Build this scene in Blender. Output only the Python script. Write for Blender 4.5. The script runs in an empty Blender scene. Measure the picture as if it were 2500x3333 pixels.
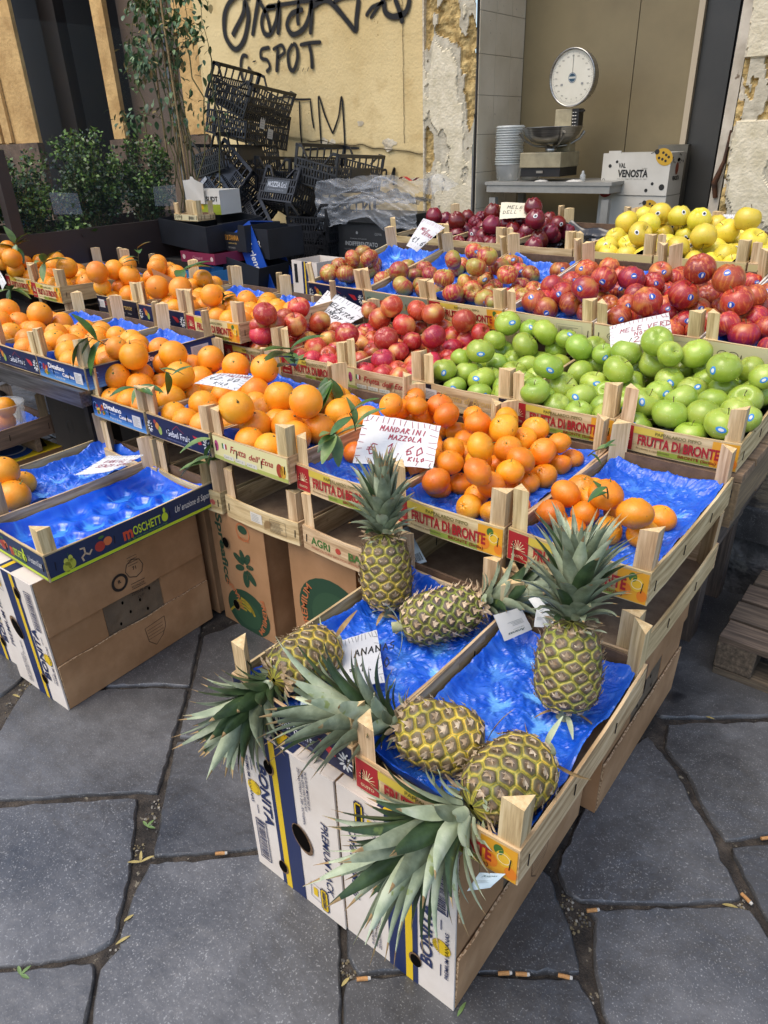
import bpy, bmesh, math, random
import numpy as np
from mathutils import Vector, Matrix, noise
R = math.radians
PI = math.pi
SC = bpy.context.scene
# ---------------------------------------------------------------- camera
cam_d = bpy.data.cameras.new('camera')
cam = bpy.data.objects.new('camera', cam_d)
SC.collection.objects.link(cam)
SC.camera = cam
cam_d.sensor_fit = 'VERTICAL'
cam_d.sensor_height = 24.0
cam_d.lens = 24.0 * 2311.0 / 3333.0
cam_d.clip_start = 0.05
cam_d.clip_end = 500
cm = Matrix([[0.786533, -0.264316, 0.558124], [0.616819, 0.380134, -0.689226], [-0.029989, 0.886361, 0.462023]]).to_4x4()
cm.translation = (0, 0, 1.34)
cam.matrix_world = cm
# ---------------------------------------------------------------- light
SUN_EL, SUN_AZ = R(62), R(200)      # azimuth: direction the light comes FROM, measured from +Y clockwise
world = bpy.data.worlds.new('World')
SC.world = world
world.use_nodes = True
wn = world.node_tree.nodes
bg = wn['Background']
sky = wn.new('ShaderNodeTexSky')
sky.sky_type = 'NISHITA'
sky.sun_disc = False
sky.sun_elevation = SUN_EL
sky.sun_rotation = SUN_AZ
sky.air_density = 1.0
sky.dust_density = 3.0
world.node_tree.links.new(sky.outputs[0], bg.inputs[0])
bg.inputs[1].default_value = 0.15
sl = bpy.data.lights.new('sun', 'SUN')
sl.energy = 0.6
sl.angle = R(40)
sl.color = (1.0, 0.93, 0.82)
so = bpy.data.objects.new('sun', sl)
SC.collection.objects.link(so)
_d = Vector((math.sin(SUN_AZ) * math.cos(SUN_EL), math.cos(SUN_AZ) * math.cos(SUN_EL), math.sin(SUN_EL)))
so.rotation_euler = (-_d).to_track_quat('-Z', 'Y').to_euler()
SC.view_settings.view_transform = 'Standard'
SC.view_settings.look = 'None'
SC.view_settings.gamma = 1
SC.view_settings.exposure = 1.0
SC.cycles.max_bounces = 8
SC.cycles.transparent_max_bounces = 12
# ---------------------------------------------------------------- materials
MATS = {}
def lin(h):
    h = h.lstrip('#')
    c = [int(h[i:i + 2], 16) / 255 for i in (0, 2, 4)]
    return tuple([(x / 12.92 if x <= .04045 else ((x + .055) / 1.055) ** 2.4) for x in c])
def M(name, c1, c2=None, c3=None, scale=8, stretch=(1, 1, 1), rough=.6, rough2=None, bump=0, bscale=60, bstretch=(1, 1, 1),
      spec=.5, coat=0, metal=0, trans=0, alpha=1, sss=0, detail=5, wave=None, lo=.35, hi=.65, ior=1.5, wdist=.002, spots=None, sheen=0, objrand=0):
    if name in MATS: return MATS[name]
    m = bpy.data.materials.new(name); m.use_nodes = True
    nt = m.node_tree; N = nt.nodes; L = nt.links
    b = N['Principled BSDF']
    def s2(c): return (*(lin(c) if isinstance(c, str) else c), 1)
    tc = N.new('ShaderNodeTexCoord')
    def mp(st):
        q = N.new('ShaderNodeMapping'); q.inputs['Scale'].default_value = st
        L.new(tc.outputs['Object'], q.inputs[0]); return q.outputs[0]
    out = None
    if c2 is None:
        b.inputs['Base Color'].default_value = s2(c1)
    else:
        n = N.new('ShaderNodeTexNoise'); n.inputs['Scale'].default_value = scale; n.inputs['Detail'].default_value = detail
        n.inputs['Roughness'].default_value = .6
        L.new(mp(stretch), n.inputs[0])
        r = N.new('ShaderNodeValToRGB'); L.new(n.outputs[0], r.inputs[0])
        e = r.color_ramp.elements
        e[0].position = lo; e[0].color = s2(c1); e[1].position = hi; e[1].color = s2(c2)
        if c3 is not None:
            x = e.new((lo + hi) / 2); x.color = s2(c3)
        out = r.outputs[0]
        if rough2 is not None:
            mr = N.new('ShaderNodeMapRange'); mr.inputs[3].default_value = rough; mr.inputs[4].default_value = rough2
            mr.inputs[1].default_value = .3; mr.inputs[2].default_value = .7
            L.new(n.outputs[0], mr.inputs[0]); L.new(mr.outputs[0], b.inputs['Roughness'])
    if spots:
        sc_, thr, colr = spots
        n2 = N.new('ShaderNodeTexNoise'); n2.inputs['Scale'].default_value = sc_; n2.inputs['Detail'].default_value = 3
        L.new(tc.outputs['Object'], n2.inputs[0])
        r2 = N.new('ShaderNodeValToRGB'); L.new(n2.outputs[0], r2.inputs[0])
        r2.color_ramp.elements[0].position = thr; r2.color_ramp.elements[0].color = (0, 0, 0, 1)
        r2.color_ramp.elements[1].position = thr + .04; r2.color_ramp.elements[1].color = (1, 1, 1, 1)
        mx = N.new('ShaderNodeMixRGB'); L.new(r2.outputs[0], mx.inputs[0])
        if out: L.new(out, mx.inputs[1])
        else: mx.inputs[1].default_value = s2(c1)
        mx.inputs[2].default_value = s2(colr); out = mx.outputs[0]
    if objrand and out is not None:
        oi = N.new('ShaderNodeObjectInfo'); hs = N.new('ShaderNodeHueSaturation')
        a = N.new('ShaderNodeMapRange'); a.inputs[3].default_value = .5 - objrand * .12; a.inputs[4].default_value = .5 + objrand * .12
        L.new(oi.outputs['Random'], a.inputs[0]); L.new(a.outputs[0], hs.inputs['Hue'])
        a2 = N.new('ShaderNodeMath'); a2.operation = 'FRACT'; a3 = N.new('ShaderNodeMath'); a3.operation = 'MULTIPLY'; a3.inputs[1].default_value = 7.31
        L.new(oi.outputs['Random'], a3.inputs[0]); L.new(a3.outputs[0], a2.inputs[0])
        a4 = N.new('ShaderNodeMapRange'); a4.inputs[3].default_value = 1 - objrand; a4.inputs[4].default_value = 1 + objrand * .6
        L.new(a2.outputs[0], a4.inputs[0]); L.new(a4.outputs[0], hs.inputs['Value'])
        L.new(out, hs.inputs['Color']); out = hs.outputs[0]
    if out is not None: L.new(out, b.inputs['Base Color'])
    if rough2 is None or c2 is None: b.inputs['Roughness'].default_value = rough
    b.inputs['Specular IOR Level'].default_value = spec
    b.inputs['Metallic'].default_value = metal
    b.inputs['Coat Weight'].default_value = coat; b.inputs['Coat Roughness'].default_value = .15
    b.inputs['Transmission Weight'].default_value = trans
    b.inputs['Alpha'].default_value = alpha
    b.inputs['IOR'].default_value = ior
    if sss:
        b.inputs['Subsurface Weight'].default_value = sss; b.inputs['Subsurface Radius'].default_value = (1, .5, .2)
        b.inputs['Subsurface Scale'].default_value = .004
    if bump or wave:
        bp = N.new('ShaderNodeBump'); bp.inputs['Distance'].default_value = wdist; bp.inputs['Strength'].default_value = bump or .5
        if wave:
            ax, ws = wave
            w = N.new('ShaderNodeTexWave'); w.bands_direction = ax; w.inputs['Scale'].default_value = ws
            w.inputs['Distortion'].default_value = .3; w.inputs['Detail'].default_value = 1
            L.new(tc.outputs['Object'], w.inputs[0]); h = w.outputs['Fac']
            if bump:
                n3 = N.new('ShaderNodeTexNoise'); n3.inputs['Scale'].default_value = bscale; n3.inputs['Detail'].default_value = 4
                L.new(mp(bstretch), n3.inputs[0])
                ad = N.new('ShaderNodeMath'); ad.operation = 'MULTIPLY_ADD'; ad.inputs[1].default_value = .35
                L.new(h, ad.inputs[0]); L.new(n3.outputs[0], ad.inputs[2]); h = ad.outputs[0]
        else:
            n3 = N.new('ShaderNodeTexNoise'); n3.inputs['Scale'].default_value = bscale; n3.inputs['Detail'].default_value = 5
            L.new(mp(bstretch), n3.inputs[0]); h = n3.outputs[0]
        L.new(h, bp.inputs['Height']); L.new(bp.outputs[0], b.inputs['Normal'])
    MATS[name] = m
    return m
def PR(hexc, rough=.55):      # a printed ink
    return M('ink_' + hexc.strip('#') + ('' if rough == .55 else '_%d' % (rough * 100)), hexc, rough=rough)
def mnodes(name):
    m = bpy.data.materials.new(name); m.use_nodes = True; MATS[name] = m
    return m, m.node_tree.nodes, m.node_tree.links, m.node_tree.nodes['Principled BSDF']
WOODC = ('#a08258', '#dcc397', '#c6a97c')
def wood(ax, tone=0):
    st = {'x': (2, 30, 30), 'y': (30, 2, 30), 'z': (30, 30, 2)}[ax]
    cs = [WOODC, ('#9c8262', '#c9b18a', '#b59a70'), ('#6e5a42', '#94795a', '#7f6850'), ('#3f362c', '#6d5f4f', '#54493d')][tone]
    return M('crate_wood_%s%d' % (ax, tone), cs[0], cs[1], cs[2], scale=3.0, stretch=st, rough=.75, bump=.35, bscale=6, bstretch=st, wdist=.0015, spots=(9, .69, '#8a6a44'), objrand=.10)
KRAFT = M('kraft', '#9a7450', '#ad8560', '#a47c57', scale=5, rough=.8, bump=.12, bscale=120, wave=('Z', 42), wdist=.0006, spec=.2)
KRAFTX = M('kraft_smooth', '#9a7551', '#bd966e', '#ab845e', scale=5, rough=.82, bump=.45, bscale=7, wdist=.010, spec=.2)
KRAFTD = M('kraft_edge', '#8a6a48', '#d0b088', scale=160, rough=.9, bump=.8, bscale=240, lo=.45, hi=.55)
WHITEC = M('white_card', '#cfc3b4', '#ddd3c6', scale=5, rough=.6, bump=.1, bscale=20, wave=('X', 40), wdist=.0005)
HARDB = M('hardboard', '#54402f', '#6f5640', scale=30, rough=.85, bump=.3, bscale=200)
HARDP = M('hardboard_pale', '#86705a', '#a08a70', scale=30, rough=.85, bump=.3, bscale=200)
BLACKP = M('black_plastic', '#131416', '#202226', scale=10, rough=.32, rough2=.48, spec=.6)
STEEL = M('brushed_steel', '#8a8780', '#b5b1a8', scale=10, stretch=(1, 1, 20), rough=.28, metal=.9)
DARKHOLE = M('hole_dark', '#0b0806', rough=.95, spec=.05)  # for flat discs: the unlit inside of a hole put in as colour
STAPLE = M('staple', '#2a2622', rough=.45, metal=.7)
# ---------------------------------------------------------------- mesh builder
class MB:
    def __init__(s): s.v = []; s.f = []; s.mi = []; s.mats = []; s.sm = []
    def m(s, mat):
        if mat not in s.mats: s.mats.append(mat)
        return s.mats.index(mat)
    def add(s, vs, fs, mat, smooth=False):
        b = len(s.v); k = s.m(mat)
        s.v += [tuple(v) for v in vs]
        for f in fs: s.f.append([b + i for i in f]); s.mi.append(k); s.sm.append(smooth)
    def box(s, c, d, mat, rot=None, jit=0):
        hx, hy, hz = d[0] / 2, d[1] / 2, d[2] / 2
        vs = [Vector((x * hx, y * hy, z * hz)) for x in (-1, 1) for y in (-1, 1) for z in (-1, 1)]
        if jit: vs = [v + Vector([random.uniform(-jit, jit) for _ in range(3)]) for v in vs]
        if rot is not None: vs = [rot @ v for v in vs]
        vs = [v + Vector(c) for v in vs]
        s.add(vs, [(0, 1, 3, 2), (4, 6, 7, 5), (0, 4, 5, 1), (2, 3, 7, 6), (0, 2, 6, 4), (1, 5, 7, 3)], mat)
    def b2(s, lo, hi, mat, jit=0):
        s.box([(a + b) / 2 for a, b in zip(lo, hi)], [abs(b - a) for a, b in zip(lo, hi)], mat, jit=jit)
    def prism(s, pts, z0, z1, mat, smooth=False, cap=True):    # pts 2-D, extruded along z
        n = len(pts)
        vs = [(x, y, z0) for x, y in pts] + [(x, y, z1) for x, y in pts]
        fs = [(i, (i + 1) % n, n + (i + 1) % n, n + i) for i in range(n)]
        s.add(vs, fs, mat, smooth)
        if cap: s.add(vs, [tuple(range(n))[::-1], tuple(range(n, 2 * n))], mat)
    def tube(s, path, rad, mat, n=8, cap=True):
        P = [Vector(p) for p in path]; m = len(P)
        rs = rad if isinstance(rad, (list, tuple)) else [rad] * m
        vs = []; up = Vector((0, 0, 1)); prev = None
        for i in range(m):
            t = (P[min(i + 1, m - 1)] - P[max(i - 1, 0)])
            if t.length < 1e-9: t = Vector((0, 0, 1))
            t.normalize()
            if prev is None:
                a = up if abs(t.z) < .9 else Vector((1, 0, 0)); u = t.cross(a).normalized()
            else:
                u = (prev - t * prev.dot(t)); u = u.normalized() if u.length > 1e-6 else t.orthogonal().normalized()
            prev = u; w = t.cross(u)
            for k in range(n):
                a = 2 * PI * k / n; vs.append(P[i] + (u * math.cos(a) + w * math.sin(a)) * rs[i])
        fs = [(i * n + k, i * n + (k + 1) % n, (i + 1) * n + (k + 1) % n, (i + 1) * n + k) for i in range(m - 1) for k in range(n)]
        s.add(vs, fs, mat, True)
        if cap: s.add(vs, [tuple(range(n))[::-1], tuple(range((m - 1) * n, m * n))], mat)
    def bar(s, a, b, w, h, mat, up=(0, 0, 1)):
        a = Vector(a); b = Vector(b); t = (b - a); L_ = t.length; t.normalize()
        up = Vector(up); x = t.cross(up)
        x = x.normalized() if x.length > 1e-4 else t.orthogonal().normalized()
        y = x.cross(t)
        s.box((a + b) / 2, (w, L_, h), mat, Matrix((x, t, y)).transposed())
    def lathe(s, prof, mat, n=32, c=(0, 0, 0), smooth=True):
        vs = [(c[0] + r * math.cos(2 * PI * k / n), c[1] + r * math.sin(2 * PI * k / n), c[2] + z) for r, z in prof for k in range(n)]
        fs = [(i * n + k, i * n + (k + 1) % n, (i + 1) * n + (k + 1) % n, (i + 1) * n + k) for i in range(len(prof) - 1) for k in range(n)]
        s.add(vs, fs, mat, smooth)
    def grid(s, nx, ny, fn, mat, smooth=True, loop=False):
        vs = [fn(i / nx, j / ny) for j in range(ny + 1) for i in range(nx + 1)]
        w = nx + 1
        s.add(vs, [(j * w + i, j * w + i + 1, (j + 1) * w + i + 1, (j + 1) * w + i) for j in range(ny) for i in range(nx)], mat, smooth)
    def xf(s, mt):
        s.v = [tuple(mt @ Vector(v)) for v in s.v]; return s
    def mesh(s, name):
        me = bpy.data.meshes.new(name)
        me.from_pydata(s.v, [], s.f)
        for m in s.mats: me.materials.append(m)
        me.polygons.foreach_set('material_index', s.mi)
        me.polygons.foreach_set('use_smooth', s.sm)
        me.update(); return me
    def build(s, name, parent=None, loc=None, bevel=0):
        o = bpy.data.objects.new(name, s.mesh(name)); SC.collection.objects.link(o)
        if parent is not None: o.parent = parent
        if loc is not None: o.location = loc
        if bevel:
            bv = o.modifiers.new('bevel', 'BEVEL'); bv.width = bevel; bv.segments = 2; bv.limit_method = 'ANGLE'; bv.angle_limit = R(40)
        return o
def tag(o, label=None, cat=None, group=None, kind=None):
    if label: o['label'] = label
    if cat: o['category'] = cat
    if group: o['group'] = group
    if kind: o['kind'] = kind
    return o
def empty(name, loc=(0, 0, 0), rz=0, label=None, cat=None, group=None):
    o = bpy.data.objects.new(name, None); SC.collection.objects.link(o)
    o.empty_display_size = .05; o.location = loc; o.rotation_euler = (0, 0, rz)
    return tag(o, label, cat, group)
def link(o): SC.collection.objects.link(o); return o
def copy_tree(o, parent=None, kids=None):
    c = o.copy(); link(c); c.parent = parent
    ch = [x for x in bpy.data.objects if x.parent == o] if kids is None else kids
    for x in ch:
        d = x.copy(); link(d); d.parent = c
        for y in [y for y in bpy.data.objects if y.parent == x]:
            e = y.copy(); link(e); e.parent = d
    return c
# ---- lettering: the built-in font turned into triangles once per string
_TX = {}
def text_tris(sx, bold=0.0, shear=0.0, sp=1.0):
    k = (sx, bold, shear, sp)
    if k in _TX: return _TX[k]
    cu = bpy.data.curves.new('lettering', 'FONT'); cu.body = sx; cu.size = 1; cu.offset = bold; cu.shear = shear; cu.space_character = sp
    cu.resolution_u = 3
    o = bpy.data.objects.new('lettering', cu)
    me = o.to_mesh()
    vs = np.array([v.co[:2] for v in me.vertices]) if len(me.vertices) else np.zeros((0, 2))
    fs = [tuple(p.vertices) for p in me.polygons]
    o.to_mesh_clear(); bpy.data.objects.remove(o); bpy.data.curves.remove(cu)
    if len(vs): lo, hi = vs.min(0), vs.max(0)
    else: lo = hi = np.zeros(2)
    _TX[k] = (vs, fs, lo, hi); return _TX[k]
class Sheet:       # a plane for printing on: o origin (lower left), ux, uy directions, n normal
    def __init__(s, mb, o, ux, uy, lift=.0004):
        s.mb = mb; s.o = Vector(o); s.ux = Vector(ux); s.uy = Vector(uy); s.n = s.ux.cross(s.uy).normalized(); s.l = lift; s.k = 0
    def P(s, x, y): return s.o + s.ux * x + s.uy * y + s.n * (s.l * (s.k + 1))
    def up(s): s.k += 1; return s
    def poly(s, pts, mat): s.mb.add([s.P(*p) for p in pts], [tuple(range(len(pts)))], mat)
    def rect(s, x, y, w, h, mat): s.poly([(x, y), (x + w, y), (x + w, y + h), (x, y + h)], mat)
    def ell(s, x, y, rx, mat, ry=None, n=28, rot=0):
        ry = ry or rx; c, q = math.cos(rot), math.sin(rot)
        s.poly([(x + c * rx * math.cos(2 * PI * i / n) - q * ry * math.sin(2 * PI * i / n), y + q * rx * math.cos(2 * PI * i / n) + c * ry * math.sin(2 * PI * i / n)) for i in range(n)], mat)
    def ring(s, x, y, r0, r1, mat, n=28, a0=0, a1=2 * PI, sq=1):
        vs = []
        for i in range(n + 1):
            a = a0 + (a1 - a0) * i / n
            vs += [s.P(x + r0 * math.cos(a), y + sq * r0 * math.sin(a)), s.P(x + r1 * math.cos(a), y + sq * r1 * math.sin(a))]
        s.mb.add(vs, [(2 * i, 2 * i + 1, 2 * i + 3, 2 * i + 2) for i in range(n)], mat)
    def line(s, pts, w, mat):
        for i in range(len(pts) - 1):
            a = Vector(pts[i]); b = Vector(pts[i + 1]); d = b - a
            if d.length < 1e-9: continue
            d.normalize(); q = Vector((-d.y, d.x)) * w / 2; a = a - d * w * .3; b = b + d * w * .3
            s.poly([a - q, b - q, b + q, a + q], mat)
    def text(s, x, y, h, t, mat, bold=0.0, shear=0.0, rot=0, align='l', w=None, sp=1.0, arc=None):
        vs, fs, lo, hi = text_tris(t, bold, shear, sp)
        if not len(vs): return
        kh = h / .7; kx = kh
        if w: kx = w / max(hi[0] - lo[0], 1e-6)
        ox = {'l': lo[0], 'c': (lo[0] + hi[0]) / 2, 'r': hi[0]}[align]
        c, q = math.cos(rot), math.sin(rot); out = []
        for vx, vy in vs:
            a, b = (vx - ox) * kx, vy * kh
            if arc: th = a / arc; a, b = (arc + b) * math.sin(th), (arc + b) * math.cos(th) - arc
            out.append(s.P(x + c * a - q * b, y + q * a + c * b))
        s.mb.add(out, fs, mat)
# hand-drawn capitals as strokes in a 1 x 1 box
HW = {'A': [[(0, 0), (.5, 1), (1, 0)], [(.2, .4), (.8, .4)]], 'B': [[(0, 0), (0, 1), (.7, .8), (.1, .55), (.9, .3), (0, 0)]], 'C': [[(.9, .9), (.4, 1), (0, .5), (.4, 0), (1, .1)]],
      'D': [[(0, 0), (0, 1), (.8, .7), (.9, .3), (0, 0)]], 'E': [[(.9, 1), (0, 1), (0, 0), (.9, 0)], [(0, .5), (.7, .5)]], 'G': [[(.9, .9), (.3, 1), (0, .4), (.5, 0), (.9, .4), (.5, .4)]],
      'I': [[(.5, 0), (.5, 1)]], 'K': [[(0, 0), (0, 1)], [(.9, 1), (0, .45), (.9, 0)]], 'L': [[(0, 1), (0, 0), (.8, 0)]], 'M': [[(0, 0), (.1, 1), (.5, .4), (.9, 1), (1, 0)]],
      'N': [[(0, 0), (0, 1), (.9, 0), (.9, 1)]], 'O': [[(.5, 1), (.05, .6), (.3, 0), (.9, .4), (.5, 1)]], 'P': [[(0, 0), (.1, 1), (.8, .8), (.1, .5)]], 'R': [[(0, 0), (.1, 1), (.8, .8), (.1, .5), (.9, 0)]],
      'S': [[(.9, .95), (.2, .9), (.2, .6), (.8, .4), (.7, .05), (0, .05)]], 'T': [[(0, 1), (1, 1)], [(.5, 1), (.5, 0)]], 'U': [[(0, 1), (.1, .1), (.8, .1), (.9, 1)]], 'V': [[(0, 1), (.4, 0), (.9, 1)]],
      'X': [[(0, 0), (1, 1)], [(0, 1), (.9, 0)]], 'Z': [[(0, 1), (.9, 1), (0, 0), (.9, 0)]], 'Y': [[(0, 1), (.5, .5), (1, 1)], [(.5, .5), (.3, 0)]], '0': [[(.5, 1), (.05, .6), (.3, 0), (.9, .4), (.5, 1)]],
      '1': [[(.2, .7), (.6, 1), (.5, 0)]], '2': [[(0, .8), (.5, 1), (.9, .7), (0, 0), (1, .05)]], '6': [[(.8, 1), (.1, .5), (.3, 0), (.9, .2), (.6, .5), (.1, .35)]], '.': [[(.4, 0), (.55, .05)]], "'": [[(.5, 1), (.4, .75)]],
      '€': [[(1, .9), (.3, 1), (.1, .4), (.5, 0), (1, .1)], [(-.2, .6), (.7, .65)], [(-.2, .4), (.6, .42)]], '-': [[(0, .5), (.9, .5)]], 'J': [[(.8, 1), (.7, .1), (.1, .1)]]}
def hand(sh, x, y, h, t, mat, lw, slope=0, rnd=None, wid=.62, ital=.15):
    rnd = rnd or random.Random(len(t)); cx = 0
    for ch in t:
        for st in HW.get(ch, []):
            pts = [(x + cx + (a * wid + b * ital) * h + rnd.uniform(-.04, .04) * h, y + slope * cx + b * h * rnd.uniform(.94, 1.06)) for a, b in st]
            sh.line(pts, lw, mat)
        cx += h * (wid + .28) if ch != ' ' else h * .55
    return cx
# ================================================================ the setting
SLABS = {'Ltop': [(-1.811,0.602),(-2.004,0.69),(-1.892,1.017),(-1.653,1.093),(-1.58,1.019),(-1.42,0.854),(-1.484,0.817),(-1.621,0.706)],'L1': [(-2.018,0.289),(-1.821,0.513),(-1.842,0.594),(-2.002,0.677),(-2.306,0.457)],'L2': [(-1.799,0.582),(-1.607,0.698),(-1.471,0.807),(-1.412,0.843),(-1.291,0.7),(-1.176,0.571),(-1.218,0.547),(-1.34,0.443),(-1.463,0.338),(-1.626,0.198),(-1.823,0.219),(-1.687,0.447)],'L3': [(-1.442,0.327),(-1.323,0.432),(-1.204,0.534),(-1.095,0.447),(-0.996,0.357),(-0.951,0.306),(-0.962,0.269),(-1.013,0.213),(-1.08,0.15),(-1.241,0.011),(-1.656,0.16)],'L4': [(-1.277,0.703),(-1.168,0.791),(-1.038,0.895),(-0.871,0.818),(-0.807,0.658),(-0.881,0.607),(-1.044,0.463),(-1.154,0.571)],'L5': [(-1.408,0.858),(-1.569,1.028),(-1.46,1.327),(-0.992,0.949),(-1.178,0.8),(-1.283,0.714)],'L6': [(-1.037,0.449),(-0.87,0.597),(-0.755,0.69),(-0.618,0.585),(-0.575,0.534),(-0.508,0.459),(-0.453,0.4),(-0.8,0.135),(-0.851,0.198),(-0.925,0.259),(-0.931,0.304),(-0.984,0.36)],'L7': [(-1.067,0.143),(-1.0,0.206),(-0.948,0.26),(-0.934,0.257),(-0.86,0.191),(-0.806,0.13),(-1.051,-0.056),(-1.227,0.006)],'C1': [(-0.605,0.589),(-0.7,0.717),(-0.575,0.957),(-0.346,0.93),(-0.316,0.896),(-0.248,0.834),(-0.219,0.787),(-0.357,0.684),(-0.455,0.612),(-0.535,0.543),(-0.572,0.554)],'C2': [(-0.544,0.519),(-0.53,0.537),(-0.451,0.606),(-0.352,0.676),(-0.215,0.776),(-0.201,0.767),(-0.163,0.739),(-0.119,0.655),(-0.446,0.405),(-0.501,0.464)],'R1': [(-0.341,0.947),(-0.38,1.268),(-0.324,1.421),(-0.28,1.388),(-0.218,1.34),(-0.167,1.276),(-0.105,1.215),(-0.08,1.174),(-0.034,1.128),(-0.027,1.109),(-0.096,1.043),(-0.182,0.98),(-0.275,0.917),(-0.306,0.915)],'R2': [(-0.178,0.967),(-0.023,1.092),(-0.005,1.094),(0.034,1.058),(0.154,0.973),(0.17,0.875),(-0.109,0.663),(-0.145,0.735),(-0.183,0.781),(-0.216,0.837),(-0.236,0.897),(-0.262,0.904)],'R3': [(-0.072,1.215),(-0.014,1.272),(0.129,1.407),(0.216,1.019),(0.167,0.982),(0.036,1.081),(-0.019,1.146)],'R4': [(-0.303,1.496),(-0.1,1.654),(0.076,1.795),(0.127,1.42),(-0.02,1.296),(-0.087,1.229),(-0.101,1.241),(-0.158,1.294),(-0.211,1.365),(-0.277,1.414)],'R5': [(-0.332,1.51),(-0.397,1.555),(-0.615,1.933),(-0.521,2.433),(-0.056,2.761),(0.073,1.814),(-0.105,1.675),(-0.318,1.51)]}
STONE, N_, L_, B_ = mnodes('lava_stone')
def _stone():
    N, L, b = N_, L_, B_
    tc = N.new('ShaderNodeTexCoord')
    n1 = N.new('ShaderNodeTexNoise'); n1.inputs['Scale'].default_value = 2.2; n1.inputs['Detail'].default_value = 7; L.new(tc.outputs['Object'], n1.inputs[0])
    r1 = N.new('ShaderNodeValToRGB'); L.new(n1.outputs[0], r1.inputs[0]); e = r1.color_ramp.elements
    e[0].position = .32; e[0].color = (.034, .035, .037, 1); e[1].position = .7; e[1].color = (.112, .111, .109, 1)
    n2 = N.new('ShaderNodeTexNoise'); n2.inputs['Scale'].default_value = 290; n2.inputs['Detail'].default_value = 3; L.new(tc.outputs['Object'], n2.inputs[0])
    r2 = N.new('ShaderNodeValToRGB'); L.new(n2.outputs[0], r2.inputs[0]); e = r2.color_ramp.elements
    e[0].position = .60; e[0].color = (0, 0, 0, 1); e[1].position = .68; e[1].color = (.75, .75, .75, 1)
    mx = N.new('ShaderNodeMixRGB'); L.new(r2.outputs[0], mx.inputs[0]); L.new(r1.outputs[0], mx.inputs[1]); mx.inputs[2].default_value = (.24, .24, .23, 1)
    n4 = N.new('ShaderNodeTexNoise'); n4.inputs['Scale'].default_value = 4.5; n4.inputs['Detail'].default_value = 2; L.new(tc.outputs['Object'], n4.inputs[0])
    r4 = N.new('ShaderNodeValToRGB'); L.new(n4.outputs[0], r4.inputs[0]); e = r4.color_ramp.elements
    e[0].position = .27; e[0].color = (1, 1, 1, 1); e[1].position = .31; e[1].color = (0, 0, 0, 1)
    mx2 = N.new('ShaderNodeMixRGB'); L.new(r4.outputs[0], mx2.inputs[0]); L.new(mx.outputs[0], mx2.inputs[1]); mx2.inputs[2].default_value = (.018, .018, .02, 1)
    ta = N.new('ShaderNodeAttribute'); ta.attribute_name = 'tone'; hv = N.new('ShaderNodeMapRange'); hv.inputs[3].default_value = .72; hv.inputs[4].default_value = 1.25; L.new(ta.outputs['Fac'], hv.inputs[0])
    n6 = N.new('ShaderNodeTexNoise'); n6.inputs['Scale'].default_value = 11; n6.inputs['Detail'].default_value = 6; n6.inputs['Roughness'].default_value = .75; L.new(tc.outputs['Object'], n6.inputs[0])
    h2 = N.new('ShaderNodeMapRange'); h2.inputs[1].default_value = .3; h2.inputs[2].default_value = .7; h2.inputs[3].default_value = .70; h2.inputs[4].default_value = 1.3; L.new(n6.outputs[0], h2.inputs[0])
    hm = N.new('ShaderNodeMath'); hm.operation = 'MULTIPLY'; L.new(hv.outputs[0], hm.inputs[0]); L.new(h2.outputs[0], hm.inputs[1]); hs = N.new('ShaderNodeHueSaturation'); L.new(hm.outputs[0], hs.inputs['Value']); L.new(mx2.outputs[0], hs.inputs['Color'])
    L.new(hs.outputs[0], b.inputs['Base Color'])
    mr = N.new('ShaderNodeMapRange'); mr.inputs[1].default_value = .3; mr.inputs[2].default_value = .7; mr.inputs[3].default_value = .26; mr.inputs[4].default_value = .48; b.inputs['Specular IOR Level'].default_value = .65
    L.new(n1.outputs[0], mr.inputs[0]); L.new(mr.outputs[0], b.inputs['Roughness'])
    n3 = N.new('ShaderNodeTexNoise'); n3.inputs['Scale'].default_value = 38; n3.inputs['Detail'].default_value = 8; L.new(tc.outputs['Object'], n3.inputs[0])
    n5 = N.new('ShaderNodeTexNoise'); n5.inputs['Scale'].default_value = 5; L.new(tc.outputs['Object'], n5.inputs[0])
    ad = N.new('ShaderNodeMath'); ad.operation = 'MULTIPLY_ADD'; ad.inputs[1].default_value = 6; L.new(n5.outputs[0], ad.inputs[0]); L.new(n3.outputs[0], ad.inputs[2])
    bp = N.new('ShaderNodeBump'); bp.inputs['Strength'].default_value = .75; bp.inputs['Distance'].default_value = .004
    L.new(ad.outputs[0], bp.inputs['Height']); L.new(bp.outputs[0], b.inputs['Normal'])
_stone()
DIRT = M('joint_dirt', '#231f1a', '#4c443a', '#352f28', scale=25, rough=.95, bump=1, bscale=180, wdist=.004, spots=(70, .66, '#77705f'))
mb = MB()
mb.add([(-40, -20, -.011), (40, -20, -.011), (40, 60, -.011), (-40, 60, -.011)], [(0, 1, 2, 3)], DIRT)
tag(mb.build('ground'), kind='structure')
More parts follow.
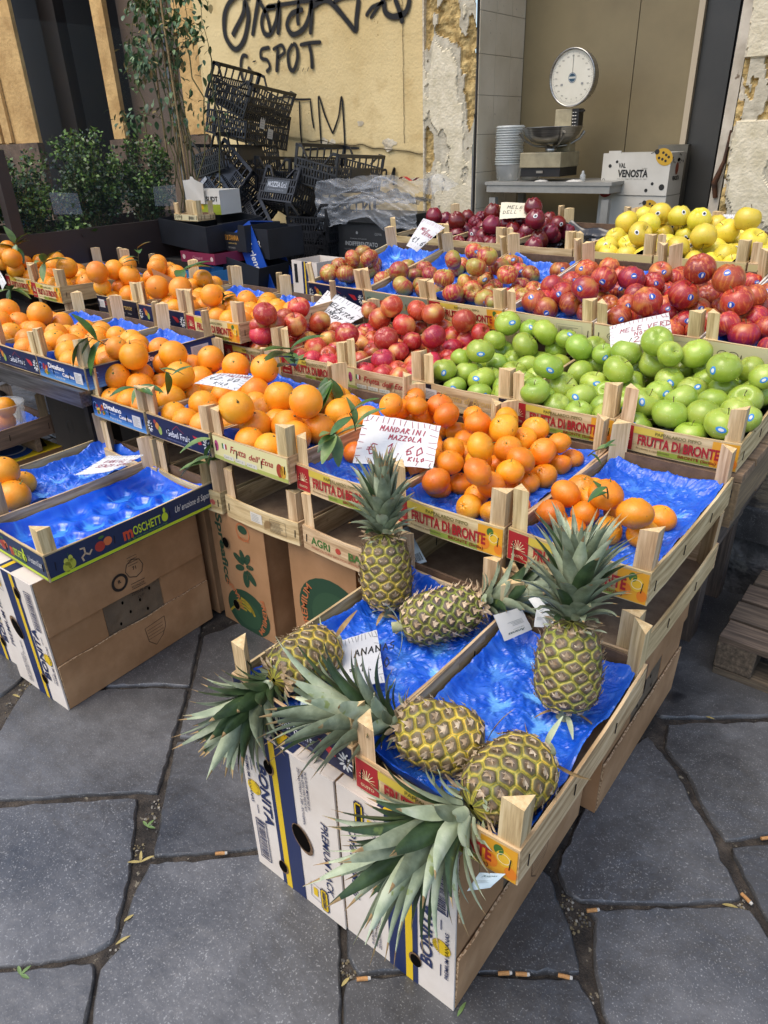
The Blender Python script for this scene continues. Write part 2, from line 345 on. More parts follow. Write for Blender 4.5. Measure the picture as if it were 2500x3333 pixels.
def slab(mb, pts, top, rnd, shrink=-.0018, jit=.003, bottom=-.03):
    P = [Vector(p) for p in pts]; c = sum(P, Vector((0, 0))) / len(P)
    area = sum(P[i].x * P[(i + 1) % len(P)].y - P[(i + 1) % len(P)].x * P[i].y for i in range(len(P)))
    if area < 0: P.reverse()
    n = len(P); ring = []
    for i in range(n):
        a, b = P[i], P[(i + 1) % n]; k = max(1, int((b - a).length / .018))
        for j in range(k):
            t = j / k; q = a.lerp(b, t); d = (b - a).normalized(); nrm = Vector((d.y, -d.x))
            w = noise.noise(Vector((q.x * 9, q.y * 9, top * 50))) * jit * 1.2 + noise.noise(Vector((q.x * 60, q.y * 60, 3))) * jit * .8
            if j == 0:
                d0 = (a - P[i - 1]).normalized(); nrm = (nrm + Vector((d0.y, -d0.x))).normalized(); w -= .002
            ring.append((q + nrm * (w - shrink), nrm))
    mb.tone = getattr(mb, 'tone', []); tn_ = rnd.random(); b0_ = len(mb.v)
    m = len(ring); vs = []; ch = [rnd.uniform(.5, 1.6) for _ in range(m)]
    for lvl, (off, z) in enumerate(((0, bottom), (0, -.012), (-.0013, -.003), (-.0045, 0))):
        for i, (q, nr) in enumerate(ring):
            f = ch[i] * (1.0 + .8 * noise.noise(Vector((q.x * 25, q.y * 25, 7))))
            p = q + nr * off * f; vs.append((p.x, p.y, z * (1 if z == bottom else f) + (top if z != bottom else 0)))
    fs = [(l * m + i, l * m + (i + 1) % m, (l + 1) * m + (i + 1) % m, (l + 1) * m + i) for l in range(3) for i in range(m)]
    mb.add(vs, fs, STONE, True)
    mb.add(vs[3 * m:], [tuple(range(m))], STONE); mb.tone += [tn_] * (len(mb.v) - b0_)
rnd = random.Random(5); mb = MB()
for k, pts in SLABS.items(): slab(mb, pts, rnd.uniform(-.003, 0), rnd)
def in_poly(x, y, P):
    c = False
    for i in range(len(P)):
        (x1, y1), (x2, y2) = P[i - 1], P[i]
        if (y1 > y) != (y2 > y) and x < (x2 - x1) * (y - y1) / (y2 - y1) + x1: c = not c
    return c
def cell(x0, y0, w, h, lv):
    hit = any(in_poly(x0 + w * u, y0 + h * v, P) for P in SLABS.values() for u in (0, .25, .5, .75, 1) for v in (0, .25, .5, .75, 1))
    if not hit:
        j = lambda: rnd.uniform(-.008, .008) if lv == 0 else 0
        slab(mb, [(x0 + .004, y0 + .004 + j()), (x0 + w - .006, y0 + .004 + j()), (x0 + w - .006, y0 + h - .012), (x0 + .004, y0 + h - .012)], -.001 - rnd.random() * .002, rnd)
    elif lv < 2:
        for a_ in (0, 1):
            for b_ in (0, 1): cell(x0 + w / 2 * a_, y0 + h / 2 * b_, w / 2, h / 2, lv + 1)
for i in range(-9, 6):
    for j in range(-5, 4): cell(i * .72 + (j % 2) * .3, j * .52 + .12, .72, .52, 0)
o = mb.build('pavement'); tag(o, kind='structure'); a_ = o.data.attributes.new('tone', 'FLOAT', 'POINT'); a_.data.foreach_set('value', mb.tone)
# raised stone step along the building
RSTONE = M('rough_lava', '#2b2b2a', '#61605c', '#444342', scale=9, rough=.85, bump=1, bscale=22, wdist=.03, spots=(14, .66, '#56554f'))
mb = MB()
def stepf(u, v):
    x = -7 + 9 * u; z = -.02 + .33 * v
    return (x, 2.22 + .035 * noise.fractal(Vector((x * 5, z * 9, 1)), 1, 2, 4) - .02 * (v < .1), z)
mb.grid(360, 14, stepf, RSTONE)
x = -7
while x < 2:
    w = rnd.uniform(.5, .9); y = 2.2
    while y < 3.95:
        h = rnd.uniform(.4, .6); y2 = min(y + h, 3.97)
        slab(mb, [(x, y), (x + w, y), (x + w, y2), (x, y2)], .315 + rnd.uniform(-.003, .003), rnd, bottom=.2); y = y2
        if 3.97 - y < .2: break
    x += w
mb.b2((-7, 2.3, 0), (2, 5.6, .29), RSTONE)
tag(mb.build('stone_step'), kind='structure')
# ---------------------------------------------------------------- building
BL = empty('building', (0, 0, 0), 0, 'ochre building with black graffiti, peeling plaster and an open shop doorway', 'building')
FY = 3.95
YEL, N_, L_, B_ = mnodes('ochre_plaster')
def _yel():
    N, L, b = N_, L_, B_
    tc = N.new('ShaderNodeTexCoord')
    def ns(sc, det=5, st=None):
        n = N.new('ShaderNodeTexNoise'); n.inputs['Scale'].default_value = sc; n.inputs['Detail'].default_value = det
        if st:
            q = N.new('ShaderNodeMapping'); q.inputs['Scale'].default_value = st; L.new(tc.outputs['Object'], q.inputs[0]); L.new(q.outputs[0], n.inputs[0])
        else: L.new(tc.outputs['Object'], n.inputs[0])
        return n.outputs[0]
    r = N.new('ShaderNodeValToRGB'); L.new(ns(1.6, 6, (1, 1, .5)), r.inputs[0]); e = r.color_ramp.elements
    e[0].position = .3; e[0].color = (*lin('#c4ab76'), 1); e[1].position = .7; e[1].color = (*lin('#dfca98'), 1)
    r2 = N.new('ShaderNodeValToRGB'); L.new(ns(9, 4), r2.inputs[0]); e = r2.color_ramp.elements
    e[0].position = .55; e[0].color = (0, 0, 0, 1); e[1].position = .78; e[1].color = (.5, .5, .5, 1)
    mx = N.new('ShaderNodeMixRGB'); L.new(r2.outputs[0], mx.inputs[0]); L.new(r.outputs[0], mx.inputs[1]); mx.inputs[2].default_value = (*lin('#a98a55'), 1)
    r3 = N.new('ShaderNodeValToRGB'); L.new(ns(45, 3), r3.inputs[0]); e = r3.color_ramp.elements
    e[0].position = .24; e[0].color = (1, 1, 1, 1); e[1].position = .3; e[1].color = (0, 0, 0, 1)
    mx2 = N.new('ShaderNodeMixRGB'); L.new(r3.outputs[0], mx2.inputs[0]); L.new(mx.outputs[0], mx2.inputs[1]); mx2.inputs[2].default_value = (*lin('#8d7344'), 1)
    L.new(mx2.outputs[0], b.inputs['Base Color']); b.inputs['Roughness'].default_value = .9; b.inputs['Specular IOR Level'].default_value = .15
    bp = N.new('ShaderNodeBump'); bp.inputs['Strength'].default_value = .55; bp.inputs['Distance'].default_value = .006
    L.new(ns(60, 6), bp.inputs['Height']); L.new(bp.outputs[0], b.inputs['Normal'])
_yel()
RAWP = M('bare_render', '#b0a184', '#d8cdb4', scale=12, rough=.95, bump=1, bscale=40, wdist=.01)
CRK = M('crack_shadow', '#4a3c25', rough=1)
def wall_z(x, z):   # plaster relief: the coat above the ledge stands 8 mm proud of the one below
    led = 1.345 - .10 * (x + 3.5) + .018 * noise.noise(Vector((x * 9, 0, 0)))
    d = .004 * noise.noise(Vector((x * 2, z * 2, 5))) + .0015 * noise.noise(Vector((x * 14, z * 14, 5)))
    if z < led and x > -4.0: d += .010 * min(1, (led - z) / .012)
    return d
mb = MB()
def wf(u, v):
    x = -4.77 + 1.99 * u; z = .30 + 3.2 * v; return (x, FY + wall_z(x, z), z)
mb.grid(220, 330, wf, YEL)
for (cx, cz, r_) in ((-3.60, 1.355, .035), (-3.53, 1.35, .03), (-3.05, 1.335, .05), (-3.06, 1.30, .03), (-3.28, 1.45, .03)):   # chips in the coat
    pts = [(cx + r_ * rnd.uniform(.7, 1.3) * math.cos(a), FY - .004, cz + r_ * .55 * rnd.uniform(.6, 1.3) * math.sin(a)) for a in [i * PI / 7 for i in range(14)]]
    mb.add(pts, [tuple(range(14))], RAWP)
mb.build('wall', BL)
mb = MB()           # the long crack
p = [(-2.935 + .012 * noise.noise(Vector((0, z * 7, 0))) + .004 * noise.noise(Vector((3, z * 40, 0))), z) for z in np.arange(1.33, 2.7, .012)]
sh = Sheet(mb, (0, FY - .006, 0), (1, 0, 0), (0, 0, 1)); sh.line(p, .0035, CRK)
p = [(x, 1.342 - .10 * (x + 3.5) + .018 * noise.noise(Vector((x * 9, 0, 0)))) for x in np.arange(-3.75, -2.79, .01)]; sh.line(p, .004, CRK)
mb.build('crack', BL)
# graffiti: sprayed strokes, variable width
INK = M('spray_paint', '#0c0b0a', '#16140f', scale=30, rough=.8)
SOFT = M('spray_halo', '#2a2418', rough=.9, alpha=.35)
gm = MB()
def stroke(pts, w, m=INK, sub=10):
    P = [Vector(p) for p in pts]; Q = []
    for i in range(len(P) - 1):
        a, b, c, d = P[max(i - 1, 0)], P[i], P[i + 1], P[min(i + 2, len(P) - 1)]
        for k in range(sub):
            t = k / sub
            Q.append(.5 * ((2 * b) + (c - a) * t + (2 * a - 5 * b + 4 * c - d) * t * t + (3 * b - a - 3 * c + d) * t ** 3))
    Q.append(P[-1])
    for hal in (1, 0):
        ww = w * (1.45 if hal else 1); y = FY - (.0075 if hal else .0085); mt = SOFT if hal else INK
        vs = []
        for i, q in enumerate(Q):
            t = (Q[min(i + 1, len(Q) - 1)] - Q[max(i - 1, 0)]).normalized(); nq = Vector((-t.y, t.x))
            f = ww / 2 * (1 + .18 * noise.noise(Vector((q.x * 12, q.y * 12, 2)))) * (min(1, .55 + .25 * i, .55 + .25 * (len(Q) - 1 - i)))
            vs += [(q.x + nq.x * f, y, q.y + nq.y * f), (q.x - nq.x * f, y, q.y - nq.y * f)]
        gm.add(vs, [(2 * i, 2 * i + 1, 2 * i + 3, 2 * i + 2) for i in range(len(Q) - 1)], mt)
def GP(l):      # strokes are written on a 0-100 x 0-100 chart of the wall
    return [(gx0 + x * gsx, gz0 + z * gsz) for x, z in l]
GRAF = [([(-4.178,2.204),(-4.281,2.234),(-4.393,2.19),(-4.448,2.118),(-4.453,2.013),(-4.372,1.936),(-4.283,1.971),(-4.226,2.057),(-4.207,2.119),(-4.227,2.184),(-4.256,2.124),(-4.351,2.043),(-4.381,2.013)],0.032),([(-4.187,1.995),(-4.151,2.075),(-4.111,2.159),(-4.084,2.217)],0.0288),([(-4.105,2.195),(-4.037,2.101),(-4.009,1.998)],0.0224),([(-3.947,2.128),(-4.033,2.125),(-4.086,2.069),(-4.074,2.004),(-4.021,1.989),(-3.959,2.043),(-3.93,2.102),(-3.912,2.149),(-3.926,2.052),(-3.947,1.979)],0.0256),([(-4.031,2.138),(-3.821,2.133),(-3.641,2.13),(-3.526,2.123)],0.0224),([(-3.739,2.141),(-3.76,2.048),(-3.755,2.011)],0.0224),([(-3.705,2.09),(-3.808,2.077),(-3.857,2.021),(-3.811,1.969),(-3.716,1.989),(-3.66,2.049),(-3.633,2.118),(-3.641,2.036),(-3.66,1.953)],0.0272),([(-3.635,2.094),(-3.526,2.117),(-3.453,2.086),(-3.349,1.994),(-3.288,1.942),(-3.276,1.998),(-3.251,2.097)],0.0288),([(-3.452,2.097),(-3.377,2.112),(-3.251,2.108)],0.0224),([(-3.204,2.002),(-3.149,2.041),(-3.064,2.054)],0.0192),([(-3.171,1.987),(-3.064,2.07),(-3.013,2.075)],0.0192),([(-3.064,2.059),(-3.057,2.009),(-2.999,1.979),(-2.916,1.989),(-2.886,2.034),(-2.89,2.061)],0.0288),([(-2.988,2.067),(-2.957,2.009),(-2.933,1.941)],0.0256),([(-4.252,1.883),(-4.297,1.893),(-4.329,1.848),(-4.331,1.773),(-4.302,1.733),(-4.254,1.741),(-4.233,1.794),(-4.263,1.823)],0.02),([(-4.192,1.855),(-4.191,1.847)],0.026),([(-4.032,1.917),(-4.111,1.911),(-4.122,1.866),(-4.065,1.848),(-4.048,1.807),(-4.086,1.781)],0.02),([(-3.957,1.911),(-3.971,1.841),(-3.987,1.774)],0.024),([(-4.006,1.902),(-3.923,1.92),(-3.901,1.88),(-3.965,1.853)],0.02),([(-3.818,1.918),(-3.866,1.871),(-3.865,1.794),(-3.825,1.776),(-3.785,1.839),(-3.788,1.903),(-3.818,1.918)],0.024),([(-3.786,1.778),(-3.783,1.775)],0.024),([(-3.745,1.773),(-3.741,1.77)],0.024),([(-3.7,1.772),(-3.696,1.769)],0.024),([(-3.675,1.905),(-3.662,1.842),(-3.663,1.769)],0.024),([(-3.757,1.906),(-3.665,1.91),(-3.569,1.906)],0.02),([(-4.07,1.621),(-3.909,1.627),(-3.818,1.608),(-3.689,1.603)],0.012),([(-3.796,1.597),(-3.805,1.451),(-3.804,1.331)],0.012),([(-3.697,1.602),(-3.692,1.506),(-3.681,1.433)],0.012),([(-3.623,1.316),(-3.625,1.426),(-3.621,1.612),(-3.573,1.501),(-3.516,1.398)],0.012),([(-3.516,1.398),(-3.457,1.496),(-3.424,1.601),(-3.417,1.466),(-3.417,1.312)],0.012),([(-3.783,1.309),(-3.545,1.314),(-3.294,1.309)],0.0144),([(-3.062,1.127),(-3.042,1.137),(-3.014,1.189),(-3.019,1.137),(-3.023,1.094)],0.0156),([(-3.121,1.175),(-3.081,1.18),(-3.086,1.137),(-3.116,1.137)],0.0132),([(-3.11,1.108),(-3.076,1.113)],0.012)]
for pts, w in GRAF: stroke(pts, w)
gm.build('graffiti', BL)
# peeling pilaster
PEEL, N_, L_, B_ = mnodes('peeling_plaster')
def _peel():
    N, L, b = N_, L_, B_
    at = N.new('ShaderNodeAttribute'); at.attribute_name = 'coat'
    tc = N.new('ShaderNodeTexCoord')
    n = N.new('ShaderNodeTexNoise'); n.inputs['Scale'].default_value = 22; n.inputs['Detail'].default_value = 6; L.new(tc.outputs['Object'], n.inputs[0])
    def ramp(src, a, b_, p0=.3, p1=.7):
        r = N.new('ShaderNodeValToRGB'); L.new(src, r.inputs[0]); r.color_ramp.elements[0].position = p0; r.color_ramp.elements[0].color = (*lin(a), 1)
        r.color_ramp.elements[1].position = p1; r.color_ramp.elements[1].color = (*lin(b_), 1); return r.outputs[0]
    stone = ramp(n.outputs[0], '#8d7446', '#c9b078'); grey = ramp(n.outputs[0], '#a39a84', '#c4bba4'); cream = ramp(n.outputs[0], '#bfb496', '#d8cdb2')
    m1 = N.new('ShaderNodeMixRGB'); m2 = N.new('ShaderNodeMixRGB')
    f1 = N.new('ShaderNodeMapRange'); f1.inputs[1].default_value = .28; f1.inputs[2].default_value = .36
    f2 = N.new('ShaderNodeMapRange'); f2.inputs[1].default_value = .62; f2.inputs[2].default_value = .70
    L.new(at.outputs['Fac'], f1.inputs[0]); L.new(at.outputs['Fac'], f2.inputs[0])
    L.new(f1.outputs[0], m1.inputs[0]); L.new(stone, m1.inputs[1]); L.new(grey, m1.inputs[2])
    L.new(f2.outputs[0], m2.inputs[0]); L.new(m1.outputs[0], m2.inputs[1]); L.new(cream, m2.inputs[2])
    L.new(m2.outputs[0], b.inputs['Base Color']); b.inputs['Roughness'].default_value = .92; b.inputs['Specular IOR Level'].default_value = .15
    bp = N.new('ShaderNodeBump'); bp.inputs['Strength'].default_value = .6; bp.inputs['Distance'].default_value = .008
    n3 = N.new('ShaderNodeTexNoise'); n3.inputs['Scale'].default_value = 70; n3.inputs['Detail'].default_value = 6; L.new(tc.outputs['Object'], n3.inputs[0])
    L.new(n3.outputs[0], bp.inputs['Height']); L.new(bp.outputs[0], b.inputs['Normal'])
_peel()
def peeled(name, x0, x1, z0, z1, y, seed, left_ragged=False, bias=0.0, bias_fn=None):
    nx, nz = int((x1 - x0) / .007), int((z1 - z0) / .009); vs = []; at = []
    for j in range(nz + 1):
        for i in range(nx + 1):
            x = x0 + (x1 - x0) * i / nx; z = z0 + (z1 - z0) * j / nz
            q = Vector((x * 3.4, z * 1.7, seed)); f = .5 + .8 * noise.fractal(q, .8, 2, 5) + bias + (bias_fn(x, z) if bias_fn else 0)
            lvl = 0 if f < .33 else (.5 if f < .60 else 1.0)
            edge = .5 + .1 * noise.noise(Vector((x * 60, z * 60, 0)))
            d = .0 if lvl == 1 else (.008 if lvl == .5 else .026 + .016 * noise.fractal(Vector((x * 18, z * 18, 9)), 1, 2, 4))
            vs.append((x, y + d + .003 * noise.noise(Vector((x * 5, z * 5, 0))), z)); at.append(lvl)
    w = nx + 1; mb = MB()
    mb.add(vs, [(j * w + i, j * w + i + 1, (j + 1) * w + i + 1, (j + 1) * w + i) for j in range(nz) for i in range(nx)], PEEL, False)
    o = mb.build(name, BL); a = o.data.attributes.new('coat', 'FLOAT', 'POINT'); a.data.foreach_set('value', at)
    return o
peeled('pilaster', -2.78, -2.435, .3, 3.2, 3.925, 3.1, bias_fn=lambda x, z: .10 - .34 * math.exp(-((x + 2.745) / .035) ** 2) - .22 * math.exp(-((x + 2.47) / .03) ** 2))
mb = MB(); mb.b2((-2.785, 3.93, .3), (-2.775, 4.0, 3.2), RAWP); mb.b2((-2.433, 3.945, .3), (-2.4245, 4.0, 3.2), M('dark_iron', '#17130f', rough=.7)); mb.build('door_jamb', BL)
def edge_r(x, z): return -.9 if x < -1.035 + .04 * noise.fractal(Vector((0, z * 4, 2)), 1, 2, 4) + (.03 if z > 1.45 else 0) else (.25 if z < 1.25 or z > 1.55 else -.45)
peeled('pier', -1.03, .9, .3, 3.2, 3.90, 8.3, bias_fn=lambda x, z: (-.45 if 1.38 < z < 1.62 else .12 if z > 1.6 else -.02) - .5 * math.exp(-((x + 1.03) / .02) ** 2))
STN = M('pale_stone', '#a99f8b', '#d2c8b2', scale=8, rough=.9, bump=1, bscale=18, wdist=.02)
mb = MB(); mb.b2((-1.03, 3.93, .3), (.9, 4.2, 3.2), STN); mb.build('pier_core', BL)
# tiled reveal and the little shop niche
TILE = M('reveal_tile', '#c4b79c', '#d6cab2', scale=3, rough=.35, bump=.15, bscale=5, spots=(40, .7, '#8f8674'))
GRT = M('tile_joint', '#6f6655', rough=.9)
mb = MB(); mb.b2((-2.44, 3.95, .3), (-2.424, 4.46, 3.2), GRT)
for j in range(16):
    for i in range(3):
        y0 = 3.953 + i * .172; y1 = min(y0 + .169, 4.448); z0 = .38 + j * .1965
        mb.b2((-2.4255, y0, z0), (-2.4195, y1, z0 + .194), TILE)
mb.build('tiled_reveal', BL)
BROWNW = M('niche_wall_paint', '#736648', '#827452', scale=2, rough=.6, bump=.1, bscale=12)
mb = MB(); mb.b2((-2.44, 4.46, .3), (-1.745, 4.5, 3.2), BROWNW); mb.b2((-1.741, 4.462, .3), (-1.43, 4.5, 3.2), BROWNW); mb.b2((-1.43, 4.44, .9), (-1.40, 4.5, 3.2), M('panel_edge', '#b3a489', rough=.6))
mb.build('niche_wall', BL)
DGREY = M('dark_paint', '#2f2e2a', '#3a3833', scale=3, rough=.4)
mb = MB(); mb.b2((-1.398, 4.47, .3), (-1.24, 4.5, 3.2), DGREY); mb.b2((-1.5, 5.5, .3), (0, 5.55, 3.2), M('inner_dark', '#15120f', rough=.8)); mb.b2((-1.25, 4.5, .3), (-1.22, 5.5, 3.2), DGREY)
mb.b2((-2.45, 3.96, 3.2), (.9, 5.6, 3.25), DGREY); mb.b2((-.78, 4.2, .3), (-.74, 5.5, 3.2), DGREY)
mb.build('back_room', BL)
WPAINT = M('chipped_white_paint', '#a99e8a', '#cfc6b4', scale=7, rough=.55, spots=(18, .66, '#6d5b45'))
mb = MB(); mb.bar((-1.16, 4.3, .3), (-1.145, 4.3, 2.3), .05, .045, WPAINT, up=(0, 1, 0)); mb.b2((-1.10, 4.25, .3), (-1.06, 4.3, 3.2), DGREY)
RUST = M('rusty_iron', '#2e1d13', '#5d3a22', scale=30, rough=.8, bump=.5)
mb.tube([(-1.15, 4.27, 1.03), (-1.16, 4.25, 1.10), (-1.13, 4.25, 1.2), (-1.125, 4.26, 1.34)], [.012, .016, .01, .006], RUST); mb.build('door_frame', BL)
# left part of the front: piers, brown shutter, dark doorway
OCH = M('ochre_stone', '#b08a52', '#cfa96c', scale=5, rough=.9, bump=.8, bscale=30, wdist=.01)
PLN = M('plinth_stone', '#4d3e30', '#6b5745', scale=7, rough=.9, bump=.8, bscale=30, wdist=.01)
def pier(x0, x1, y0, nm='pier', steps=(), dp=.12):
    mb = MB(); mb.b2((x0, y0, 1.43), (x1, y0 + dp, 3.6), OCH, jit=.006)
    for (a, b, d) in steps: mb.b2((a, y0 - d, 1.44), (b, y0 - .001, 3.6), OCH)
    mb.build(nm, BL); mb = MB(); mb.b2((x0 - .02, y0 - .03, .3), (x1 + .02, y0 + dp, 1.427), PLN, jit=.006); mb.build('plinth', BL)
pier(-9.5, -7.22, 3.93, steps=((-9.5, -7.86, .03), (-7.80, -7.66, .03)), dp=.04)
pier(-5.96, -5.81, 3.92, dp=.05)
pier(-5.02, -4.772, 3.96)
mb = MB(); mb.b2((-5.81, 4.05, .3), (-5.02, 4.1, 3.6), M('brown_shutter', '#4f3f30', '#5c4a39', scale=3, rough=.55)); mb.b2((-5.79, 4.0, .3), (-5.04, 4.049, 1.42), PLN); mb.build('shutter', BL)
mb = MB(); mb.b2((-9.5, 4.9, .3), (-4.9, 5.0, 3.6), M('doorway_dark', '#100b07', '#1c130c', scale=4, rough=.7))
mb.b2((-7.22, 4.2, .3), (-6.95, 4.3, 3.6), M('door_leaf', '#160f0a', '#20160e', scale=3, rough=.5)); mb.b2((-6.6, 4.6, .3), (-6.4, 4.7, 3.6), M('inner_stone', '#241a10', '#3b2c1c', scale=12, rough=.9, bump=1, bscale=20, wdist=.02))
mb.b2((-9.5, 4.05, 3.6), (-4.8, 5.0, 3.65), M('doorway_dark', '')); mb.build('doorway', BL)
# ---------------------------------------------------------------- planter with glass screen
PBRN = M('planter_metal', '#2c221f', '#332825', scale=6, rough=.4, spec=.5, bump=.05, bscale=8)
GLS = M('glass_pane', '#5a625f', rough=.04, alpha=.05, ior=1.5, spec=.5)
GLSC = M('scuffed_glass', '#aab4b6', rough=.6, alpha=.28)
PT = empty('planter', (-3.85, 1.8, .31), 0, 'long dark brown metal planter box with a clear glass screen', 'planter')
def LB(o, mb): mb.v = [(x - o.location.x, y - o.location.y, z - o.location.z) for x, y, z in mb.v]; return mb
mb = MB(); mb.b2((-3.73, 1.80, .32), (-3.70, 3.13, .985), PBRN); mb.b2((-4.4, 3.10, .32), (-3.73, 3.13, .985), PBRN); mb.b2((-4.4, 1.8, .32), (-4.37, 3.1, .985), PBRN); mb.b2((-4.37, 1.8, .32), (-3.73, 1.83, .985), PBRN)
mb.b2((-4.37, 1.83, .85), (-3.73, 3.10, .90), M('potting_soil', '#1d150e', '#33261a', scale=30, rough=1, bump=1, bscale=80, wdist=.02)); LB(PT, mb).build('box', PT)
mb = MB(); mb.b2((-3.718, 1.83, .985), (-3.712, 3.09, 1.89), GLS); gl = LB(PT, mb).build('glass_screen', PT)
mb = MB()
for y0, z0, w, h in ((2.0, 1.06, .18, .10), (2.62, 1.05, .17, .10)):
    pts = [(-3.709, y0 + w * rnd.uniform(.0, .12) * (1 if a in (0, 3) else -1) + (w if a in (1, 2) else 0), z0 + (h if a > 1 else 0) + rnd.uniform(-.01, .01)) for a in range(4)]
    mb = MB(); mb.add(pts, [(0, 1, 2, 3)], GLSC); LB(PT, mb).build('tape_residue', PT)
mb = MB(); mb.b2((-3.745, 1.775, .32), (-3.69, 1.83, 1.36), PBRN); LB(PT, mb).build('post', PT)
# the planter that goes on at the left of the post
mb = MB(); mb.b2((-3.78, .4, .31), (-3.75, 1.72, .95), PBRN); mb.b2((-4.4, .4, .31), (-3.78, 1.72, .9), PBRN); tag(mb.build('planter_box'), 'dark brown planter box left of the glass screen post', 'planter')
# ================================================================ crates and their printed boards
RED = PR('#a01f22'); CREAM = PR('#e3d3a0'); YELO = PR('#e0b12c'); ORNG = PR('#d9791c'); GREENP = PR('#3f6a2a'); NAVY = PR('#10183c'); WHT = PR('#d8d6d0'); DRED = PR('#7c1416')
BLK = PR('#141312'); BLUEP = PR('#1d4f94'); LBLUE = PR('#4f86c0'); GOLD = PR('#c2a05a'); PINKP = PR('#c2607a'); DNAVY = PR('#191525'); PALEC = PR('#d9c68e'); LIME = PR('#b4c62a'); GRY = PR('#8d8c86')
def d_bronte(s, W, H):
    s.rect(0, 0, W, H, PALEC); s.up()
    s.rect(0, 0, W * .16, H, RED); s.rect(W * .16, H * .72, W * .25, H * .28, PR('#c9b042')); s.rect(W * .8, 0, W * .2, H, PR('#d99a24')); s.rect(W * .38, 0, W * .42, H * .2, PR('#8a9a3a')); s.up()
    for a in range(9): s.line([(W * .08, H * .42), (W * .08 + .017 * math.cos(a * PI / 8), H * .42 + .022 * math.sin(a * PI / 8))], .0012, CREAM)
    s.text(W * .08, H * .14, .006, 'GUSTO', CREAM, .01, align='c')
    for k, (fx, fy, fr) in enumerate(((.86, .35, .014), (.93, .6, .016), (.97, .25, .012), (.9, .8, .01))): s.ell(W * fx, H * fy, fr * .8, (ORNG, YELO, ORNG, GREENP)[k], fr)
    s.up(); s.ring(W * .93, H * .6, .009, .0105, CREAM); s.up()
    s.text(W * .53, H * .80, .0085, 'PAPPALARDO PIPPO', PR('#5d5a1e'), .01, align='c')
    s.text(W * .535, H * .31, .0255, 'FRUTTA DI BRONTE', RED, .035, align='c', w=W * .66)
    s.text(W * .34, H * .10, .006, 'Prodotto e confezionato', PR('#5b4630'), align='c', w=W * .28)
    s.text(W * .70, H * .09, .0075, 'BRONTE (Sicilia)', DRED, .02, align='c', w=W * .3)
def d_gebel(s, W, H):
    s.rect(0, 0, W, H, NAVY); s.up()
    s.ell(W * .16, H * .58, .010, PR('#c07a2a'), .012); s.ell(W * .20, H * .40, .009, PR('#8fa04a'), .014); s.ell(W * .13, H * .75, .007, PR('#9a3b35'))
    s.line([(W * .42, H * .66), (W * .5, H * .92), (W * .54, H * .78), (W * .60, H * .66)], .0012, PR('#b03a2c'))
    s.text(W * .5, H * .30, .020, 'Gebel Fruit', PR('#d9d9dc'), .005, align='c', w=W * .38)
    s.text(W * .5, H * .12, .004, 'Societa Agricola Bronte Sicilia', PR('#7d83a5'), align='c', w=W * .4)
    s.poly([(W * .74, H * .72), (W * .85, H * .66), (W * .88, H * .42), (W * .83, H * .36), (W * .79, H * .5)], PR('#b5242c'))
    for k in range(10):
        a = k * PI / 5; s.ell(W * .95 + .010 * math.cos(a), H * .45 + .014 * math.sin(a), .0075, WHT, .0025, n=10, rot=a)
        s.ell(W * .03 + .008 * math.cos(a), H * .45 + .014 * math.sin(a), .006, WHT, .0022, n=10, rot=a)
def d_distefano(s, W, H):
    for k in range(8): s.rect(0, H * k / 8, W, H / 8, PR(['#5b8fc2', '#3e74ae', '#2b5c9a', '#214b88', '#1b3e78', '#16336a', '#122a5c', '#101f4a'][k]))
    s.up(); s.ring(W * .06, H * .6, .008, .0105, PR('#7fa0cf'), a0=.5, a1=5.5)
    for k in range(14): s.ell(W * .16 + rnd.uniform(-.02, .02), H * .42 + rnd.uniform(-.015, .015), rnd.uniform(.004, .007), (RED, YELO, ORNG, GREENP)[k % 4], n=12)
    s.up(); s.text(W * .24, H * .60, .017, 'Distefano', PR('#ece6e0'), .03, w=W * .34); s.text(W * .52, H * .34, .012, 'Caterina', PR('#ece0d6'), .03, w=W * .24)
    s.text(W * .27, H * .42, .0045, 'Ditta di Produzione', PR('#b8cbe6'), w=W * .18); s.text(W * .33, H * .14, .008, 'Frutta di Bronte', WHT, shear=.4, w=W * .22)
    s.rect(W * .78, H * .18, W * .15, H * .56, PR('#cfcac4')); s.up()
    for k in range(7): s.rect(W * .795, H * (.25 + .065 * k), W * rnd.uniform(.07, .12), .0014, GRY)
def d_etna(s, W, H):
    s.rect(0, 0, W, H, PR('#d6cc92')); s.up(); s.rect(0, 0, W, H * .16, PR('#a7ac56')); s.rect(W * .13, H * .55, W * .022, H * .24, GREENP); s.rect(W * .152, H * .55, W * .022, H * .24, WHT); s.rect(W * .174, H * .55, W * .022, H * .24, RED)
    s.ell(W * .05, H * .6, .008, PR('#a8436d'), .016); s.ell(W * .90, H * .42, .012, PR('#9c3a22'), .02); s.ell(W * .94, H * .40, .011, PR('#c9962c'), .018); s.up()
    s.text(W * .24, H * .48, .021, 'Frutta', RED, .01, shear=.35, w=W * .22); s.text(W * .50, H * .46, .018, "dell' Etna", RED, .01, shear=.35, w=W * .32)
    for k in range(3): s.rect(W * (.14 + .16 * k), H * .12, W * .14, H * .20, PR('#cfc9b4'))
    s.up()
    for k in range(3): s.text(W * (.15 + .16 * k), H * .17, .006, 'CAT. II', GRY, w=W * .1)
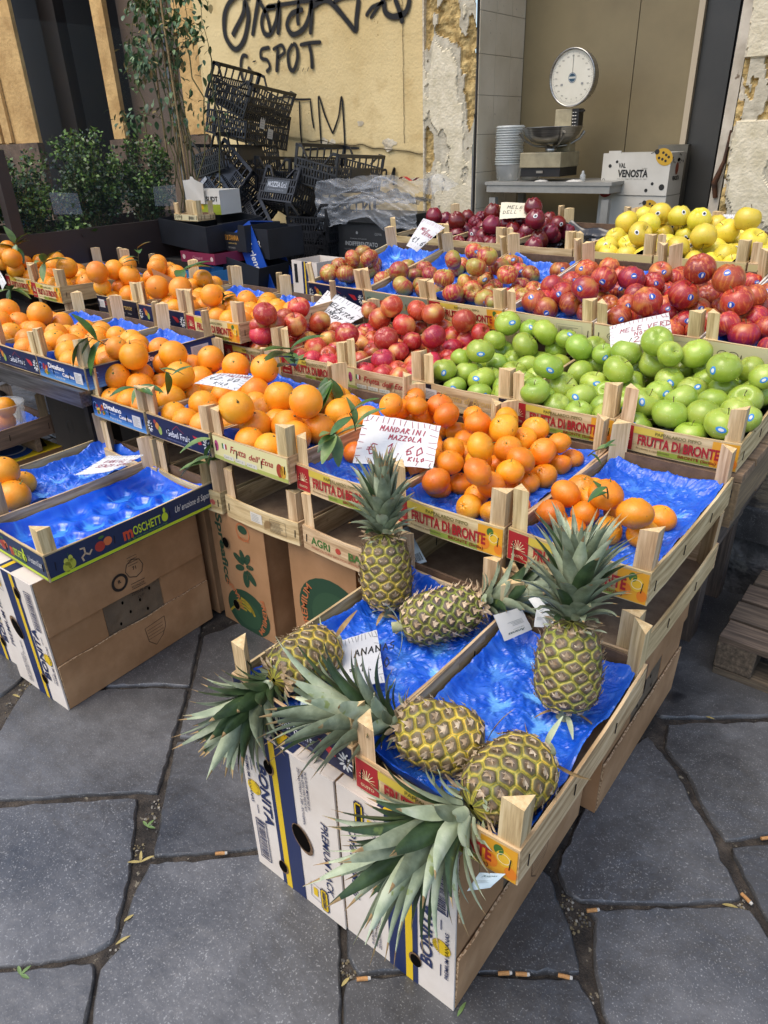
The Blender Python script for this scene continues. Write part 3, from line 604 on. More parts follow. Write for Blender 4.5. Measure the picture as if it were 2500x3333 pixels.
def d_navyb(s, W, H):
    s.rect(0, 0, W, H, DNAVY); s.up(); s.rect(W * .03, H * .3, W * .15, H * .5, PR('#cdc8c0')); s.ring(W * .21, H * .6, .006, .009, PR('#a33b2c')); s.up()
    s.text(W * .25, H * .46, .021, 'Frutta di Bronte', GOLD, .008, shear=.3, w=W * .62)
    for k in range(4): s.text(W * (.3 + .15 * k), H * .2, .006, 'Origine', PR('#b9b3a6'), w=W * .09)
    for k in range(5): s.rect(W * .045, H * (.37 + .07 * k), W * .11, .0018, GRY)
def d_esq(s, W, H):
    s.rect(0, 0, W, H, PR('#cfc49a')); s.up(); cx, cy = W * .22, H * .48; h = []
    for i in range(40):
        t = 2 * PI * i / 39; h.append((cx + .0017 * 16 * math.sin(t) ** 3 * 1.05, cy + .0014 * (13 * math.cos(t) - 5 * math.cos(2 * t) - 2 * math.cos(3 * t) - math.cos(4 * t))))
    s.line(h, .0018, BLK); s.rect(cx - .026, H * .42, .052, H * .22, PR('#cfc49a')); s.up(); s.text(cx, H * .46, .0095, 'SQUISITA', BLK, .02, align='c', w=.046)
    s.ring(W * .62, H * .5, .0, .0, BLK)
    s.line([(W * .62, H * .2), (W * .9, H * .2), (W * .9, H * .82), (W * .62, H * .82), (W * .62, H * .2)], .0008, GRY)
    for k in range(9): s.rect(W * .635, H * (.26 + .055 * k), W * rnd.uniform(.16, .25), .0014, PR('#6d6854'))
def d_catania(s, W, H):
    s.rect(0, 0, W, H, PR('#7d8570')); s.up(); s.ring(W * .08, H * .6, .006, .009, PR('#3d6a52')); s.poly([(W * .18, H * .5), (W * .3, H * .66), (W * .28, H * .3)], PR('#b5482c'))
    for r_ in (.005, .010, .015): s.ring(W * .42, H * .5, r_, r_ + .002, PR('#6b5a2a'))
    s.text(W * .48, H * .22, .022, 'CATANIA', PR('#b0963c'), .01, w=W * .34); s.ell(W * .93, H * .55, .008, ORNG)
def d_gold(s, W, H):
    s.rect(0, 0, W, H, PR('#c9b57c')); s.up(); s.text(W * .12, H * .42, .020, "Mandorli dell'Etna", PR('#5a3418'), .008, shear=.4, w=W * .7)
    s.text(W * .15, H * .16, .006, 'prodotti tipici di Sicilia', PR('#7a5a34'), w=W * .4)
def d_agri(s, W, H):
    s.text(W * .10, H * .35, .022, 'AGRI', GREENP, .02, w=W * .24); s.ell(W * .44, H * .55, .009, PR('#b04030')); s.text(W * .56, H * .35, .022, 'BA', GREENP, .02, w=W * .14); s.text(W * .10, H * .14, .006, 'AGRICOLTURA BIOLOGICA ITALIA', PR('#a5523c'), w=W * .6)
def d_marcone(s, W, H):
    c_ = PR('#b0564a'); s.ring(W * .09, H * .5, .010, .012, c_); s.text(W * .18, H * .5, .017, 'MARCONE Francesco', c_, .015, w=W * .58); s.text(W * .18, H * .22, .007, 'PRODUZIONE DI FRUTTA - BRONTE', c_, w=W * .56)
    s.ell(W * .83, H * .5, .009, c_); s.ell(W * .89, H * .5, .009, c_)
def d_stamp(s, W, H):
    s.rect(W * .38, H * .35, W * .16, H * .5, PR('#d3cbbb')); s.up(); s.line([(W * .65, H * .2), (W * .85, H * .2), (W * .85, H * .85), (W * .65, H * .85), (W * .65, H * .2)], .0009, BLK)
    for k in range(8): s.rect(W * .66, H * (.27 + .065 * k), W * rnd.uniform(.12, .17), .0013, PR('#4a4034'))
    for k in range(5): s.rect(W * .395, H * (.42 + .08 * k), W * rnd.uniform(.08, .12), .0013, GRY)
def d_paper(s, W, H): s.poly([(W * .30, H * .75), (W * .38, H * .9), (W * .50, H * .4), (W * .49, H * .12), (W * .42, H * .15)], PR('#c9bfae'))
def d_none(s, W, H): pass
def d_mosch(s, W, H):
    q = PR('#16294a')
    s.rect(0, 0, W, H, q); s.up(); s.rect(0, H * .03, W, H * .12, LIME)
    for a, b in ((.09, .30), (.115, .36)): s.ell(W * a, H * b, .011, PR('#a8ab3a'), .014); s.ell(W * a, H * (b + .2), .006, PR('#b5b648'), .010)
    s.line([(W * .10, H * .5), (W * .108, H * .78)], .001, GREENP)
    for k in range(3):
        a = PI / 2 + k * 2 * PI / 3; s.line([(W * .19, H * .5), (W * .19 + .012 * math.cos(a), H * .5 + .015 * math.sin(a)), (W * .19 + .018 * math.cos(a + .6), H * .5 + .020 * math.sin(a + .6))], .0045, PR('#b8a183'))
    s.ell(W * .27, H * .5, .014, PR('#a3352a')); s.ell(W * .315, H * .58, .012, PR('#c46a3c')); s.ell(W * .285, H * .82, .008, GREENP, .004)
    s.up(); s.text(W * .40, H * .30, .034, 'm', PR('#c0462a'), .04, w=W * .055); s.text(W * .458, H * .34, .024, 'OSCHETT', LIME, .02, w=W * .17); s.ell(W * .652, H * .50, .010, LIME, .013); s.ell(W * .654, H * .78, .004, LIME, .008)
    s.text(W * .42, H * .20, .006, 'Az. Agricola Nino Moschetto e Figli', PR('#4e8a3e'), w=W * .24)
    s.text(W * .72, H * .46, .019, "Un' eruzione di Sapori", WHT, shear=.35, w=W * .24, rot=.0)
DES = dict(bronte=d_bronte, gebel=d_gebel, distefano=d_distefano, etna=d_etna, navyb=d_navyb, esq=d_esq, catania=d_catania, gold=d_gold, agri=d_agri, marcone=d_marcone, stamp=d_stamp, paper=d_paper, none=d_none, mosch=d_mosch)
_POST = {}
def post_mesh(q, h, tone, lean):
    k = (q, h, tone, lean)
    if k not in _POST:
        sx, sy = ((1, 1), (-1, 1), (1, -1), (-1, -1))[q]; a = .034
        mb = MB(); r_ = random.Random(lean * 7 + q)
        pts = [(0, 0), (a * sx, 0), (0, a * sy)]
        if sx * sy < 0: pts.reverse()
        n = 3; dx, dy = r_.uniform(-.004, .004), r_.uniform(-.004, .004)
        vs = [(x, y, 0) for x, y in pts] + [(x + dx, y + dy, h + r_.uniform(-.003, .003)) for x, y in pts]
        mb.add(vs, [(i, (i + 1) % n, n + (i + 1) % n, n + i) for i in range(n)], wood('z', tone)); mb.add(vs, [(2, 1, 0), (3, 4, 5)], M('end_grain%d' % tone, '#c9a873', '#e3c894', scale=90, rough=.85, bump=.5, bscale=150) if tone < 2 else wood('z', tone))
        _POST[k] = mb.mesh('post')
    return _POST[k]
def staples(mb, pts, ax):
    for x, y, z in pts: mb.bar((x, y, z - .011), (x + (.002 if ax == 'x' else 0), y + (0 if ax == 'x' else .002), z + .011), .0016, .0016, STAPLE, up=(0, 1, 0) if ax == 'x' else (1, 0, 0))
CRATES = {}
def crate(key, label, x, y, z, ang, des, W=.298, L=.515, H=.072, post=.145, tone=0, backd=None, sided=None, hard=True, group='wooden fruit crates on the stall', bow=.0, sidepale=False, pitch=0):
    t = empty('fruit_crate', (x, y, z), R(ang), label, 'crate', group); t.rotation_euler = (R(pitch), 0, R(ang))
    r_ = random.Random(hash(key) % 1000 if False else sum(map(ord, key)))
    ty = .006
    mb = MB()
    nb = 10
    # front board, slightly bowed, with its print
    vs = []
    for i in range(nb + 1):
        u = i / nb; yb = -bow * math.sin(PI * u)
        sag = -.004 * math.sin(PI * u) * r_.uniform(.6, 1)
        vs += [(W * u, yb, 0 + sag * .5), (W * u, yb, H + sag), (W * u, yb + ty, 0 + sag * .5), (W * u, yb + ty, H + sag)]
    fs = []
    for i in range(nb):
        a = 4 * i; b = a + 4; fs += [(a, b, b + 1, a + 1), (a + 2, a + 3, b + 3, b + 2), (a + 1, b + 1, b + 3, a + 3), (a, a + 2, b + 2, b)]
    fs += [(0, 1, 3, 2), (4 * nb, 4 * nb + 2, 4 * nb + 3, 4 * nb + 1)]
    mb.add(vs, fs, wood('x', tone))
    k = len(mb.v)
    DES[des](Sheet(mb, (.002, -.0006, .002), (1, 0, 0), (0, 0, 1)), W - .004, H - .006)
    for i in range(k, len(mb.v)):
        px, py, pz = mb.v[i]; u = px / W; mb.v[i] = (px, py - bow * math.sin(PI * u), pz - .003 * math.sin(PI * u) * pz / H)
    staples(mb, [(W * .045, -.0022, H * .5), (W * .33, -.0022, H * .45), (W * .66, -.0022, H * .42), (W * .955, -.0022, H * .5)], 'x')
    o = mb.build('front_board', t)
    mb = MB(); hm = HARDB if hard else wood('x', tone)
    mb.b2((0, L - ty, 0), (W, L, H), hm)
    if backd: DES[backd](Sheet(mb, (W, L + .0004, 0), (-1, 0, 0), (0, 0, 1)), W, H)
    mb.build('back_board', t)
    for sx in (0, 1):
        mb = MB(); xa = -.0002 if sx == 0 else W - .0055
        vs = []; nb = 12
        for i in range(nb + 1):
            u = i / nb; yy = .0065 + (L - .013) * u; b = r_.uniform(-.0005, .0005) + (.003 * math.sin(PI * u)) * (1 if sx else -1)
            vs += [(xa + b, yy, .001), (xa + b, yy, H - .004 * math.sin(PI * u)), (xa + b + .0055, yy, .001), (xa + b + .0055, yy, H - .004 * math.sin(PI * u))]
        fs = []
        for i in range(nb):
            a = 4 * i; b = a + 4; fs += [(a, a + 1, b + 1, b), (a + 2, b + 2, b + 3, a + 3), (a + 1, a + 3, b + 3, b + 1)]
        fs += [(0, 2, 3, 1), (4 * nb, 4 * nb + 1, 4 * nb + 3, 4 * nb + 2)]
        mb.add(vs, fs, WHITEC if sidepale else wood('y', tone))
        if sx and sided: DES[sided](Sheet(mb, (W + .0040, 0.002, .001), (0, 1, 0), (0, 0, 1)), L - .004, H - .004)
        staples(mb, [((W + .0045) if sx else -.004, yy, H * .5) for yy in (.02, L * .35, L * .68, L - .02)], 'y')
        mb.build('side_slat', t)
    mb = MB(); mb.b2((.006, .0065, .001), (W - .006, L - .0065, .006), HARDP); mb.build('base_board', t)
    for q, (px, py) in enumerate(((.0062, .0066), (W - .0062, .0066), (.0062, L - .0066), (W - .0062, L - .0066))):
        p = bpy.data.objects.new('post', post_mesh(q, post + r_.choice((-.008, 0, .006)), tone, r_.randint(0, 3))); link(p); p.parent = t; p.location = (px, py, .0062); p.rotation_euler = (R(r_.uniform(-1.2, 1.2)), R(r_.uniform(-1.2, 1.2)), R(r_.uniform(-2, 2)))
    CRATES[key] = (t, W, L, H)
    return t
def row(x0, y0, ang, w, k): return x0 + w * k * math.cos(R(ang)), y0 + w * k * math.sin(R(ang))
BX = .400
# pineapple crates
crate('P1', 'wooden crate of pineapples lettered Gebel Fruit on the left white banana box', -.876, .618, BX + .006, -1.5, 'gebel', W=.30, tone=0)
crate('P2', 'nearest wooden crate with pineapples on the right white banana box', -.568, .606, BX + .004, 0, 'bronte', W=.296, L=.49, tone=0, bow=.002)
# lower crates under the mandarin and orange row, then the row itself
LOWZ, ROWZ = .402, .560
for k, (x, d, tn, nm) in enumerate(((-2.10, 'paper', 0, 'with a torn paper scrap, under the orange crate at the end'), (-1.80, 'marcone', 0, 'lettered Marcone Francesco under the Gebel Fruit oranges'), (-1.49, 'stamp', 0, 'with a stamped board under the crate lettered dell Etna'),
                                 (-1.185, 'agri', 0, 'lettered Agri Ba below the mandarin price sign'), (-.90, 'none', 0, 'with a plain board under the middle mandarin crate'), (-.60, 'none', 0, 'with a plain board under the front right mandarin crate'))):
    crate('Lo%d' % k, 'empty lower crate ' + nm, x + .003, 1.128 - .002 * k, LOWZ, -1, d, W=.292, tone=tn, bow=.006, hard=False, post=.150, H=.068)
for k, (key, d, lab) in enumerate((('O1', 'distefano', 'blue lettered Distefano crate of oranges beside the metal cart edge, front row'), ('O2', 'gebel', 'Gebel Fruit crate of oranges between the Distefano and dell Etna crates, front row'), ('O3', 'etna', "cream crate lettered Frutta dell' Etna full of large oranges"))):
    crate(key, lab, -2.105 + .303 * k, 1.128 - .004 * k, ROWZ + .022, -1.5, d, W=.296, backd='navyb', sided=None, sidepale=False)
for k, (key, lab) in enumerate((('M4', 'mandarin crate behind the large mandarin price sign'), ('M5', 'middle crate heaped with mandarins, lettered Frutta di Bronte'), ('M6', 'front right mandarin crate, half empty blue liner showing'))):
    crate(key, lab, -1.205 + .301 * k, 1.140 + .004 * k, ROWZ, -.8, 'bronte', W=.296, bow=.004)
# green and pink apple row
GROW = (('K1', 'bronte', 'small crate of pink apples beside the orange crates'), ('K2', 'bronte', 'pink apple crate in front of the Pink price sign, lettered Frutta di Bronte'), ('K3', 'etna', "crate of pink apples lettered dell' Etna next to the green apples"),
        ('G1', 'navyb', 'green apple crate with a navy board and gold lettering'), ('G2', 'bronte', 'middle crate of green apples, lettered Frutta di Bronte'), ('G3', 'bronte', 'rightmost crate of green apples over the pallet end'))
for k, (key, d, lab) in enumerate(GROW):
    x, y = row(-2.105, 1.690, 0, .3005, k); crate(key, lab, x, y, .628, .3, d, bow=.003, pitch=2)
# mixed apple row
CROW = (('C0', 'gebel', 'Gebel Fruit crate with seven red apples on blue film', 0), ('C1', 'catania', 'greenish lettered crate of striped red apples under the 1,60 price sign', 0), ('C2', 'bronte', 'crate of striped red apples next to the sticker-covered apples', 0),
        ('C3', 'esq', 'cream heart-marked crate of blue-stickered red apples, left of two', 1), ('C4', 'esq', 'cream heart-marked crate of red apples behind the Mele Verdi sign', 1), ('C5', 'esq', 'cream heart-marked crate of red apples cut off by the right edge', 1))
for k, (key, d, lab, pale) in enumerate(CROW):
    x, y = row(-2.209, 2.279, -4.8, .335, k); crate(key, lab, x, y, .744, -4.8, d, W=.328, L=.545, H=.078, sidepale=bool(pale), pitch=11)
DROW = (('D0', 'none', 'back row crate of dark red apples at its left end'), ('D1', 'none', 'back row crate of dark red apples with the Mele dell Etna sign'), ('D2', 'none', 'back row crate with an almost empty black tray'),
        ('D3', 'gold', 'back row crate of yellow apples beside the empty black tray'), ('D4', 'gold', 'back row crate of yellow apples in front of a white price sign'), ('D5', 'gold', 'back row crate of yellow apples at the right edge'))
for k, (key, d, lab) in enumerate(DROW):
    x, y = row(-2.322, 2.997, -5.5, .3434, k); crate(key, lab, x, y, .849, -5.5, d, W=.337, L=.52, H=.078, pitch=5)
# orange rows on the cart
for k, (key, d, lab) in enumerate((('L0', 'gebel', 'orange crate on the cart at the left picture edge, leaves on top'), ('L1', 'gebel', 'Gebel Fruit crate of oranges on the metal cart edge'), ('L2', 'distefano', 'Distefano crate of oranges at the right end of the metal cart'))):
    crate(key, lab, -2.985 + .301 * k, 1.128 - .004 * k, .672, -.8, d, sided='distefano' if k == 2 else None)
for k, (key, d, lab) in enumerate((('B0', 'navyb', 'dark lettered crate of leafy oranges in the rear cart row'), ('B1', 'gebel', 'Gebel Fruit crate of oranges in the middle of the rear cart row'), ('B2', 'bronte', 'rear cart crate of oranges with one orange apart on blue film'))):
    x, y = row(-2.926, 1.698, -2.5, .322, k); crate(key, lab, x, y, .725 - .004 * k, -2.5, d, W=.312)
    crate(key + 'u', 'lower crate stacked under the ' + ('left', 'middle', 'right')[k] + ' rear cart orange crate', x + .003 - (.13 if k == 2 else 0), y + .01, .572, -2.5, ('navyb', 'gebel', 'navyb')[k], post=.14)
crate('B3', 'pale crate of small oranges far left on the cart', -3.40, 1.66, .748, -4, 'bronte', tone=1, W=.29, L=.50)
crate('B4', 'orange crate at the far left end of the rear cart row', -3.72, 1.70, .748, -4, 'bronte', tone=1, W=.29, L=.50)
crate('B3u', 'lower crate stacked under the pale far left orange crate', -3.40, 1.67, .600, -4, 'navyb', tone=1, W=.29, post=.14)
# low crates at the left
def mosch_crate():
    t = crate('MO', 'navy lettered Moschetto crate with an empty blue cup liner', -1.858, .628, .412, -.5, 'mosch', W=.298, L=.52, H=.076, sided='mosch'); return t
mosch_crate()
crate('MB', 'crate of three oranges left of the navy Moschetto crate', -2.162, .655, .412, 0, 'none', tone=1, L=.52, post=.16)
crate('MC', 'grey wooden crate holding a clear tub of oranges', -2.815, .66, .415, 0, 'none', tone=2, L=.52)
# ---------------------------------------------------------------- blue and black liners
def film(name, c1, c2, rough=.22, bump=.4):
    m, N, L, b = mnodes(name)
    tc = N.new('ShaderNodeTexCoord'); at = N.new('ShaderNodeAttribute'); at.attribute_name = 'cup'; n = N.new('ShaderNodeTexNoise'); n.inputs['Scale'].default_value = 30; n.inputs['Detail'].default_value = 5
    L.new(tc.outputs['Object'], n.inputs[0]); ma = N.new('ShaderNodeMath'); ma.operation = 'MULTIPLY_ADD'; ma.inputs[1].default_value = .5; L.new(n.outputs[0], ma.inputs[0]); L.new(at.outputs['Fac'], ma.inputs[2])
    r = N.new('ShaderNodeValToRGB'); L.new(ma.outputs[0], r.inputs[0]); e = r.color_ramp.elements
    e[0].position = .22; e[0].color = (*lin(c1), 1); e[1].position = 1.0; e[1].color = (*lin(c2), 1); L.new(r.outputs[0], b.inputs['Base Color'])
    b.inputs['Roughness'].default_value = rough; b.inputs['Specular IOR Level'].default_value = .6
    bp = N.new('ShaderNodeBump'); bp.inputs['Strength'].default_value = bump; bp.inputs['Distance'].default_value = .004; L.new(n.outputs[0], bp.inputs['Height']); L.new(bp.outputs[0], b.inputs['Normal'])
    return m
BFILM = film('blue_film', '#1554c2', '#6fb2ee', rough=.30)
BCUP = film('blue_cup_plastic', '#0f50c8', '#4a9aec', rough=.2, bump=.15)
KFILM = film('black_tray_plastic', '#050607', '#15181d', rough=.16, bump=.2)
def liner_mesh(W, L, seed, style, raise_=.5):
    res = {'film': .0034, 'far': .0055, 'cups': .0038, 'black': .0042}[style]; nx, ny = int(W / res), int(L / res); r_ = random.Random(seed)
    sp = .083 if style in ('film', 'far') else .086
    cups = []
    j = 0; y = sp * .55
    while y < L - .02:
        x = sp * .55 + (sp * .5 if j % 2 else 0)
        while x < W - .02:
            cups.append((x + r_.uniform(-.006, .006), y + r_.uniform(-.006, .006), r_.uniform(.6, 1.2), r_.uniform(0, 6))); x += sp
        y += sp * .87; j += 1
    X, Y = np.meshgrid(np.linspace(0, W, nx + 1), np.linspace(0, L, ny + 1)); Z = np.full_like(X, .020)
    D = np.full_like(X, 9.); A = np.zeros_like(X); K = np.ones_like(X)
    for cx, cy, k, ph in cups:
        d = np.hypot(X - cx, Y - cy); m = d < D; D[m] = d[m]; A[m] = (np.arctan2(Y - cy, X - cx) + ph)[m]; K[m] = k
    soft = style in ('film', 'far'); cupr = sp * (.28 if soft else .37); cupd = 1 / (1 + (D / cupr) ** (4 if soft else 7))
    dep = .011 if soft else .021
    Z -= dep * cupd * K
    nf = 8; tri = np.abs(((A * nf / PI + .8 * np.sin(A * 5 + K * 9)) % 2) - 1) - .5
    Z += tri * np.exp(-((D - sp * .34) / (sp * .15)) ** 2) * (.0050 if soft else .0030)
    crumple = np.zeros_like(X); fine = np.zeros_like(X); s = seed * 3.7
    amp = {'film': .0060, 'far': .0065, 'cups': .0015, 'black': .002}[style]
    for jj in range(ny + 1):
        for ii in range(nx + 1):
            q = Vector((X[jj, ii] * 17, Y[jj, ii] * 17, s)); q = q + noise.noise_vector(q * .8) * .8
            crumple[jj, ii] = noise.ridged_multi_fractal(q, .8, 2.3, 3, 1.0, 2.0) - 1.0; fine[jj, ii] = abs(noise.noise(q * 4.3))
    Z += amp * crumple * (1 - .6 * cupd) - (.0035 if soft else .0012) * fine
    e = np.minimum(np.minimum(X, W - X), np.minimum(Y, L - Y)); ex = np.array([[noise.noise(Vector((X[a, b] * 9, Y[a, b] * 9, s + 5))) for b in range(nx + 1)] for a in range(ny + 1)])
    Z += np.exp(-(e / .014) ** 2) * (.020 + .045 * raise_ * np.clip(ex + .25, 0, 1))
    cr = np.hypot(np.minimum(X, W - X), np.minimum(Y, L - Y)); Z += (.035 * raise_ if style == 'black' else .014) * np.exp(-(cr / .05) ** 2)
    Z = np.maximum(Z, .0012)
    mb = MB(); w = nx + 1
    mb.add(np.stack([X, Y, Z], -1).reshape(-1, 3).tolist(), [(j * w + i, j * w + i + 1, (j + 1) * w + i + 1, (j + 1) * w + i) for j in range(ny) for i in range(nx)],
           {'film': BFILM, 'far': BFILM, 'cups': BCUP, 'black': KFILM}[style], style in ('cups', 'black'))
    me = mb.mesh('tray_liner'); a = me.attributes.new('cup', 'FLOAT', 'POINT'); a.data.foreach_set('value', (np.clip((1.05 - D / (cupr * (.85 + .35 * np.sin(A * 3 + K * 9) + .15 * np.sin(A * 11 + K * 5) + .12 * np.sin(A * 19)))) * 3, 0, 1) * np.clip(K * 1.3 - .75, .08, .85) + .35 * np.clip(tri, 0, 1) * np.exp(-((D - sp * .36) / (sp * .16)) ** 2)).ravel().astype(np.float32)); return me  # lighter cup centres, pleat crests: cup plastic showing through, lit film put into colour
_LM = {}
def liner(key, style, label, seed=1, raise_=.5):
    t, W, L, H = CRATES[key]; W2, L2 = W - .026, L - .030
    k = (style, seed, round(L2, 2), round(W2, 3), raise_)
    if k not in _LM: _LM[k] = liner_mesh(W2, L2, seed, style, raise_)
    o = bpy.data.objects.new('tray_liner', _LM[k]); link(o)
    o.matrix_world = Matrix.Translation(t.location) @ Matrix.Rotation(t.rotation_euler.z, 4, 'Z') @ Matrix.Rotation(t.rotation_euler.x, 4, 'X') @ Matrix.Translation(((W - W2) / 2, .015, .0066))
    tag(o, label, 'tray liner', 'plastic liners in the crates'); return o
WHERE = dict(P1='under the pineapples in the left pineapple crate', P2='under the pineapples in the nearest crate', O1='in the Distefano orange crate of the front row', O2='in the front row Gebel Fruit orange crate', O3="in the crate of the largest oranges",
             M4='in the crate behind the mandarin price sign', M5='under the big mandarin heap', M6='half bare in the front right mandarin crate', C0='in the Gebel Fruit apple crate', C1='in the crate under the 1,60 sign', C2='behind the highest striped apples', C3='in the left heart-marked crate',
             C4='in the crate behind the Mele Verdi sign', C5='in the heart-marked crate at the right edge', L0='in the leafy cart crate at the left edge', L1='in the Gebel Fruit cart crate', L2='in the Distefano cart crate', B0='in the dark lettered rear cart crate', B1='in the middle rear cart crate',
             B2='around the lone orange in the rear cart', B3='in the pale far left cart crate', B4='in the farthest left rear crate', MB='beside the three oranges', MC='around the clear tub')
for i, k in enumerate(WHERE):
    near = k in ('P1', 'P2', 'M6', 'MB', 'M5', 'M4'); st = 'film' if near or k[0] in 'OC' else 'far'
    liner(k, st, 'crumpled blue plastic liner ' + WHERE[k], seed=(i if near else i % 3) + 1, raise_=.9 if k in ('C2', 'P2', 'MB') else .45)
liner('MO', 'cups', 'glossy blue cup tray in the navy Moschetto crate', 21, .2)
for i, (k, w_) in enumerate((('K1', 'under the pink apples at the crate row start'), ('K2', 'under the pink apples before the sign'), ('K3', 'under the pink apples next to the green ones'), ('G1', 'in the navy boarded green apple crate'), ('G2', 'in the middle green apple crate'), ('G3', 'in the rightmost green apple crate'),
                          ('D0', 'rising at the left end of the back row'), ('D1', 'under the tallest dark red apples'), ('D2', 'nearly empty between dark red and yellow apples'), ('D3', 'under the left yellow apples'), ('D4', 'under the yellow apples before the sign'), ('D5', 'under the yellow apples at the right edge'))):
    liner(k, 'black', 'black moulded fruit tray ' + w_, seed=i % 3 + 31, raise_=1.0 if k[0] == 'D' else .3)
# ================================================================ cardboard boxes
BNAVY = PR('#17264f', .5); BYEL = PR('#d8b41c', .5); GRN = PR('#20402a', .7); OPR = PR('#b5683c', .7); BLKT = PR('#241c16', .7); BANY = PR('#a08a22', .7)
def hole(s, x, y, rx, ry, rot=0):
    s.up(); s.ell(x, y, rx * 1.08, M('card_cut_edge', '#4e3a27', '#8a6b4a', scale=150, rough=.9), ry * 1.08, rot=rot); s.up(); s.ell(x - rx * .10, y + ry * .08, rx * .93, DARKHOLE, ry * .93, rot=rot); s.k -= 2
def d_bonita(s, W, H):
    s.rect(W * .31, 0, W * .265, H, BNAVY); s.up(); s.rect(W * .355, 0, W * .062, H, BYEL); s.up()
    s.text(W * .185, H * .80, .024, 'BONITA', BNAVY, .03, rot=-PI / 2, w=H * .42, shear=.1)
    s.ell(W * .105, H * .60, .018, BYEL)
    for k in range(13):
        a = -1.2 + k * .2; s.line([(W * .105 + .011 * math.cos(a), H * .6 + .011 * math.sin(a)), (W * .105 + .019 * math.cos(a), H * .6 + .019 * math.sin(a))], .0011, BNAVY)
    s.line([(W * .11, H * .80), (W * .11, H * .72)], .002, BNAVY); s.line([(W * .11, H * .48), (W * .11, H * .42)], .002, BNAVY)
    s.text(W * .045, H * .80, .0075, 'PREMIUM BANANAS', BNAVY, .02, rot=-PI / 2, w=H * .32)
    s.line([(W * .06, H * .37), (W * .18, H * .37), (W * .18, H * .08), (W * .06, H * .08), (W * .06, H * .37)], .0022, BNAVY)
    y = H * .36
    while y > H * .09:
        w_ = rnd.choice((.0009, .0018, .0027)); s.rect(W * .075, y, W * .085, w_, BNAVY); y -= w_ + rnd.choice((.0012, .002))
    for k, (t, l_) in enumerate((('IN EUROPE IMPORTED BY:', .24), ('FIRMA LEON VAN PARYS N.V.', .26), ('ZEEVAARTSTRAAT 3, 2000 - ANTWERPEN', .36))):
        s.text(W * (.72 - .035 * k), H * .95, .0058, t, BNAVY, .01, rot=-PI / 2, w=H * l_)
    s.text(W * .84, H * .69, .0165, 'PREMIUM PACK', BNAVY, .01, rot=-PI / 2, w=H * .5, shear=.15)
    def pill(x, y, w, h, m):
        s.rect(x, y + .004, w, h - .008, m); s.rect(x + .003, y, w - .006, h, m)
    pill(W * .755, H * .03, W * .085, H * .165, BNAVY); s.up(); pill(W * .763, H * .037, W * .069, H * .151, BYEL); s.up(); s.text(W * .782, H * .175, .007, 'FARM CODE', BNAVY, .02, rot=-PI / 2, w=H * .12); s.k -= 2
    s.line([(W * .75, H * .18), (W * .66, H * .19), (W * .65, H * .08), (W * .75, H * .07)], .0012, BNAVY); s.rect(W * .68, H * .10, W * .045, H * .06, BYEL)
    s.up(); hole(s, W * .33, H * .82, .0125, .017); hole(s, W * .34, H * .13, .0125, .017); hole(s, W * .62, H * .47, .021, .034, rot=.45)
def d_sideflaps(key):
    def f(s, W, H):
        s.up(); s.ring(W * .44, H * .72, .018, .026, BLKT); s.text(W * .44, H * .715, .010, 'R', BLKT, .03, align='c')
        s.line([(W * .54 + .028 * math.cos(a), H * .77 + .028 * math.sin(a)) for a in [i * PI / 4 for i in range(9)]], .0018, BLKT); s.text(W * .54, H * .76, .010, '71', BLKT, .02, align='c')
        for k in range(4): s.rect(W * .51, H * (.80 + .02 * k), W * .06, .0012, BLKT)
        s.rect(W * .50, H * .66, W * .085, .0015, BLKT); s.rect(W * .50, H * .62, W * .085, .0015, BLKT); s.text(W * .54, H * .632, .006, 'ECUADOR', BLKT, align='c'); s.text(W * .54, H * .575, .010, '22XU-PE-4M', BLKT, align='c', w=W * .1); s.text(W * .54, H * .535, .009, 'O/P', BLKT, align='c')
    return f
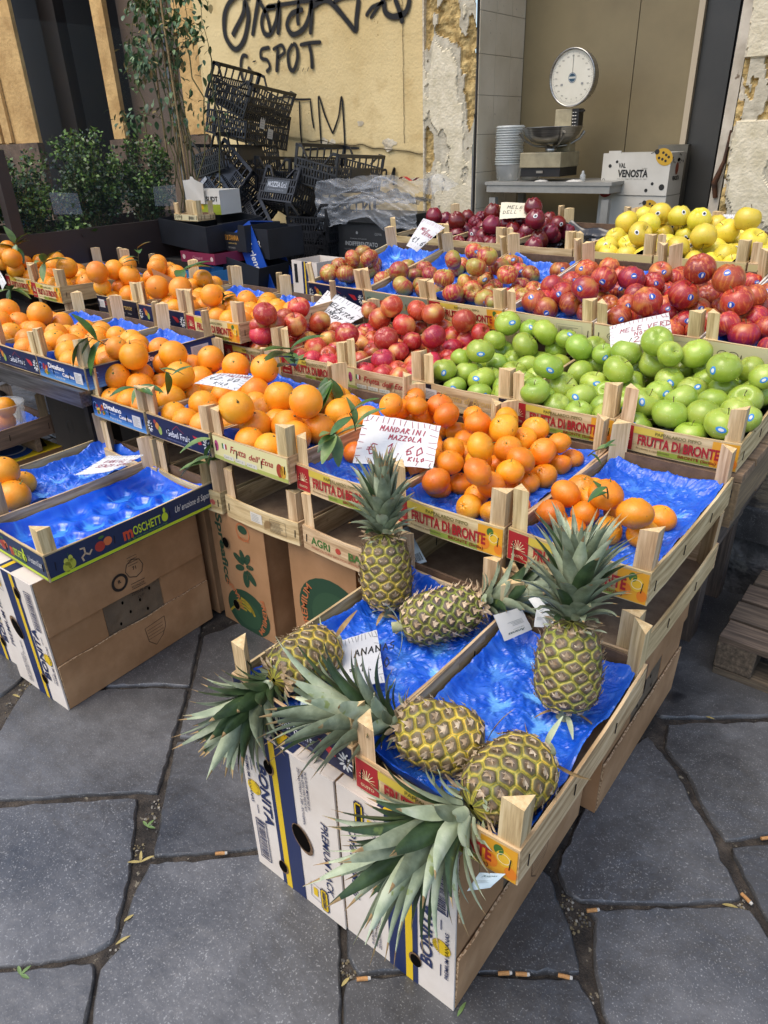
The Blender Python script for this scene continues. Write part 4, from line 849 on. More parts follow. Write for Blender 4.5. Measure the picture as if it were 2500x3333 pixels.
def card_box(x, y, ang, W, L, H, label, face='kraft', design=None, flip=False, side='flaps', prints=None, tilt=0):
    t = empty('banana_box' if 'banana' in label or 'fruit' in label else 'cardboard_box', (x, y, .0), R(ang), label, 'box', 'cardboard boxes under the crates')
    FM = WHITEC if face == 'white' else KRAFT
    mb = MB(); mb.b2((0, 0, .0), (W, .004, H), FM)
    if design:
        sh = Sheet(mb, (W, -.0006, H), (-1, 0, 0), (0, 0, -1)) if flip else Sheet(mb, (0, -.0006, 0), (1, 0, 0), (0, 0, 1))
        design(sh, W, H)
    mb.build('front_panel', t, bevel=0)
    mb = MB(); mb.b2((.0005, .0045, H - .004), (W - .0005, L, H - .0002), FM if face == 'white' else KRAFTX)
    if face == 'white':
        s = Sheet(mb, (0, .004, H), (1, 0, 0), (0, 1, 0)); s.rect(W * .35, 0, W * .25, .06, BNAVY); s.up(); s.rect(W * .40, 0, W * .06, .06, BYEL)
    mb.b2((.0, .0045, 0), (.004, L, H - .0045), KRAFTX); mb.b2((.0045, L - .004, 0), (W - .0045, L, H - .0045), KRAFTX); mb.b2((W - .008, .0045, 0), (W - .004, L, H - .0045), KRAFTX)
    mb.build('carton', t)
    # right side: two overlapping lid flaps with raw corrugated edges and a window between them
    xo = W - .0038
    if side == 'flaps':
        for nm, z0, z1, th in (('upper_flap', H * .60, H - .001, .004), ('lower_flap', .001, H * .36, .0045)):
            mb = MB(); nb = 16; vs = []
            for i in range(nb + 1):
                u = i / nb; yy = .006 + (L - .012) * u; wv = .004 * noise.noise(Vector((u * 6, z0 * 9, x * 5)))
                e0 = z0 + (wv * 1.2 if z0 > .1 else 0); e1 = z1 + (wv * 1.2 if z1 < H * .9 else 0); bo = .004 + abs(wv) * 1.4
                vs += [(xo + bo * (z0 > .1), yy, e0), (xo + bo * (z0 < .1), yy, e1), (xo + th + bo * (z0 > .1), yy, e0), (xo + th + bo * (z0 < .1), yy, e1)]
            fs = []; fe = []
            for i in range(nb):
                a = 4 * i; b = a + 4; fs += [(a, a + 1, b + 1, b), (a + 2, b + 2, b + 3, a + 3)]; fe += [(a + 1, a + 3, b + 3, b + 1), (a, b, b + 2, a + 2)]
            mb.add(vs, fs, KRAFTX); mb.add(vs, fe, KRAFTD)
            mb.add(vs, [(0, 2, 3, 1), (4 * nb, 4 * nb + 1, 4 * nb + 3, 4 * nb + 2)], KRAFTD)
            kp = len(mb.v)
            if prints and z0 > .1: prints(Sheet(mb, (xo + th + .0008, 0, 0), (0, 1, 0), (0, 0, 1)), L, H)
            if prints and z0 < .1:
                s = Sheet(mb, (xo + th + .0008, 0, 0), (0, 1, 0), (0, 0, 1)); a, b = L * .52, H * .27
                s.line([(a, b), (a + .07, b + .004), (a + .07, b - .03), (a + .055, b - .055), (a + .028, b - .075), (a + .006, b - .05), (a, b)], .0015, BLKT)
                for q in range(4): s.rect(a + .006, b - .012 - .011 * q, .055, .0012, BLKT)
            for i_ in range(kp, len(mb.v)):
                px, py, pz = mb.v[i_]; wv = .004 * noise.noise(Vector(((py - .006) / (L - .012) * 6, z0 * 9, x * 5))); tt = (z1 - pz) / (z1 - z0); mb.v[i_] = (px + (.004 + abs(wv) * 1.4) * (tt if z0 > .1 else 1 - tt), py, pz)
            mb.build(nm, t)
        mb = MB(); mb.b2((W - .0037, L * .32, H * .30), (W - .0025, L * .68, H * .66), M('paper_lining', '#5f5140', '#7d6d58', scale=5, rough=.5, bump=.9, bscale=12, wdist=.012))
        for q in range(7): 
            s = Sheet(mb, (W - .0022, 0, 0), (0, 1, 0), (0, 0, 1)); s.ell(L * (.40 + .035 * q), H * (.42 + .05 * ((q * 3) % 5) - .02), .0035, DARKHOLE, .0055)
        mb.build('paper_lining', t)
        mb = MB(); mb.b2((W - .0036, .006, .002), (W - .0015, L * .315, H - .004), KRAFTX); mb.b2((W - .0036, L * .685, .002), (W - .0015, L - .006, H - .004), KRAFTX); mb.build('inner_flap', t)
    return t
BB = 'banana boxes standing on their side'
card_box(-.850, .592, -.5, .243, .505, BX, 'white Bonita banana box on its side, left one under the pineapple crates', 'white', d_bonita)
card_box(-.604, .594, 0, .240, .51, BX - .002, 'nearest white Bonita banana box on its side, under the nearest pineapple crate', 'white', d_bonita, True, prints=d_sideflaps(0))
card_box(-1.852, .588, 1.5, .248, .515, BX + .004, 'white Bonita banana box under the navy Moschetto crate', 'white', d_bonita, True, prints=d_sideflaps(0))
card_box(-2.110, .60, 2, .245, .51, BX, 'white banana box at the left picture edge beside the Moschetto box', 'white', d_bonita, True)
def d_spre(s, W, H):
    s.text(W * .13, H * .97, .026, 'Spreafico', GRN, .03, rot=-PI / 2, w=H * .62, align='l')
    cx, cy = W * .58, H * .60
    for a, l in ((60, .045), (105, .045), (10, .035), (-50, .055), (-95, .060), (200, .045), (150, .05)):
        q = R(a); s.ell(cx + l * .62 * math.cos(q), cy + l * .75 * math.sin(q), l * .5, GRN, l * .24, rot=q)
    for k in range(12): s.line([(cx + rnd.uniform(-.07, .05), cy + rnd.uniform(-.05, .05))] * 1 + [(cx + rnd.uniform(-.07, .05), cy + rnd.uniform(-.05, .05))], .0006, OPR)
    s.ring(W * .62, H * .90, .026, .030, OPR); s.ell(W * .62, H * .92, .02, GRN, .014); s.text(W * .62, H * .83, .009, 'FRUTTO', OPR, .02, align='c')
    s.ell(W * .52, H * .17, W * .40, GRN, H * .20, rot=0); s.up(); s.ell(W * .50, H * .16, W * .26, PR('#2a4a30', .7), H * .13)
    s.up()
    for k in range(4):
        a0 = .3 + k * .35; p = [(W * .42 + .055 * math.cos(a0 + u) * (1 + .1 * k), H * .13 + .06 * math.sin(a0 + u) - .012 * k) for u in (0, .35, .7, 1.0, 1.3)]
        s.line(p, .010 - .001 * k, BANY)
    s.text(W * .36, H * .32, .018, 'BANANAS', OPR, .02, rot=2.2, w=.12, arc=-.09, align='c'); s.text(W * .80, H * .19, .018, 'PREMIUM', OPR, .02, rot=-PI / 2 - .2, w=.13, arc=.12, align='c')
    s.up(); hole(s, W * .27, H * .74, .015, .018); hole(s, W * .30, H * .19, .015, .018)
def d_prem(s, W, H):
    s.ell(W * .62, H * .46, W * .52, GRN, H * .30); s.up(); s.ell(W * .66, H * .44, W * .36, PR('#2a4a30', .7), H * .22); s.up()
    s.text(W * .22, H * .46, .022, 'PREMIUM', OPR, .02, rot=PI / 2 - .12, w=.15, arc=.16, align='c')
    for k in range(4):
        p = [(W * (.45 + .08 * k) + .05 * math.cos(u), H * .42 + .055 * math.sin(u) - .014 * k) for u in (-1.9, -1.3, -.7, -.1, .6)]; s.line(p, .011, BANY)
    s.text(W * .75, H * .16, .018, 'BANANAS', OPR, .02, rot=.6, w=.1)
    s.up(); hole(s, W * .85, H * .35, .014, .018)
def d_sidetext(s, W, H):
    s.text(W * .25, H * .80, .036, 'Spreafico', GRN, .03, rot=-PI / 2, w=H * .6)
card_box(-1.590, 1.136, -2, .243, .50, BX, 'brown fruit box with green Spreafico lettering and leaf emblem', 'kraft', d_spre, side='none')
mb = MB(); s = Sheet(mb, (-1.3478, 1.15, 0), (0, 1, 0), (0, 0, 1)); d_sidetext(s, .4, .4); o = mb.build('lettering', [q for q in bpy.data.objects if q.get('label', '').startswith('brown fruit box with green Spre')][0]); o.matrix_parent_inverse = o.parent.matrix_basis.inverted()
card_box(-1.275, 1.150, 0, .243, .50, BX, 'brown fruit box with a green Premium Bananas oval, behind the pineapples', 'kraft', d_prem, side='none')
card_box(-1.862, 1.135, 0, .245, .50, BX, 'plain brown fruit box behind the Moschetto box', 'kraft', None, side='none')
card_box(-.985, 1.150, 0, .243, .50, BX, 'brown fruit box half hidden behind the left pineapple crate', 'kraft', d_prem, side='none')
card_box(-.585, 1.125, 0, .248, .51, BX, 'brown fruit box with open flaps under the front right mandarin crates', 'kraft', None, prints=None)
card_box(-2.80, .69, 0, .29, .50, .36, 'brown cardboard box with a blue and yellow lid print under the clear tub crate', 'kraft', None, side='none')
mb = MB(); s = Sheet(mb, (-2.80, .69, .3605), (1, 0, 0), (0, 1, 0)); s.rect(.0, .0, .29, .5, BYEL); s.up(); s.ell(.16, .36, .10, BLUEP, .08); s.up(); s.ring(.16, .36, .05, .06, WHT)
o = mb.build('lid_print', [q for q in bpy.data.objects if 'yellow lid print' in q.get('label', '')][0]); o.matrix_parent_inverse = o.parent.matrix_basis.inverted()
mb = MB(); mb.b2((-2.805, .70, .366), (-2.52, .72, .414), wood('x', 2)); mb.b2((-2.805, 1.10, .366), (-2.52, 1.12, .414), wood('x', 2)); tag(mb.build('wood_batten'), 'grey wooden battens between the printed box and the tub crate', 'batten')
# dark boxes standing under the cart
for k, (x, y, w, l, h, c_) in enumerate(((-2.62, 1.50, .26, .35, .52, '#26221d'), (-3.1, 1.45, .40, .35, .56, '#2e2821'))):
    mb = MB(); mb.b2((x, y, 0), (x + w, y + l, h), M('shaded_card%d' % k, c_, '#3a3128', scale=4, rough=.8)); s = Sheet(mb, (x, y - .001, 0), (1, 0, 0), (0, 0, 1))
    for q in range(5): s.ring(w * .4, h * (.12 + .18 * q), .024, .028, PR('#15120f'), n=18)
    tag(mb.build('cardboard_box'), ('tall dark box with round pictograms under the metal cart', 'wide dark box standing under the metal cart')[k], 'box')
# ---------------------------------------------------------------- supports
def pallet(x, y, z, ang, label, W=1.2, D=.8, H=.14, tone=2, n=7):
    t = empty('pallet', (x, y, z), R(ang), label, 'pallet', 'weathered wooden pallets')
    r_ = random.Random(int(x * 100) + int(z * 100))
    for i in range(n):
        y0 = D * i / n + r_.uniform(-.004, .004); mb = MB(); mb.b2((r_.uniform(-.006, .006), y0, H - .02), (W + r_.uniform(-.006, .006), y0 + D / n - .018, H), wood('x', tone), jit=.002); mb.build('deck_board', t, bevel=.002)
    for i, x0 in enumerate((0, W / 2 - .05, W - .1)):
        mb = MB(); mb.b2((x0, .003, .02), (x0 + .1, D - .02, H - .0215), wood('y', tone), jit=.002); mb.build('stringer', t, bevel=.003)
    for i in range(3):
        y0 = (D - .12) * i / 2; mb = MB(); mb.b2((0.004, y0, 0), (W - .004, y0 + .1, .019), wood('x', tone)); mb.build('base_slat', t)
    return t
pallet(-1.53, 1.70, .484, -.5, 'weathered pallet directly under the green apple crates', W=1.24, D=.62, tone=2, n=5)
pallet(-2.14, 1.72, .484, 0, 'weathered pallet under the pink apple crates', W=.58, D=.58, tone=2, n=5)
pallet(-1.55, 1.74, .335, .4, 'lower weathered pallet beneath the green apple pallet', W=1.22, D=.62, tone=3, n=5)
mb = MB()
for x0 in (-1.45, -1.0, -.42): mb.b2((x0, 1.86, 0), (x0 + .06, 1.93, .334), wood('z', 3)); mb.b2((x0, 2.14, 0), (x0 + .06, 2.20, .334), wood('z', 3))
mb.b2((-1.46, 1.87, .10), (-.36, 1.89, .17), wood('x', 3)); tag(mb.build('trestle'), 'old grey wooden trestle holding the stacked pallets', 'trestle')
mb = MB(); mb.b2((-2.12, 1.75, 0), (-1.62, 2.1, .483), KRAFTX); tag(mb.build('support_box'), 'plain brown box propping the pink apple pallet', 'box')
pallet(-.272, 1.762, .0, -1, 'weathered pallet lying on the paving at the right edge', W=1.0, D=.44, H=.125, tone=3, n=4)
def table(name, label, x0, y0, x1, y1, z, ang, tone):
    t = empty(name, (x0, y0, 0), R(ang), label, 'table'); mb = MB(); n = 5; w, d = x1 - x0, y1 - y0
    for i in range(n): mb.b2((0, d * i / n, z - .02), (w, d * (i + 1) / n - .006, z - .001), wood('x', tone))
    mb.build('table_top', t)
    mb = MB(); mb.b2((.002, .0, z - .14), (w, .018, z - .0215), wood('x', tone)); mb.build('apron', t)
    for q, (a, b) in enumerate(((.03, .03), (w - .08, .03), (.03, d - .08), (w - .08, d - .08))):
        mb = MB(); mb.b2((a, b, .318), (a + .05, b + .05, z - .0215), wood('z', tone)); mb.build('leg', t)
    return t
table('display_table', 'plank table under the mixed red apple crates', -2.20, 2.42, -.18, 2.86, .742, -4.8, 3)
table('display_table', 'plank table under the back row of yellow and dark red apples', -2.31, 3.05, -.20, 3.52, .847, -5.5, 3)
# metal cart
t = empty('market_cart', (-2.1, 1.1, 0), 0, 'steel edged market cart with folding diagonal legs under the oranges', 'cart')
SM = M('cart_steel', '#55504a', '#85807a', scale=6, stretch=(1, 20, 20), rough=.35, metal=.85, bump=.1, bscale=20); IR = M('cart_iron', '#23211f', '#35322e', scale=9, rough=.5, metal=.6)
def lb(mb, o): mb.v = [(a - o.location.x, b - o.location.y, c_ - o.location.z) for a, b, c_ in mb.v]; return mb
mb = MB(); mb.b2((-4.2, 1.095, .650), (-2.105, 2.25, .668), SM); mb.b2((-4.2, 1.09, .618), (-2.1, 1.0945, .671), SM); mb.b2((-2.1045, 1.095, .62), (-2.10, 2.25, .668), SM); lb(mb, t).build('deck', t)
for k, (a, b) in enumerate((((-2.16, 1.14, .62), (-2.16, 1.14, 0)), ((-2.95, 1.14, .64), (-2.18, 1.16, .05)), ((-3.6, 1.14, .64), (-3.6, 1.14, 0)), ((-2.2, 2.2, .62), (-2.2, 2.2, 0)), ((-3.6, 2.2, .62), (-3.6, 2.2, 0)))):
    mb = MB(); mb.bar(a, b, .025, .02, IR, up=(0, 1, 0)); lb(mb, t).build('leg' if k != 1 else 'brace', t)
